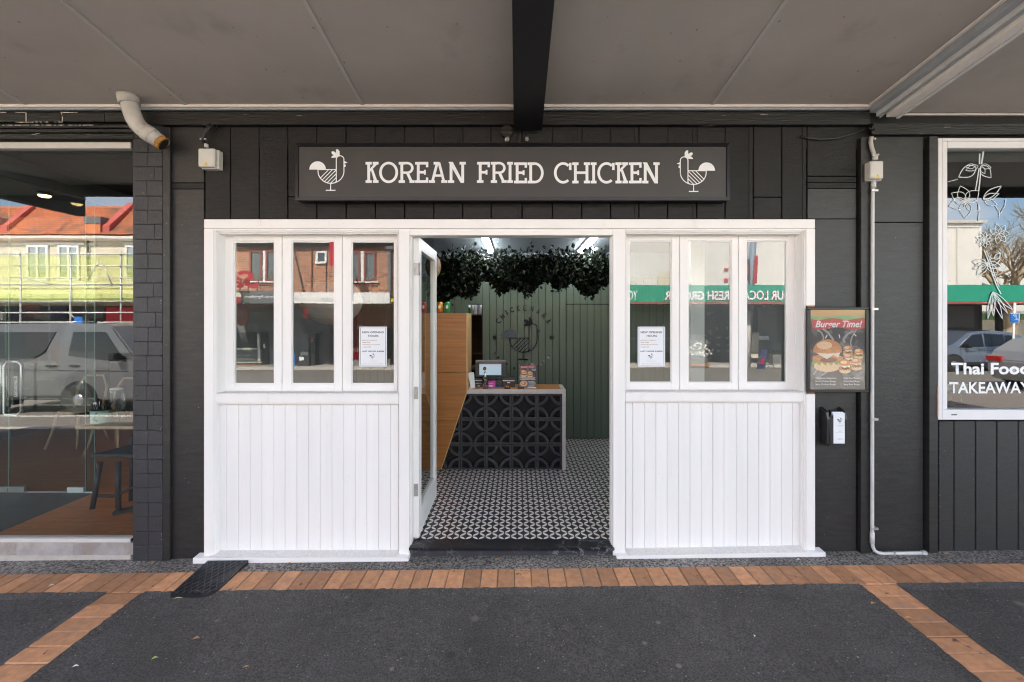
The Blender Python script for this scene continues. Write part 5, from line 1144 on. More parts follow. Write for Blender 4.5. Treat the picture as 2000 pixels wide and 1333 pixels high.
# rain pipe elbow under the canopy
dp = thing('pvc_downpipe', 'stained white plastic pipe elbow dropping from the soffit to the pillar', 'pipe', (X(280), -.15, Z(240)))
def pipeseg(nm, mat, pts, r, n=20): 
    m = MB(); m.tube([(X(a, y), y, Z(b, y)) for a, b, y in pts], r, n); return m.build(nm, mat, dp)
pipeseg('pipe', 'pvc', [(249, 183, -.155), (250, 190, -.15), (254, 206, -.148), (257, 219, -.146), (262, 232, -.142), (268, 243, -.137), (276, 251, -.13), (286, 258.5, -.122), (312, 277, -.10)], .053)
pipeseg('socket', 'pvc', [(249.2, 185, -.153), (250.2, 192, -.15), (253, 204, -.148)], .063)
pipeseg('socket', 'pvc', [(284, 257, -.124), (299, 267.7, -.111)], .058)
pipeseg('spout', 'rust', [(311.5, 276.6, -.101), (320, 282.7, -.094)], .050)
pipeseg('spout_mouth', 'gap', [(320.1, 282.8, -.094), (321, 283.4, -.093)], .043)

# burger poster in a snap frame
PY = -.060
bp_ = thing('poster_frame', 'black snap frame poster lettered Burger Time hung right of the window', 'poster', (X(1637, PY), PY, Z(770, PY)))
def pf(nm, a, b, c, d): boxp(nm, 'plastic_black', bp_, X(a, PY), X(b, PY), PY, PY+.022, Z(d, PY), Z(c, PY), .004)
pf('frame_bar', 1577.5, 1697.5, 600, 605.3); pf('frame_bar', 1577.5, 1697.5, 761.5, 767); pf('frame_bar', 1577.5, 1583.7, 605.5, 761.3); pf('frame_bar', 1691.5, 1697.5, 605.5, 761.3)
boxp('backing', 'plastic_black', bp_, X(1583, PY), X(1692, PY), PY+.012, PY+.020, Z(762, PY), Z(605, PY))
A_ = PY + .0112
M['p_grey'] = pm('poster_charcoal', (0.0900, 0.0855, 0.0833), .6, .12, 9, stain=(14, .5, .7, (.30, .29, .28)))
M['p_orange'] = pm('poster_peach', (0.6800, 0.4250, 0.2040), .6, .05, 10); M['p_green'] = pm('poster_green', (.36, .52, .26), .6, .1, 12); M['p_red'] = pm('poster_red', (.62, .12, .11), .6, .1, 9)
M['bun'] = pm('poster_bun', (0.6120, 0.3040, 0.1280), .6, .22, 70); M['bun2'] = pm('poster_bun_light', (.82, .60, .38), .6, .15, 80); M['patty'] = pm('poster_patty', (.26, .10, .05), .7, .4, 120); M['cheese'] = pm('poster_cheese', (.82, .56, .20), .6, .1, 40); M['salad'] = pm('poster_salad', (.25, .42, .09), .6, .35, 90); M['sauce'] = pm('poster_sauce', (.80, .74, .62), .6, .1, 50); M['crumb'] = pm('poster_crumb', (.62, .27, .09), .6, .4, 110)
def art(nm, mat, pts, lay, ox=1570, oy=590, k=7.014, par=None, y0=None):
    """flat print on the poster: points in the enlarged view of the sheet"""
    m = MB(); yy = (A_ if y0 is None else y0) - .00012*lay; flatp(m, [(X(ox+a/k, yy), Z(oy+b/k, yy)) for a, b in pts], yy); return m.build(nm, mat, par or bp_, normals=False)
def wavy(x0, x1, y, amp, per, ph=0, n=24): return [(x0+(x1-x0)*i/n, y+amp*math.sin(ph+i*per)) for i in range(n+1)]
art('sheet', 'p_grey', [(92, 104), (855, 104), (855, 1204), (92, 1204)], 0)
art('print_band', 'p_orange', [(95, 106), (852, 106)] + wavy(95, 852, 198, 8, .35)[::-1], 1)
art('print_band', 'p_green', wavy(95, 852, 194, 8, .35) + wavy(95, 852, 236, 12, .5)[::-1], 2)
art('print_band', 'p_red', wavy(97, 850, 238, 10, .5) + wavy(120, 835, 366, 16, .42)[::-1], 3)
def tposter(nm, s, mat, a, b, c, d, lay, par=None, ox=1570, oy=590, k=7.014, y0=None, **kw):
    yy = (A_ if y0 is None else y0) - .00012*lay; return text(nm, s, mat, par or bp_, X(ox+a/k, yy), X(ox+b/k, yy), Z(oy+d/k, yy), Z(oy+c/k, yy), yy, **kw)
tposter('headline', 'Burger', 'print_white', 158, 500, 258, 378, 6, shear=.3, bold=.025); tposter('headline', 'Time!', 'print_white', 530, 800, 256, 350, 6, shear=.3, bold=.025)
for (a, b, c, d) in ((296, 500, 318, 458), (484, 446, 492, 498), (684, 438, 718, 470)): 
    yy = A_-.0006; m = MB(); stroke(m, [(X(1570+a/7.014, yy), Z(590+b/7.014, yy)), (X(1570+c/7.014, yy), Z(590+d/7.014, yy))], .008, yy); m.build('print_dash', 'print_white', bp_, normals=False)
M['steam'] = pm('poster_steam', (.42, .41, .40), .6, .1, 20)
for pl_, w_ in ((([(180, 385), (240, 420), (270, 480), (265, 540)]), .012), (([(260, 370), (330, 420), (390, 500), (405, 530)]), .016), (([(560, 560), (545, 510), (600, 440), (680, 400)]), .016), (([(655, 640), (640, 560), (660, 480), (720, 380)]), .01), (([(130, 1000), (180, 930), (260, 900)]), .012), (([(240, 1010), (330, 950), (410, 925)]), .012)):
    yy = A_-.00045; m = MB(); stroke(m, [(X(1570+a/7.014, yy), Z(590+b/7.014, yy)) for a, b in pl_], w_, yy); m.build('print_steam', 'steam', bp_, normals=False)
def burger(cx, cy, w, lay, par=None, vs=1.35, **kw):
    art0 = globals()['art']
    def art(nm, mat, pts, lay, **k2): return art0(nm, mat, [(a, cy+(b-cy)*vs) for a, b in pts], lay, **k2)
    e = lambda x, y, rx, ry, a0=0, a1=360: ell(cx+x*w, cy+y*w, rx*w, ry*w, 22, a0, a1)
    art('print_bun', 'bun2', e(0, .36, .44, .14), lay, par=par, **kw)
    art('print_salad', 'salad', [(cx+w*(-.5+i/16), cy+w*(.31+.05*math.sin(i*2.1))) for i in range(17)] + [(cx+w*.45, cy+w*.2), (cx-w*.45, cy+w*.2)], lay+1, par=par, **kw)
    art('print_patty', 'crumb', [(cx+w*.49*math.cos(R(t))*(1+.06*math.sin(t*.13)), cy+w*(.18+.11*math.sin(R(t)))) for t in range(0, 360, 15)], lay+2, par=par, **kw)
    art('print_patty', 'patty', e(.04, .22, .28, .06), lay+3, par=par, **kw)
    art('print_cheese', 'sauce', [(cx-w*.42, cy+w*.02), (cx+w*.42, cy+w*.02), (cx+w*.34, cy+w*.16), (cx+w*.18, cy+w*.1), (cx-w*.02, cy+w*.2), (cx-w*.25, cy+w*.1)], lay+4, par=par, **kw)
    art('print_bun', 'bun', [(cx-w*.46, cy+w*.04)] + [(cx+w*.46*math.cos(R(t)), cy-w*.0-w*.27*math.sin(R(t))) for t in range(180, -1, -12)] + [(cx+w*.46, cy+w*.04), (cx, cy+w*.07)], lay+5, par=par, **kw)
    art('print_bun', 'bun2', e(-.10, -.13, .25, .09), lay+6, par=par, **kw)
art('print_wrap', 'bun2', [(130, 870), (175, 830), (300, 880), (440, 860), (460, 900), (430, 922), (220, 905), (185, 890)], 6)
burger(325, 670, 430, 8); burger(603, 650, 140, 16); burger(752, 690, 140, 16); burger(615, 760, 150, 24); burger(722, 830, 165, 32); burger(565, 860, 180, 40)
for i, (l, r) in enumerate((('Chickenara Signature', 'Galbi Beef Burger'), ('Kimchi Chicken Burger', 'Kimchi Beef Burger'), ('Spicy Chicken Burger', 'Spicy Beef Burger'))):
    y_ = 1034 + 43*i; tposter('menu_line', l, 'print_white', 160, 445, y_, y_+26, 50); tposter('menu_line', r, 'print_white', 545, 775, y_, y_+26, 50)
m = MB(); m.face([(X(1583, PY), PY+.006, Z(762, PY)), (X(1692, PY), PY+.006, Z(762, PY)), (X(1692, PY), PY+.0062, Z(605, PY)), (X(1583, PY), PY+.0062, Z(605, PY))])
M['film'] = glass('poster_film', (.97, .97, .97), base=.10, edge=.7, rough=.12, wav=.6); m.build('clear_film', 'film', bp_, normals=False)

# menu leaflet holder
lh = thing('leaflet_holder', 'black wall box holding white takeaway menus under the burger poster', 'leaflet holder', (X(1636), -.05, Z(870)))
yh = -.075
m = MB(); m.prism_x([(yh+.012, Z(870, yh)), (yh+.006, Z(820, yh)), (yh+.02, Z(807, yh)), (.005, Z(799, yh)), (.005, Z(872, yh))], X(1617, yh), X(1622.5, yh)); m.build('side', 'plastic_black', lh, bevel=.001)
m = MB(); m.prism_x([(yh+.012, Z(870, yh)), (yh+.006, Z(820, yh)), (yh+.02, Z(807, yh)), (.005, Z(799, yh)), (.005, Z(872, yh))], X(1652.5, yh), X(1656.5, yh)); m.build('side', 'plastic_black', lh, bevel=.001)
boxp('back', 'plastic_black', lh, X(1621), X(1654), -.004, .005, Z(872), Z(801)); boxp('bottom', 'plastic_black', lh, X(1619, yh), X(1655, yh), yh+.004, .004, Z(872.5, yh), Z(868.5, yh), .001)
boxp('front_strip', 'plastic_black', lh, X(1622.6, yh), X(1629, yh), yh+.006, yh+.010, Z(868.3, yh), Z(812, yh))
lf = thing('menu_leaflet', 'white printed menus standing in the black wall box', 'leaflets', (X(1641), -.07, Z(868)))
for k in range(4):
    boxp('leaflet', 'paper', lf, X(1629.5, yh)+k*.0004, X(1652, yh)-k*.0006, yh+.010+k*.006, yh+.0112+k*.006, Z(867.5, yh), Z(808.5-k*.7, yh), .0)
e = lambda a, b: (X(1629+(a-395)*.037, yh), Z(806+(b-200)*.05, yh))
m = MB(); stroke(m, [(X(1632, yh), Z(846, yh)), (X(1649, yh), Z(846, yh))], .0012, yh+.0096); m.build('print_rule', 'print_grey', lf, normals=False)
yy = yh+.0095; 
text('print_line', 'THE ORIGINAL', 'print_grey', lf, X(1634, yy), X(1648, yy), Z(833, yy), Z(831, yy), yy); text('print_line', 'MENU', 'print_grey', lf, X(1638, yy), X(1644, yy), Z(843.5, yy), Z(841.5, yy), yy); text('print_line', 'TAKEAWAY', 'print_red', lf, X(1635, yy), X(1647, yy), Z(859, yy), Z(857, yy), yy)
bird(lf, lambda a, b: (X(1640.6+(a-393)*.030, yy), Z(821.5+(b-330)*.030, yy)), yy, 'print_black', lw=.0013)

# ================================================================ OPENING HOURS on the panes
def notice(lab, a, b, c, d, yv):
    t = thing('opening_hours_notice', lab, 'notice', (X((a+b)/2, yv), yv, Z(d, yv)), 'opening hours notices taped to the panes')
    u = lambda fx_, fy: (a+(b-a)*fx_, c+(d-c)*fy)
    boxp('sheet', 'paper', t, X(a, yv), X(b, yv), yv, yv+.001, Z(d, yv), Z(c, yv))
    yy = yv - .0004
    m = MB(); q = [u(.045, .03), u(.955, .03), u(.955, .965), u(.045, .965)]; stroke(m, [(X(p[0], yy), Z(p[1], yy)) for p in q], .0032, yy, True); m.build('printed_border', 'print_black', t, normals=False)
    for s, f0, f1, g0, g1, mt, bo in (('NEW OPENING', .11, .89, .115, .165, 'print_black', .02), ('HOURS', .33, .70, .205, .255, 'print_black', .02), ('MONDAY-TUESDAY', .10, .66, .33, .352, 'print_gold', .02), ('4PM-9PM', .10, .40, .385, .407, 'print_gold', .02),
                          ('WEDNESDAY-SUNDAY', .10, .76, .44, .462, 'print_gold', .02), ('11AM-9PM', .10, .42, .50, .522, 'print_gold', .02), ('LAST ORDER 8:40PM', .10, .90, .60, .632, 'print_black', .03)):
        p, q = u(f0, g0), u(f1, g1); text('printed_line', s, mt, t, X(p[0], yy), X(q[0], yy), Z(q[1], yy), Z(p[1], yy), yy, bold=bo)
    p, q = u(.32, .855), u(.66, .87); text('printed_line', 'CHICKENARA', 'print_grey', t, X(p[0], yy), X(q[0], yy), Z(q[1], yy), Z(p[1], yy), yy)
    p, q = u(.12, .915), u(.88, .93); text('printed_line', 'THANK YOU FOR YOUR SUPPORT', 'print_grey', t, X(p[0], yy), X(q[0], yy), Z(q[1], yy), Z(p[1], yy), yy)
    sc_ = (b-a)/53*.030
    bird(t, lambda i, j: (X((a+b)/2-1+(i-393)*sc_, yy), Z(c+(d-c)*.74+(j-330)*sc_, yy)), yy, 'print_black', lw=.0012)
    for (fx_, fy, an) in ((.02, .0, 40), (.98, .0, -40), (.0, .99, -40), (.99, .99, 40)):
        p = u(fx_, fy); m = MB(); cx_, cz_ = X(p[0], yv), Z(p[1], yv); ca, sa = math.cos(R(an)), math.sin(R(an))
        m.face([(cx_+x_*ca-z_*sa, yv-.0008, cz_+x_*sa+z_*ca) for x_, z_ in ((-.024, -.009), (.024, -.009), (.024, .009), (-.024, .009))]); m.build('tape', 'tape', t, normals=False)
M['tape'] = glass('clear_tape', (.93, .93, .93), base=.08, edge=.3, rough=.15)
notice('white opening hours sheet taped inside the pane left of the doorway', 701.5, 755.5, 638.5, 716.5, .0945)
notice('white opening hours sheet taped inside the pane right of the doorway', 1245.5, 1299, 638.5, 716.5, .0945)
# ================================================================ INSIDE THE CHICKEN SHOP
# orange veneered cabinet with the slanted foot
YCt = 1.60
cab = thing('wooden_cabinet', 'orange wood veneer cabinet with slanted foot beside the counter', 'cabinet', (-.9, YCt, FZ))
def cp(px, py, y=YCt): return (X(px, y), Z(py, y))
xr = X(911, YCt); xl = -1.28; zt_, zs, zb_ = Z(612, YCt), Z(766, YCt), FZ+.01; xb_ = X(860.5, YCt)
def cutx(z): return xr if z >= zs else xr + (xb_-xr)*(zs-z)/(zs-zb_)
for (z0, z1) in ((Z(728, YCt)+.002, zt_-.012), (Z(822, YCt)+.002, Z(728, YCt)-.002), (zb_, Z(822, YCt)-.002)):
    poly = [(xl, z0), (cutx(z0), z0)] + ([(xr, zs)] if z0 < zs < z1 else []) + [(cutx(z1), z1), (xl, z1)]
    m = MB(); m.prism(poly, YCt, YCt+.018); m.build('front_panel', 'wood', cab, bevel=.001)
m = MB(); m.prism([(xl, zt_-.011), (xr-.001, zt_-.011), (xr-.001, zt_), (xl, zt_)], YCt-.002, YCt+.42); m.build('top_board', 'wood', cab)
m = MB(); m.prism([(xr, zs), (xr+.012, zs), (xr+.012, zt_), (xr, zt_)], YCt-.002, YCt+.42); m.build('edge_board', 'wood_edge', cab)
m = MB(); m.prism([(xb_, zb_), (xb_+.008, zb_), (xr+.010, zs-.001), (xr, zs-.001)], YCt-.002, YCt+.05); m.build('edge_board', 'wood_edge', cab)
boxp('carcass', 'wood', cab, xl, xb_-.05, YCt+.02, YCt+.42, FZ, zt_-.012)
# counter
YK = 1.63
ct = thing('counter', 'charcoal breeze block counter with white waterfall top', 'counter', (0, YK+.2, FZ))
zc = Z(761.5, YK); xR = X(1105, YK)
boxp('worktop', 'counter_top', ct, X(845, YK), xR, YK-.012, YK+.38, zc-.045, zc, .003); boxp('side_slab', 'counter_top', ct, xR-.040, xR, YK-.012, YK+.38, FZ, zc-.0455, .003)
boxp('worktop_back', 'wood', ct, X(920, YK), xR-.05, YK+.02, YK+.37, zc+.0005, zc+.003)
boxp('core', 'gap', ct, -1.2, xR-.045, YK+.09, YK+.36, FZ, zc-.046)
bw = (X(1098.5, YK) - X(949, YK)) / 3; bh = (zc-.046-FZ)/3
def block_mesh():
    m = MB(); w, h = bw-.004, bh-.004; r = .5*w; t = .032; fr = .02; n = 9
    def bar(x0, x1, z0, z1, y0=0.0): m.box(x0, x1, y0, .08, z0, z1)
    bar(-w/2, w/2, -h/2, -h/2+fr); bar(-w/2, w/2, h/2-fr, h/2); bar(-w/2, -w/2+fr, -h/2+fr, h/2-fr); bar(w/2-fr, w/2, -h/2+fr, h/2-fr)
    for sx in (-1, 1):
        for sz in (-1, 1):
            cx_, cz_ = sx*w/2, sz*h/2; P0 = []
            for i in range(n+1):
                a = R(90*i/n); u, v = math.cos(a), math.sin(a); P0.append(((cx_-sx*u*(r-.004), cz_-sz*v*(h/2-.004)), (cx_-sx*u*(r-.004-t), cz_-sz*v*(h/2-.004-t))))
            for i in range(n):
                (o0, i0), (o1, i1) = P0[i], P0[i+1]
                pts = [(o0[0], .006, o0[1]), (o1[0], .006, o1[1]), (o1[0], .075, o1[1]), (o0[0], .075, o0[1])]
                m.face([(o0[0], .006, o0[1]), (o1[0], .006, o1[1]), (i1[0], .006, i1[1]), (i0[0], .006, i0[1])])
                m.face([(o0[0], .006, o0[1]), (o1[0], .006, o1[1]), (o1[0], .07, o1[1]), (o0[0], .07, o0[1])]); m.face([(i0[0], .006, i0[1]), (i1[0], .006, i1[1]), (i1[0], .07, i1[1]), (i0[0], .07, i0[1])])
    bmesh.ops.recalc_face_normals(m.bm, faces=m.bm.faces); me = bpy.data.meshes.new('breeze_block'); m.bm.to_mesh(me); m.bm.free(); me.materials.append(M['block']); return me
BM = block_mesh()
for i in range(5):
    for j in range(3):
        xc_ = X(1098.5, YK) - bw*(i+.5); zc_ = FZ + bh*(j+.5)
        if xc_ - bw/2 < xb_ - .35: continue
        place(BM, 'breeze_block', (xc_, YK+random.uniform(-.002, .002), zc_), ct)
# hen logo and words cut from mirror acrylic
lg = thing('wall_logo', 'mirrored hen emblem ringed by lettering on the green boards', 'wall sign', (X(1021, BW), BW-.01, 1.5))
yL = BW - .006; q = lambda a, b: (X(900+a/6.664, yL), Z(580+b/6.664, yL))
bird(lg, lambda a, b: q(636+(a-278)*1.552, 722+(b-448)*1.505), yL, 'mirror_black', lw=.013, tail_mat='mirror', comb_mat='mirror_black')
for (a, b) in ((442, 531), (1184, 531)):
    m = MB(); c = q(a, b); m.prism([(c[0]+.0285*math.cos(R(i*20)), c[1]+.0285*math.sin(R(i*20))) for i in range(18)], yL-.002, yL+.003); m.build('dot', 'mirror_black', lg)
for ch, a, b in zip('CHICKENARA', (488, 540, 597, 665, 748, 835, 925, 1008, 1085, 1142), (318, 256, 204, 170, 152, 148, 155, 196, 246, 318)):
    th_ = math.atan2(a-812, 530-b); c = q(a, b); s_ = .036; text('letter', ch, 'mirror_black', lg, c[0]-s_*(.25 if ch == 'I' else .62), c[0]+s_*(.25 if ch == 'I' else .62), c[1]-s_, c[1]+s_, yL, rot=-th_*.92, bold=.012)
for ch, a, b in zip('Layoicken', (452, 490, 598, 697, 988, 1040, 1085, 1138, 1175), (742, 792, 880, 930, 905, 878, 838, 792, 742)):
    th_ = math.atan2(a-812, b-470); c = q(a, b); s_ = .018; text('letter', ch, 'mirror_black', lg, c[0]-s_*.8, c[0]+s_*.8, c[1]-s_, c[1]+s_*(1.5 if ch in 'Lkh' else 1), yL, rot=th_*.9, bold=.01)
# ceiling tubes
for x in (-.362, .862):
    lt = thing('ceiling_light', 'lit LED tube %s end of the planter box' % ('above the left' if x < 0 else 'above the right'), 'ceiling light', (x, 2.2, 2.7), 'tube lights on the shop ceiling')
    boxp('housing', 'white_in', lt, x-.045, x+.045, 1.55, 2.66, 2.706, 2.7295); boxp('diffuser', 'tube', lt, x-.032, x+.032, 1.56, 2.65, 2.682, 2.7055, .004)
sp_ = thing('smoke_detector', 'small white smoke detector right of the right ceiling tube', 'smoke detector', (1.1, 2.6, 2.7))
m = MB(); m.lathe([(.055, 0), (.05, -.03), (.02, -.042)], (1.06, 2.55, 2.73), 20); m.build('cover', 'white_in', sp_)
pp_ = thing('ceiling_pipe', 'thin pale pipe bent along the ceiling behind the planter', 'pipe', (-.8, 2.7, 2.6))
m = MB(); m.tube([(X(907, 2.7), 2.7, 2.4), (X(907, 2.7), 2.7, Z(482, 2.7)), (X(942, 2.7), 2.7, Z(481, 2.7))], .011, 8); m.build('run', 'white_in', pp_)
# hanging planter
YP = 2.2
hp_ = thing('hanging_planter', 'long hanging box of trailing dark green artificial foliage', 'plant', (0, YP, 2.3))
boxp('trough', 'plastic_black', hp_, X(880, YP), X(1172, YP), YP-.1, YP+.14, Z(548, YP), Z(515, YP))
for x in (-.8, .95):
    for y_ in (YP-.05, YP+.1): m = MB(); m.tube([(x, y_, 2.35), (x, y_, 2.729)], .004, 5); m.build('hanger_wire', 'dark_metal', hp_)
rr = random.Random(31)
def foliage(nm, mat, count, top):
    m = MB()
    for i in range(count):
        px = rr.uniform(858, 1186)
        if top: py = rr.gauss(512, 9) if rr.random() < .8 else rr.uniform(486, 515)
        else: 
            low = 556 + 8*math.sin(px*.045) + 9*math.sin(px*.11+1) + (16 if px < 930 else 0); u_ = rr.random()**.85; py = 505 + (low-505)*u_ + rr.gauss(0, 4)
        y = YP + rr.uniform(-.22, .2) ; c = Vector((X(px, YP), y, Z(py, YP)))
        d = Vector((rr.uniform(-1, 1), rr.uniform(-1, .4), rr.uniform(.2, 1.2) if top and py < 512 else rr.uniform(-1.3, .3))).normalized(); sd_ = d.cross(Vector((rr.uniform(-1, 1), rr.uniform(-1, 1), .3))).normalized()
        L = rr.uniform(.035, .075); w = L*rr.uniform(.25, .42)
        n_ = d.cross(sd_)*L*.15
        m.face([c, c+d*L*.45+sd_*w+n_, c+d*L, c+d*L*.45-sd_*w+n_])
    return stuff(m.build(nm, mat, hp_, normals=False))
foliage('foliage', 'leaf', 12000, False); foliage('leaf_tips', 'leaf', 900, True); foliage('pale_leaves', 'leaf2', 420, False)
# pendants
def pendant(lab, x, y, z, rx, rz, mat, ribs):
    t = thing('pendant_lamp', lab, 'pendant lamp', (x, y, z)); m = MB(); m.lathe([(rx*math.cos(R(a))+.001, rz*math.sin(R(a))) for a in range(-80, 81, 8)], (x, y, z), 28); m.build('shade', mat, t)
    m = MB()
    for k in range(ribs):
        a = -70 + 140*k/(ribs-1); rr_ = rx*math.cos(R(a))+.002; m.tube([(x+rr_*math.cos(R(b)), y+rr_*math.sin(R(b)), z+rz*math.sin(R(a))) for b in range(0, 361, 20)], .0022, 4, cap=False)
    m.build('rib', mat, t); m = MB(); m.tube([(x, y, z+rz), (x, y, 2.729)], .004, 6); m.build('cord', 'plastic_black', t); return t
M['paper_lamp'] = pm('paper_lantern', (.36, .32, .28), .8, .05)
M['veneer_lamp'] = pm('veneer_lampshade', (.16, .09, .05), .6, .1, 6)
pendant('large paper lantern hanging behind the left hand window panes', X(648, 1.1), 1.1, Z(588, 1.1), .29, .24, 'paper_lamp', 12)
pendant('brown veneer pendant lamp behind the open door', X(846, 1.9), 1.9, Z(521, 1.9), .09, .14, 'veneer_lamp', 5)
# white column and things behind the right window
col_ = thing('white_column', 'white square column standing behind the right hand window', 'column', (1.6, .7, FZ))
boxp('shaft', 'white_in', col_, X(1350, .65), X(1376, .65), .65, .76, FZ, 2.6); boxp('capital', 'white_in', col_, X(1346, .64), X(1380, .64), .64, .77, 2.601, 2.7)
# drinks cans on the cabinet
for px, mt, lb in ((828, 'can_red', 'red drinks can on the wooden cabinet'), (859.5, 'can_orange', 'orange drinks can on the wooden cabinet'), (873.8, 'can_green', 'green drinks can on the wooden cabinet')):
    x = X(px, 1.75); z = zt_+.006; c = thing('drinks_can', lb, 'can', (x, 1.75, z), 'drinks cans on the cabinet')
    m = MB(); m.lathe([(.024, 0), (.031, .008), (.031, .105), (.025, .12)], (x, 1.75, z), 20); m.build('can_body', mt, c); m = MB(); m.lathe([(.0245, 0), (.0245, .003), (.02, .0035)], (x, 1.75, z+.1203), 20); m.build('lid', 'steel', c)
    m = MB(); m.prism([(x+.014*math.cos(R(i*30)), z+.065+.020*math.sin(R(i*30))) for i in range(12)], 1.75-.0318, 1.75-.0308); m.build('print', 'print_white', c)
tr_ = thing('wooden_tray', 'thin brown tray under the orange and green cans', 'tray', (X(866, 1.75), 1.75, zt_)); boxp('board', 's_brown' , tr_, X(850, 1.75), X(882, 1.75), 1.68, 1.82, zt_+.0005, zt_+.0055)
# counter-top things; s = scale at YK+.1
YT = 1.72; k = 11.111
def tp(a, b, y=YT): return (X(880+a/k, y), Z(690+b/k, y))
def tb(nm, mt, par, a, b, c, d, y0, y1, bev=.001):
    p, q_ = tp(a, c, y0), tp(b, d, y0); return boxp(nm, mt, par, p[0], q_[0], y0, y1, max(q_[1], zc+.0035) if d > 740 else q_[1], p[1], bev)
tl = thing('till_screen', 'black till with lit pale blue screen on the counter', 'till', (X(957, YT), YT, zc))
tb('hood', 'mid_in', tl, 535, 1205, 178, 205, 1.80, 1.95); tb('bezel', 'plastic_black', tl, 612, 1112, 212, 508, 1.775, 1.80); tb('rear_casing', 'dark_metal', tl, 540, 1200, 205, 520, 1.802, 1.93)
tb('screen', 'screen', tl, 624, 1100, 244, 478, 1.772, 1.7745, 0); tb('screen_bar', 'screen_red', tl, 624, 1100, 222, 243.5, 1.772, 1.7745, 0)
m = MB(); c = tp(740, 338, 1.771); flatp(m, [(c[0]+.020*math.cos(R(i*18)), c[1]+.022*math.sin(R(i*18))) for i in range(20)], 1.7712); m.build('screen_emblem', 'plastic_black', tl, normals=False)
m = MB(); c = tp(740, 338, 1.7705); flatp(m, [(c[0]+.008*math.cos(R(i*60)), c[1]+.009*math.sin(R(i*60))) for i in range(6)], 1.7705); m.build('screen_emblem', 'copper', tl, normals=False)
tb('neck', 'plastic_black', tl, 800, 985, 509, 600, 1.83, 1.87); tb('base', 'plastic_black', tl, 740, 1060, 690, 830, 1.80, 1.95)
pr = thing('receipt_printer', 'black receipt printer under the left of the till screen', 'printer', (X(935, YT), YT, zc)); tb('casing', 'plastic_black', pr, 522, 700, 545, 830, 1.80, 1.93, .004); tb('slot', 'steel', pr, 530, 690, 590, 600, 1.797, 1.7995); tb('badge', 'print_grey', pr, 585, 640, 700, 728, 1.797, 1.7995); tb('slot', 'steel', pr, 535, 680, 655, 660, 1.797, 1.7995)
cdw = thing('cash_box', 'black boxy printer with white label right of the till', 'printer', (X(994, YT), YT, zc)); tb('casing', 'plastic_black', cdw, 1128, 1398, 540, 825, 1.78, 1.92, .004); tb('silver_band', 'steel', cdw, 1132, 1392, 592, 610, 1.777, 1.7795); tb('label', 'print_white', cdw, 1232, 1290, 632, 652, 1.777, 1.7795); tb('switch_panel', 'print_grey', cdw, 1150, 1380, 745, 775, 1.777, 1.7795); tb('switch', 'plastic_black', cdw, 1170, 1230, 750, 770, 1.774, 1.7765); tb('switch', 'plastic_black', cdw, 1330, 1372, 750, 770, 1.774, 1.7765)
ct2 = thing('card_terminal', 'dark grey card terminal between the pink card and the black printer', 'card terminal', (X(975, YT), YT, zc)); tb('body', 'dark_metal', ct2, 985, 1125, 580, 700, 1.79, 1.84, .004); tb('stand', 'plastic_black', ct2, 1000, 1120, 700, 825, 1.80, 1.86)
pk_ = thing('pink_card', 'magenta card standing on the counter under the till screen', 'card', (X(960, YT), YT, zc)); tb('card', 'pink', pk_, 818, 975, 602, 760, 1.745, 1.748, 0)
for j, (a, b, c, d) in enumerate(((825, 925, 652, 678), (825, 920, 700, 710), (825, 920, 722, 732))):
    p, q_ = tp(a, c, 1.7445), tp(b, d, 1.7445); text('print', ['ginger', 'SCAN HERE', 'TO ORDER'][j], 'print_white', pk_, p[0], q_[0], q_[1], p[1], 1.7446, shear=.2 if j == 0 else 0) if j == 0 else boxp('print_line', 'print_white', pk_, p[0], q_[0], 1.744, 1.7446, q_[1], p[1])
tb('foot', 'steel', pk_, 800, 985, 757, 826, 1.746, 1.765)
st = thing('menu_stack', 'leaning stack of white menus at the cabinet end of the counter', 'leaflets', (X(921, YT), YT, zc))
for i in range(6):
    a, b = tp(380+i*9, 425), tp(458+i*9, 418); c, d = tp(525+i*2, 826), tp(445+i*6, 826); y0 = 1.70+i*.007
    m = MB(); m.prism([(a[0], a[1]), (b[0], b[1]), (c[0], zc+.004), (d[0], zc+.004)], y0, y0+.0012); m.build('menu', 'paper', st)
sb = thing('pump_bottle', 'clear pump bottle of hand gel on the counter', 'bottle', (X(947, YT), YT, zc)); c = tp(752, 826, 1.70)
M['gel'] = glass('gel_bottle_plastic', (.70, .66, .68), base=.12, edge=.6, rough=.05)
m = MB(); m.lathe([(.030, 0), (.033, .01), (.033, .10), (.028, .118), (.012, .128)], (c[0], 1.70, zc+.0035), 20); m.build('vessel', 'gel', sb); m = MB(); m.lathe([(.012, .129), (.012, .15), (.005, .152), (.005, .185)], (c[0], 1.70, zc), 14); m.build('pump', 'steel', sb); m = MB(); m.tube([(c[0]+.004, 1.70, zc+.19), (c[0]-.002, 1.67, zc+.192), (c[0]-.004, 1.655, zc+.185)], .0055, 8); m.build('spout', 'plastic_black', sb)
tb('print_label', 'can_red', sb, 710, 795, 700, 718, 1.666, 1.6668, 0)
bl = thing('service_bell', 'copper desk bell on the front edge of the counter', 'bell', (X(991, YT), YT, zc)); c = tp(1232, 826, 1.69)
m = MB(); m.lathe([(.037, 0), (.037, .008), (.034, .01)], (c[0], 1.69, zc+.0035), 20); m.build('base', 'plastic_black', bl); m = MB(); m.lathe([(.033, .012), (.030, .024), (.020, .034), (.006, .038)], (c[0], 1.69, zc+.0035), 20); m.build('dome', 'copper', bl); m = MB(); m.lathe([(.004, .039), (.006, .046), (.003, .052)], (c[0], 1.69, zc+.0035), 10); m.build('button', 'copper', bl)
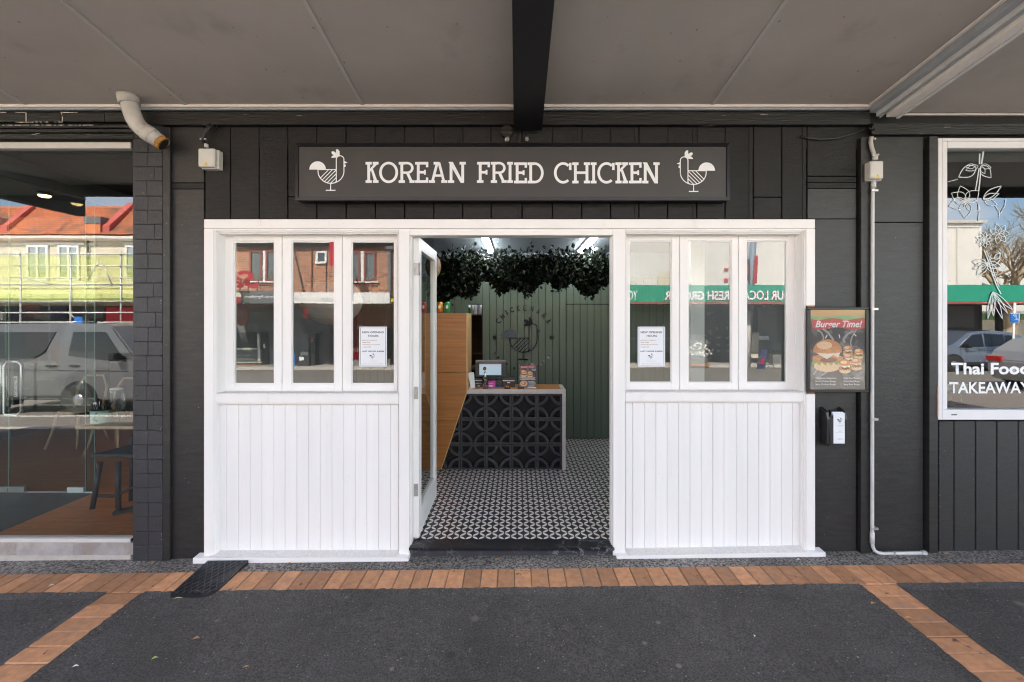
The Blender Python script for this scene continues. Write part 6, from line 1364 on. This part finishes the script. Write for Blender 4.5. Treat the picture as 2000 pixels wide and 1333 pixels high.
rd = thing('card_reader', 'small black card reader beside the menu stand', 'card reader', (X(1018, YT), YT, zc)); tb('body', 'plastic_black', rd, 1462, 1600, 732, 828, 1.67, 1.75, .004); tb('screen', 'mid_in', rd, 1480, 1590, 730, 745, 1.665, 1.6695)
ms = thing('menu_stand', 'upright menu card printed with burgers in a clear stand on the counter', 'menu stand', (X(1031, YT), YT, zc)); tb('card', 'p_grey', ms, 1485, 1862, 218, 740, 1.722, 1.724, 0); tb('foot', 'white_in', ms, 1668, 1860, 742, 826, 1.70, 1.76, .003); tb('foot', 'white_in', ms, 1600, 1660, 765, 826, 1.70, 1.72)
kk = dict(ox=880, oy=690, k=k, par=ms, y0=1.7218)
art('print_band', 'p_red', [(1515, 290), (1820, 275), (1825, 322), (1510, 335)], 1, **kk)
yy = 1.7215; p, q_ = tp(1530, 285, yy), tp(1810, 325, yy); text('headline', 'Burger Time!', 'print_white', ms, p[0], q_[0], q_[1], p[1], yy, shear=.25)
burger(1590, 420, 150, 3, **kk); burger(1725, 440, 130, 11, **kk); art('print_plate', 'bun2', ell(1590, 660, 80, 62), 2, **kk); art('print_food', 'crumb', ell(1590, 655, 55, 40), 3, **kk); art('print_food', 'sauce', ell(1575, 650, 25, 18), 4, **kk)
for i, (a, b, c) in enumerate(((1500, 1840, 522), (1540, 1830, 545), (1500, 1840, 568), (1680, 1810, 615), (1690, 1840, 640), (1690, 1850, 665), (1690, 1840, 690), (1680, 1810, 712), (1740, 1850, 345), (1770, 1850, 368))):
    p, q_ = tp(a, c, yy), tp(b, c+9, yy); boxp('print_line', 'print_white', ms, p[0], q_[0], yy, yy+.0001, q_[1], p[1])
pen = thing('blue_folder', 'blue folder lying behind the pump bottle on the counter', 'folder', (X(960, 1.7), 1.7, zc)); boxp('cover', 'blue', pen, X(938, 1.72), X(985, 1.72), 1.725, 1.742, zc+.004, zc+.014)

# ================================================================ THE RESTAURANT ON THE LEFT
rs_ = thing('restaurant_front', 'restaurant glass shopfront with pale frame left of the brick pillar', 'shopfront', (-4, .03, .1))
YG = .03; gxl, gxr = -4.6, X(261.5, YG)
boxp('head_frame', 'alu', rs_, gxl, gxr, YG-.03, YG+.03, Z(290, 0), Z(278, 0), .002); boxp('sill_frame', 'alu', rs_, gxl, gxr, YG-.03, YG+.03, Z(1059.5, 0), Z(1053, 0), .002)
m = MB(); m.face([(gxl, YG, Z(1053, 0)), (gxr, YG, Z(1053, 0)), (gxr, YG, Z(290, 0)), (gxl, YG, Z(290, 0))]); m.build('glass', 'glass_rest', rs_)
xs = [-40, 32, 143.5, 253, 262]
for i in range(4):
    boxp('tile', 'tile_grey', rs_, X(xs[i])-(.6 if i == 0 else 0)+.001, X(xs[i+1])-.001, -.004, .03, Z(1084.5-.3*i), Z(1060.5))
boxp('plinth', 'concrete', rs_, gxl, gxr, .002, .06, -.05, Z(1053, 0)-.002)
rm = thing('restaurant_room', 'floors walls and ceiling of the dim restaurant on the left', 'room', (-4, 2, 0)); rm['kind'] = 'structure'
# timber floor boards inside, grey porch outside the angled glass
xp = -4.12
x = xp
fl_ = thing('timber_floor', 'polished red brown floorboards inside the restaurant window', 'floor', (-3.5, 1, .1)); fl_['kind'] = 'structure'
while x < X(262): boxp('floorboard', 'floor_wood', fl_, x+.001, min(x+.119, X(262)), .07, 4.5, FZ-.02, FZ); x += .12
boxp('floor', 'floor_wood', rm, -7.2, xp-.001, 1.02, 6, FZ-.02, FZ-.001); boxp('floor', 'floor_wood', rm, xp, X(262), 4.501, 6, FZ-.02, FZ-.001)
boxp('porch_floor', 'floor_grey', rm, -7.2, xp-.012, .0, 1.0, FZ-.03, FZ-.003)
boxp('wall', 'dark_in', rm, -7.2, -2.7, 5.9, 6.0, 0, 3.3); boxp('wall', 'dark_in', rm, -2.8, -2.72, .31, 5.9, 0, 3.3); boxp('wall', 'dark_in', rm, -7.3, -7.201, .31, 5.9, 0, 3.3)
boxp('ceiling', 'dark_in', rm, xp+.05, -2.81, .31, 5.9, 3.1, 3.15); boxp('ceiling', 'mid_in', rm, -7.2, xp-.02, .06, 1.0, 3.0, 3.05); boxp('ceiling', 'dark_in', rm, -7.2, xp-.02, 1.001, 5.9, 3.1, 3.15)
boxp('bulkhead', 'mid_in', rm, xp-.02, xp+.04, .09, 5.5, 2.93, 3.099)
boxp('service_counter', 's_dark', rm, -6.4, -4.6, 3.6, 4.1, FZ, 1.15); boxp('wall_panel', 'mid_in', rm, -7.0, -3.2, 5.84, 5.89, 1.6, 2.4)
gp = thing('glass_entrance', 'frameless glass entrance doors with steel handles and PULL stickers', 'glass door', (-5, 1, .1))
def gpane(pts, nm='glass_panel'): m = MB(); m.face(pts); m.build(nm, 'glass_inner', gp)
gpane([(xp, .09, FZ), (xp, .995, FZ), (xp, .995, 2.92), (xp, .09, 2.92)])
YD = 1.0; dj = X(18.5, YD)
for a, b in ((X(168, YD)+.004, xp-.006), (dj+.003, X(168, YD)-.002), (dj-.92, dj-.003), (-7.1, dj-.925)): gpane([(a, YD, FZ+.01), (b, YD, FZ+.01), (b, YD, 2.95), (a, YD, 2.95)])
M['g_edge'] = pm('green_glass_edge', (.16, .26, .22), .2, .05)
for xx in (xp-.003, X(168, YD)+.001, dj): boxp('glass_edge', 'g_edge', gp, xx-.003, xx+.003, YD-.006, YD+.006, FZ+.012, 2.94)
boxp('patch_fitting', 'steel', gp, X(19, YD), X(50.5, YD), YD-.015, YD+.015, Z(961, YD), Z(950.5, YD), .002); boxp('patch_fitting', 'steel', gp, X(-12, YD), X(18, YD), YD-.015, YD+.015, Z(961, YD), Z(950.5, YD), .002)
boxp('patch_fitting', 'alu_white', gp, X(133, YD), X(165, YD), YD-.012, YD+.012, Z(962, YD), Z(952, YD), .001); boxp('patch_fitting', 'alu_white', gp, X(167, YD), X(182, YD), YD-.012, YD+.012, Z(965, YD), Z(960.5, YD), .001)
boxp('bottom_rail', 'alu', gp, -7.1, xp, YD-.004, YD+.004, FZ, FZ+.008)
for a, b, s_ in ((22.5, 56, 1), (-17, 16, 1)):
    m = MB(); ya = YD-.06; m.tube([(X(a+3, YD), YD, Z(709, YD)), (X(a+3, YD), ya, Z(709, YD)), (X(a, YD), ya, Z(714, YD)), (X(a, YD), ya, Z(803, YD)), (X(a+3, YD), ya, Z(808, YD)), (X(b-8, YD), ya, Z(809, YD)), (X(b, YD), ya, Z(801, YD)), (X(b, YD), ya, Z(712, YD)), (X(b-6, YD), ya, Z(706, YD)), (X(a+5, YD), ya, Z(706, YD))], .013, 10); m.build('pull_handle', 'steel', gp)
for a in (7.5, 27.5):
    st_ = boxp('pull_sticker', 'alu', gp, X(a, YD), X(a+7, YD), YD-.003, YD-.002, Z(776, YD), Z(735, YD))
    for i, ch in enumerate('PULL'): y_ = 739+i*9.2; text('sticker_letter', ch, 'print_black', gp, X(a+1.6, YD), X(a+5.4, YD), Z(y_+7, YD), Z(y_, YD), YD-.0036, bold=.02)
# table, mug, jug
tbl = thing('dining_table', 'brown topped table behind the restaurant glass', 'table', (-3.3, .8, FZ)); zt2 = Z(833, .49)
boxp('tabletop', 'cane', tbl, X(146, .49), -2.86, .49, 1.12, zt2-.028, zt2, .003)
m = MB(); m.tube([(-3.15, .80, FZ+.02), (-3.15, .80, zt2-.03)], .03, 12); m.build('leg', 'dark_metal', tbl); boxp('foot', 'dark_metal', tbl, -3.5, -2.9, .77, .83, FZ, FZ+.03, .006); boxp('foot', 'dark_metal', tbl, -3.18, -3.12, .5, 1.1, FZ+.0305, FZ+.05, .006)
YM = .62; mg = thing('enamel_mug', 'pale mint enamel mug of black cutlery on the table', 'mug', (X(198, YM), YM, zt2)); mx0 = X(197.5, YM)
m = MB(); m.lathe([(.066, 0), (.072, .006), (.073, .115), (.075, .118), (.071, .118), (.069, .01)], (mx0, YM, zt2), 28); m.build('cup', 'mint', mg); m = MB(); m.lathe([(.0752, .116), (.0765, .12), (.073, .122)], (mx0, YM, zt2), 28); m.build('rim', 'print_black', mg)
m = MB(); m.tube([(mx0+.028, YM-.068, zt2+.095), (mx0+.034, YM-.10, zt2+.09), (mx0+.034, YM-.105, zt2+.05), (mx0+.026, YM-.07, zt2+.03)], .006, 8); m.build('handle', 'mint', mg)
cu_ = thing('cutlery', 'black handled cutlery standing in the mint mug', 'cutlery', (mx0, YM, zt2+.1)); rr = random.Random(4)
for i in range(14):
    a = rr.uniform(-.05, .05); b_ = rr.uniform(-.035, .035); m = MB(); m.tube([(mx0+a*.6, YM+b_*.5, zt2+.06), (mx0+a*1.5, YM+b_, zt2+rr.uniform(.15, .19))], [.004, .009], 6); m.build('knife', 'plastic_black', cu_)
m = MB(); m.face([(mx0-.065, YM, zt2+.10), (mx0-.01, YM-.01, zt2+.11), (mx0-.02, YM+.01, zt2+.185), (mx0-.07, YM, zt2+.175)]); m.build('napkin', 'paper', cu_)
jx = X(228, .75); jg = thing('water_jug', 'clear water jug with handle standing behind the mug', 'jug', (jx, .75, zt2))
m = MB(); m.lathe([(.052, 0), (.055, .01), (.05, .25), (.052, .27)], (jx, .75, zt2), 24); m.build('vessel', 'glass_ware', jg); m = MB(); m.lathe([(.05, .271), (.05, .285), (.02, .29)], (jx, .75, zt2), 20); m.build('lid', 'white_in', jg); m = MB(); m.tube([(jx+.05, .74, zt2+.24), (jx+.085, .73, zt2+.235), (jx+.09, .73, zt2+.16), (jx+.088, .73, zt2+.13), (jx+.055, .74, zt2+.12)], .007, 8); m.build('handle', 'glass_ware', jg)
for i, (a, y_) in enumerate(((240, .70), (246, .78))):
    gx = X(a, y_); g_ = thing('tumbler', ('clear tumbler beside the water jug', 'clear tumbler half hidden against the pillar')[i], 'glass', (gx, y_, zt2)); m = MB(); m.lathe([(.022, 0), (.026, .004), (.032, .08), (.03, .078), (.024, .01)], (gx, y_, zt2), 20); m.build('vessel', 'glass_ware', g_)
# stool with splayed legs
sl = thing('bar_stool', 'dark grey stool with splayed legs behind the restaurant glass', 'stool', (-3.3, .6, FZ)); ya = .5
zsd = Z(895, ya)
m = MB(); m.prism_z([(X(176, ya), ya), (-2.87, ya), (-2.87, ya+.34), (X(200, ya), ya+.34)], zsd, zsd+.03); m.build('seat', 'dark_metal', sl, bevel=.006)
def leg_(a, b, c, d, y0, y1, r=.022): m = MB(); m.tube([(X(a, y0), y0, Z(b, y0)), (X(c, y1), y1, Z(d, y1))], r, 4); m.build('leg', 'dark_metal', sl)
leg_(196, 903, 180, 994, ya+.03, ya, .026); leg_(231, 903, 231, 1000, ya+.03, ya+.02, .028); leg_(258, 850, 255, 980, ya+.3, ya+.3, .02)
m = MB(); m.tube([(X(187, ya), ya+.02, Z(971, ya)), (X(231, ya), ya+.02, Z(971, ya))], .014, 4); m.build('rung', 'dark_metal', sl); m = MB(); m.tube([(X(231, ya), ya+.02, Z(965, ya)), (X(262, ya), ya+.35, Z(950, ya))], .014, 4); m.build('rung', 'dark_metal', sl)
m = MB(); m.hexa([(X(222, ya), ya-.02, FZ), (X(262, ya), ya+.15, FZ), (X(262, ya), ya+.2, FZ), (X(222, ya), ya+.04, FZ), (X(222, ya), ya-.02, FZ+.04), (X(262, ya), ya+.15, FZ+.04), (X(262, ya), ya+.2, FZ+.04), (X(222, ya), ya+.04, FZ+.04)]); m.build('foot', 'dark_metal', sl, bevel=.006)
# bentwood chairs further in
for i, (cx_, cy_) in enumerate(((-5.1, 2.3), (-5.9, 2.6))):
    ch = thing('bentwood_chair', ('bentwood chair standing nearer the glass inside the restaurant', 'bentwood chair standing deeper inside the restaurant')[i], 'chair', (cx_, cy_, FZ), 'bentwood chairs in the restaurant')
    m = MB(); m.lathe([(.18, .44), (.2, .45), (.2, .465), (.18, .475)], (cx_, cy_, FZ), 20); m.build('seat', 'cane', ch)
    for sx in (-1, 1):
        for sy in (-1, 1): m = MB(); m.tube([(cx_+sx*.14, cy_+sy*.14, FZ+.44), (cx_+sx*.17, cy_+sy*.17, FZ+.2), (cx_+sx*.21, cy_+sy*.22, FZ)], .016, 8); m.build('leg', 'cane', ch)
    m = MB(); m.tube([(cx_-.19, cy_+.14, FZ+.45), (cx_-.2, cy_+.2, FZ+.75), (cx_-.12, cy_+.23, FZ+.9), (cx_+.12, cy_+.23, FZ+.9), (cx_+.2, cy_+.2, FZ+.75), (cx_+.19, cy_+.14, FZ+.45)], .015, 8); m.build('backrest', 'cane', ch)
dl = thing('spot_lamp', 'small warm lamp on the restaurant ceiling seen through the glass', 'lamp', (X(87, .85), .85, Z(383, .85))); m = MB(); m.lathe([(.001, 0), (.035, .0), (.045, .012)], (X(87, .85), .85, Z(385, .85)), 18); m.build('bulb', 'lamp_warm', dl); m = MB(); m.lathe([(.05, .013), (.06, .02), (.06, .04)], (X(87, .85), .85, Z(385, .85)), 18); m.build('housing', 'plastic_black', dl)

# ================================================================ THE THAI RESTAURANT WINDOW ON THE RIGHT
tw = thing('takeaway_window', 'white framed window lettered Thai Food TAKEAWAY with drawn flowers', 'window', (3.9, 0, 1.1))
wR = X(2330)
yf = -.02
def twb(nm, a, b, c, d, y0=yf, mt='alu_white'): return boxp(nm, mt, tw, X(a, y0), X(b, y0) if b < 2200 else wR, y0, .06, Z(d, y0), Z(c, y0), .002)
twb('frame', 1832.5, 1841, 270, 820.5); twb('frame', 1841.4, 1850.5, 276.4, 800.5, -.012); twb('frame', 1841.4, 3000, 270, 276); twb('frame', 1850.9, 3000, 276.4, 289.5, -.012); twb('frame', 1841.4, 3000, 800.9, 820.5)
boxp('drain_slot', 'plastic_black', tw, X(1858, yf), X(1869, yf), yf-.001, yf+.002, Z(811.5, yf), Z(809.5, yf))
boxp('bare_edge', 'paver', tw, X(1829.5, -.029), X(1832, -.029), -.0315, -.0285, Z(815, -.029), Z(755, -.029))
YW = .02; m = MB(); m.face([(X(1850, YW), YW, Z(800.5, YW)), (wR, YW, Z(800.5, YW)), (wR, YW, Z(289, YW)), (X(1850, YW), YW, Z(289, YW))]); m.build('glass', 'glass_rest', tw)
yt = YW - .002
text('window_lettering', 'Thai Food', 'print_white', tw, X(1858, yt), X(2009, yt), Z(732, yt), Z(709, yt), yt, bold=.03); text('window_lettering', 'TAKEAWAY', 'print_white', tw, X(1854, yt), X(2012, yt), Z(769, yt), Z(746.5, yt), yt, bold=.02)
M['glass_white'] = pm('pale_window_drawing', (.62, .68, .68), .6, .05)
dr = MB(); lay = [0]
def fs(pts, w=.006):
    w *= .75
    lay[0] += 1; yy = yt - .00006*lay[0]; stroke(dr, [(X(1830+a/4.596, yy), Z(270+b/4.596, yy)) for a, b in pts], w, yy)
def petal(cx, cy, ang, L, wd, w=.006, n=10):
    ca, sa = math.cos(R(ang)), math.sin(R(ang)); P1 = [(L*i/n, wd*math.sin(math.pi*(i/n)**.8)) for i in range(n+1)]; P2 = [(L*i/n, -wd*math.sin(math.pi*(i/n)**.8)) for i in range(n, -1, -1)]
    fs([(cx+a*ca-b*sa, cy+a*sa+b*ca) for a, b in P1+P2], w)
petal(350, 260, 150, 180, 50, .008); petal(395, 250, 50, 140, 45, .008); petal(345, 250, 175, 90, 22); petal(400, 245, 15, 90, 22); petal(370, 250, 160, 120, 26); petal(395, 260, 60, 70, 20)
fs([(378, 270), (365, 360), (345, 475)], .011); fs([(392, 262), (388, 360), (375, 478)], .012); fs([(382, 235), (384, 140)], .014); fs([(400, 232), (412, 160), (418, 115)], .016); fs([(102, 392), (190, 370)])
for a in (250, 320, 32, 95, 165, 210): petal(262, 570, a, 150 if a != 165 else 160, 55)
for i in range(16): a = i*22.5; fs([(262+12*math.cos(R(a)), 570+12*math.sin(R(a))), (262+48*math.cos(R(a)), 570+40*math.sin(R(a)))], .005)
petal(415, 545, -35, 200, 32, .008); petal(415, 550, -20, 150, 28, .007); petal(430, 560, 20, 120, 28); fs([(375, 600), (380, 680), (372, 745)], .008); fs([(520, 600), (560, 660), (560, 720)], .007); fs([(620, 550), (610, 610), (570, 680)], .007)
for a in range(0, 360, 40): petal(425, 915, a, 75, 16, .006)
for a in range(0, 360, 51): petal(560, 860, a, 95, 26, .005)
for a in (-20, 10, 40, 160, 190, 130): petal(450, 1130, a, 130, 32, .007)
petal(520, 1090, -50, 80, 20, .008); fs([(425, 1010), (465, 1110), (500, 1230), (540, 1333), (575, 1400)], .011); fs([(440, 1010), (490, 1120), (520, 1240), (560, 1340)], .007)
for (a, L, w_) in ((100, 250, 14), (88, 220, 20), (55, 240, 14), (42, 250, 18), (70, 260, 22)): petal(500, 1380, a, L, w_, .007)
dr.build('flower_drawing', 'glass_white', tw, normals=False)
tr2 = thing('takeaway_room', 'dim room behind the takeaway window on the right', 'room', (4, 1, 0)); tr2['kind'] = 'structure'
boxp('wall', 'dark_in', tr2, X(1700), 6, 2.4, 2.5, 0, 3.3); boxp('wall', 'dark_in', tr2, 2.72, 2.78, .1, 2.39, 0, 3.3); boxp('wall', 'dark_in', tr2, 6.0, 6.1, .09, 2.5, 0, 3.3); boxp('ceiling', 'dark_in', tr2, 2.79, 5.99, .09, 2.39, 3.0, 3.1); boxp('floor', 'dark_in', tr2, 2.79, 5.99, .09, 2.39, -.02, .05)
tt = thing('window_table', 'dark table set against the takeaway window', 'table', (3.8, .4, .05)); zt3 = Z(792, .2); boxp('tabletop', 's_brown', tt, X(1845, .2), 5.2, .12, .8, zt3-.03, zt3, .003)
for x in (3.35, 5.1): boxp('leg', 's_dark', tt, x, x+.05, .4, .45, .05, zt3-.031)
for i, (a, y_) in enumerate(((1877, .22), (1858, .32))):
    gx = X(a, y_); g_ = thing('wine_glass', ('stemmed wine glass nearest the letter T behind the takeaway window', 'second wine glass close to the left window frame')[i], 'glass', (gx, y_, zt3), 'wine glasses in the takeaway window')
    m = MB(); m.lathe([(.036, 0), (.034, .003), (.005, .006), (.004, .06), (.02, .07), (.038, .10), (.036, .15), (.033, .165)], (gx, y_, zt3), 22); m.build('bowl', 'glass_ware', g_)

# ================================================================ ON THE PAVEMENT
# chequered black ramp plate
rp = thing('tread_ramp', 'black tread patterned metal ramp plate across the paver band', 'ramp', (-2.1, -.25, .03))
xa, xb_ = -2.262, -1.965; y0, y1 = -.068, -.435
def rz(x, y): return gz(x, y) + .015 + (.012 if y > -.12 else 0) - max(0, (-y-.36))*.15
oz = [(xa, y0), (xb_, y0), (xb_, y1+.055), (xb_-.02, y1+.02), (xb_-.06, y1+.002), (xb_-.12, y1), (xa+.02, y1+.003), (xa, y1+.02)]
m = MB(); A = [m.bm.verts.new((p[0], p[1], rz(*p)+.004)) for p in oz]; B = [m.bm.verts.new((p[0], p[1], rz(*p)-.02)) for p in oz]; m.bm.faces.new(A)
for i in range(len(oz)): m.bm.faces.new((A[i], A[(i+1)%len(oz)], B[(i+1)%len(oz)], B[i]))
m.build('plate', 'rubber', rp)
m = MB(); n = 12
for d in (1, -1):
    for i in range(-10, 14):
        c0 = xa + i*.042; pts = []
        for t in range(0, 41):
            y = y0 - (y0-y1)*t/40; x = c0 + d*(-(y-y0))*.62 + (0 if d > 0 else .2)
            if xa+.012 < x < xb_-.012 and y > y1+.02 and y < y0-.006: pts.append((x, y))
        if len(pts) > 2:
            (xp0, yp0), (xp1, yp1) = pts[0], pts[-1]; t_ = Vector((xp1-xp0, yp1-yp0)).normalized(); q_ = Vector((-t_.y, t_.x))*.0028; zz = .004
            v = [(xp0+q_.x, yp0+q_.y, rz(xp0, yp0)+zz), (xp1+q_.x, yp1+q_.y, rz(xp1, yp1)+zz), (xp1-q_.x, yp1-q_.y, rz(xp1, yp1)+zz), (xp0-q_.x, yp0-q_.y, rz(xp0, yp0)+zz)]
            m.hexa(v + [(a, b, c+.0045 + (.0004 if d > 0 else 0)) for a, b, c in v])
stuff(m.build('tread_ribs', 'rib', rp))
# leaves and scraps
M['dry_leaf'] = pm('dry_leaf', (.42, .24, .10), .7, .3, 60); M['green_leaf'] = pm('fresh_leaf', (.35, .50, .14), .6, .2, 60); M['scrap'] = pm('pale_scrap', (.62, .60, .55), .7, .1, 60)
def ground_at(px, py):
    y = -1.0
    for _ in range(12):
        zz = gz((px-CX)*(D+y)/F, y); y = F*(H-zz)/(py-CY) - D
    return (px-CX)*(D+y)/F, y
def leaflet(px, py, L, w, mat, lab, ang, curl=.003):
    x, y = ground_at(px, py); z = gz(x, y) + .012; t = tag(place(None, 'fallen_leaf', (x, y, z)), lab, 'leaf', 'scraps on the pavement') if False else None
    m = MB(); ca, sa = math.cos(R(ang)), math.sin(R(ang)); n = 6; rows = []
    for i in range(n+1):
        u = i/n; ww = w*math.sin(math.pi*min(.97, max(.03, u)))*.5; xx = (u-.5)*L; h = curl*abs(math.sin(u*3.1))
        rows.append([m.bm.verts.new((x+xx*ca-v*sa, y+xx*sa+v*ca, z+h+abs(v)*.5)) for v in (-ww, 0, ww)])
    for i in range(n):
        for j in range(2): m.bm.faces.new((rows[i][j], rows[i+1][j], rows[i+1][j+1], rows[i][j+1]))
    tag(m.build('fallen_leaf', mat), lab, 'leaf', 'leaves and scraps on the pavement')
for a in ((302, 1291, .030, .016, 'green_leaf', 'yellow green leaf on the asphalt nearest the bottom left', 30), (347, 1173, .06, .012, 'green_leaf', 'pale green leaf at the foot of the tread ramp', 10), (383, 1252, .035, .02, 'dry_leaf', 'tan leaf scrap on the asphalt left of centre', 20),
          (277, 1119, .05, .014, 'dry_leaf', 'tan leaf on the paver band below the brick pillar', 0), (100, 1148, .03, .02, 'scrap', 'white scrap on the far left paver band', 30), (300, 1102, .035, .025, 'dry_leaf', 'brown leaf upright at the foot of the brick pillar', 80),
          (1776, 1213, .045, .022, 'dry_leaf', 'tan leaf on the right hand diagonal paver band', -20), (480, 1308, .03, .012, 'dry_leaf', 'pale tan scrap on the asphalt below the left bay', 20), (1705, 1183, .03, .02, 'dry_leaf', 'small tan leaf beside the right paver band', 10),
          (147, 1307, .03, .014, 'scrap', 'white scrap beside the left paver band', 20), (1474, 1247, .018, .012, 'scrap', 'cream crumb on the asphalt below the right bay', 50), (565, 1104, .03, .012, 'dry_leaf', 'brown leaf against the left base sill', 5), (970, 1097, .03, .02, 'dry_leaf', 'orange brown leaf in front of the marble riser', 15),
          (1560, 1097, .03, .015, 'scrap', 'white scrap near the end of the right base sill', 0), (1850, 1086, .05, .02, 'dry_leaf', 'brown leaf below the right hand black boards', 5)): leaflet(*a)

# small knocks: nail heads in the white boards, chips in the dark paint
rr = random.Random(77)
M['nail'] = pm('nail_mark', (.45, .43, .41), .7, .1); M['chip'] = pm('paint_chip', (.34, .32, .30), .8, .2)
def dots(par, nm, mt, spots, y):
    m = MB()
    for (px, py, s) in spots:
        c = (X(px, y), Z(py, y)); k = rr.uniform(.6, 1.6); flatp(m, [(c[0]+s*math.cos(R(a))*(1 if k < 1.3 else .5), c[1]+s*k*math.sin(R(a))) for a in range(0, 360, 72)], y)
    stuff(m.build(nm, mt, par, normals=False))
sp1 = [(rr.choice([443, 465, 488, 511, 534, 557, 580, 602, 625, 648, 671, 694, 716, 739]) + rr.uniform(3, 19), rr.choice([800, 930, 1070]) + rr.gauss(0, 4), rr.uniform(.0012, .0024)) for _ in range(34)]
sp2 = [(rr.choice([1236, 1259, 1281, 1303, 1325, 1348, 1370, 1392, 1414, 1438, 1460, 1482, 1504, 1526]) + rr.uniform(3, 19), rr.choice([798, 930, 1064]) + rr.gauss(0, 4), rr.uniform(.0012, .0024)) for _ in range(34)]
dots(sf, 'nail_marks', 'nail', sp1 + sp2, .0288)
dots(sf, 'nail_marks', 'nail', [(rr.uniform(400, 1590), rr.uniform(431, 444), rr.uniform(.0012, .0025)) for _ in range(16)] + [(rr.choice([402, 412, 1580, 1588]), rr.uniform(470, 590), .0018) for _ in range(6)], -.0306)
dots(wall, 'paint_chips', 'chip', [(rr.uniform(1600, 1668), rr.uniform(480, 1070), rr.uniform(.001, .003)) for _ in range(12)] + [(rr.uniform(340, 394), rr.uniform(420, 1080), rr.uniform(.001, .003)) for _ in range(14)] + [(rr.uniform(1710, 1800), rr.uniform(460, 1075), rr.uniform(.001, .003)) for _ in range(12)], .0015)
dots(wall, 'paint_chips', 'chip', [(rr.uniform(320, 330), rr.uniform(300, 1090), rr.uniform(.001, .003)) for _ in range(14)], -.0208)
dots(pil, 'paint_chips', 'chip', [(rr.choice([rr.uniform(264, 315), 315.5]), rr.uniform(300, 1090), rr.uniform(.0012, .0038)) for _ in range(36)], -.0262)
dots(wall, 'paint_chips', 'chip', [(rr.choice([1835, rr.uniform(1838, 1995)]), rr.uniform(830, 1080), rr.uniform(.001, .003)) for _ in range(20)], -.0056)
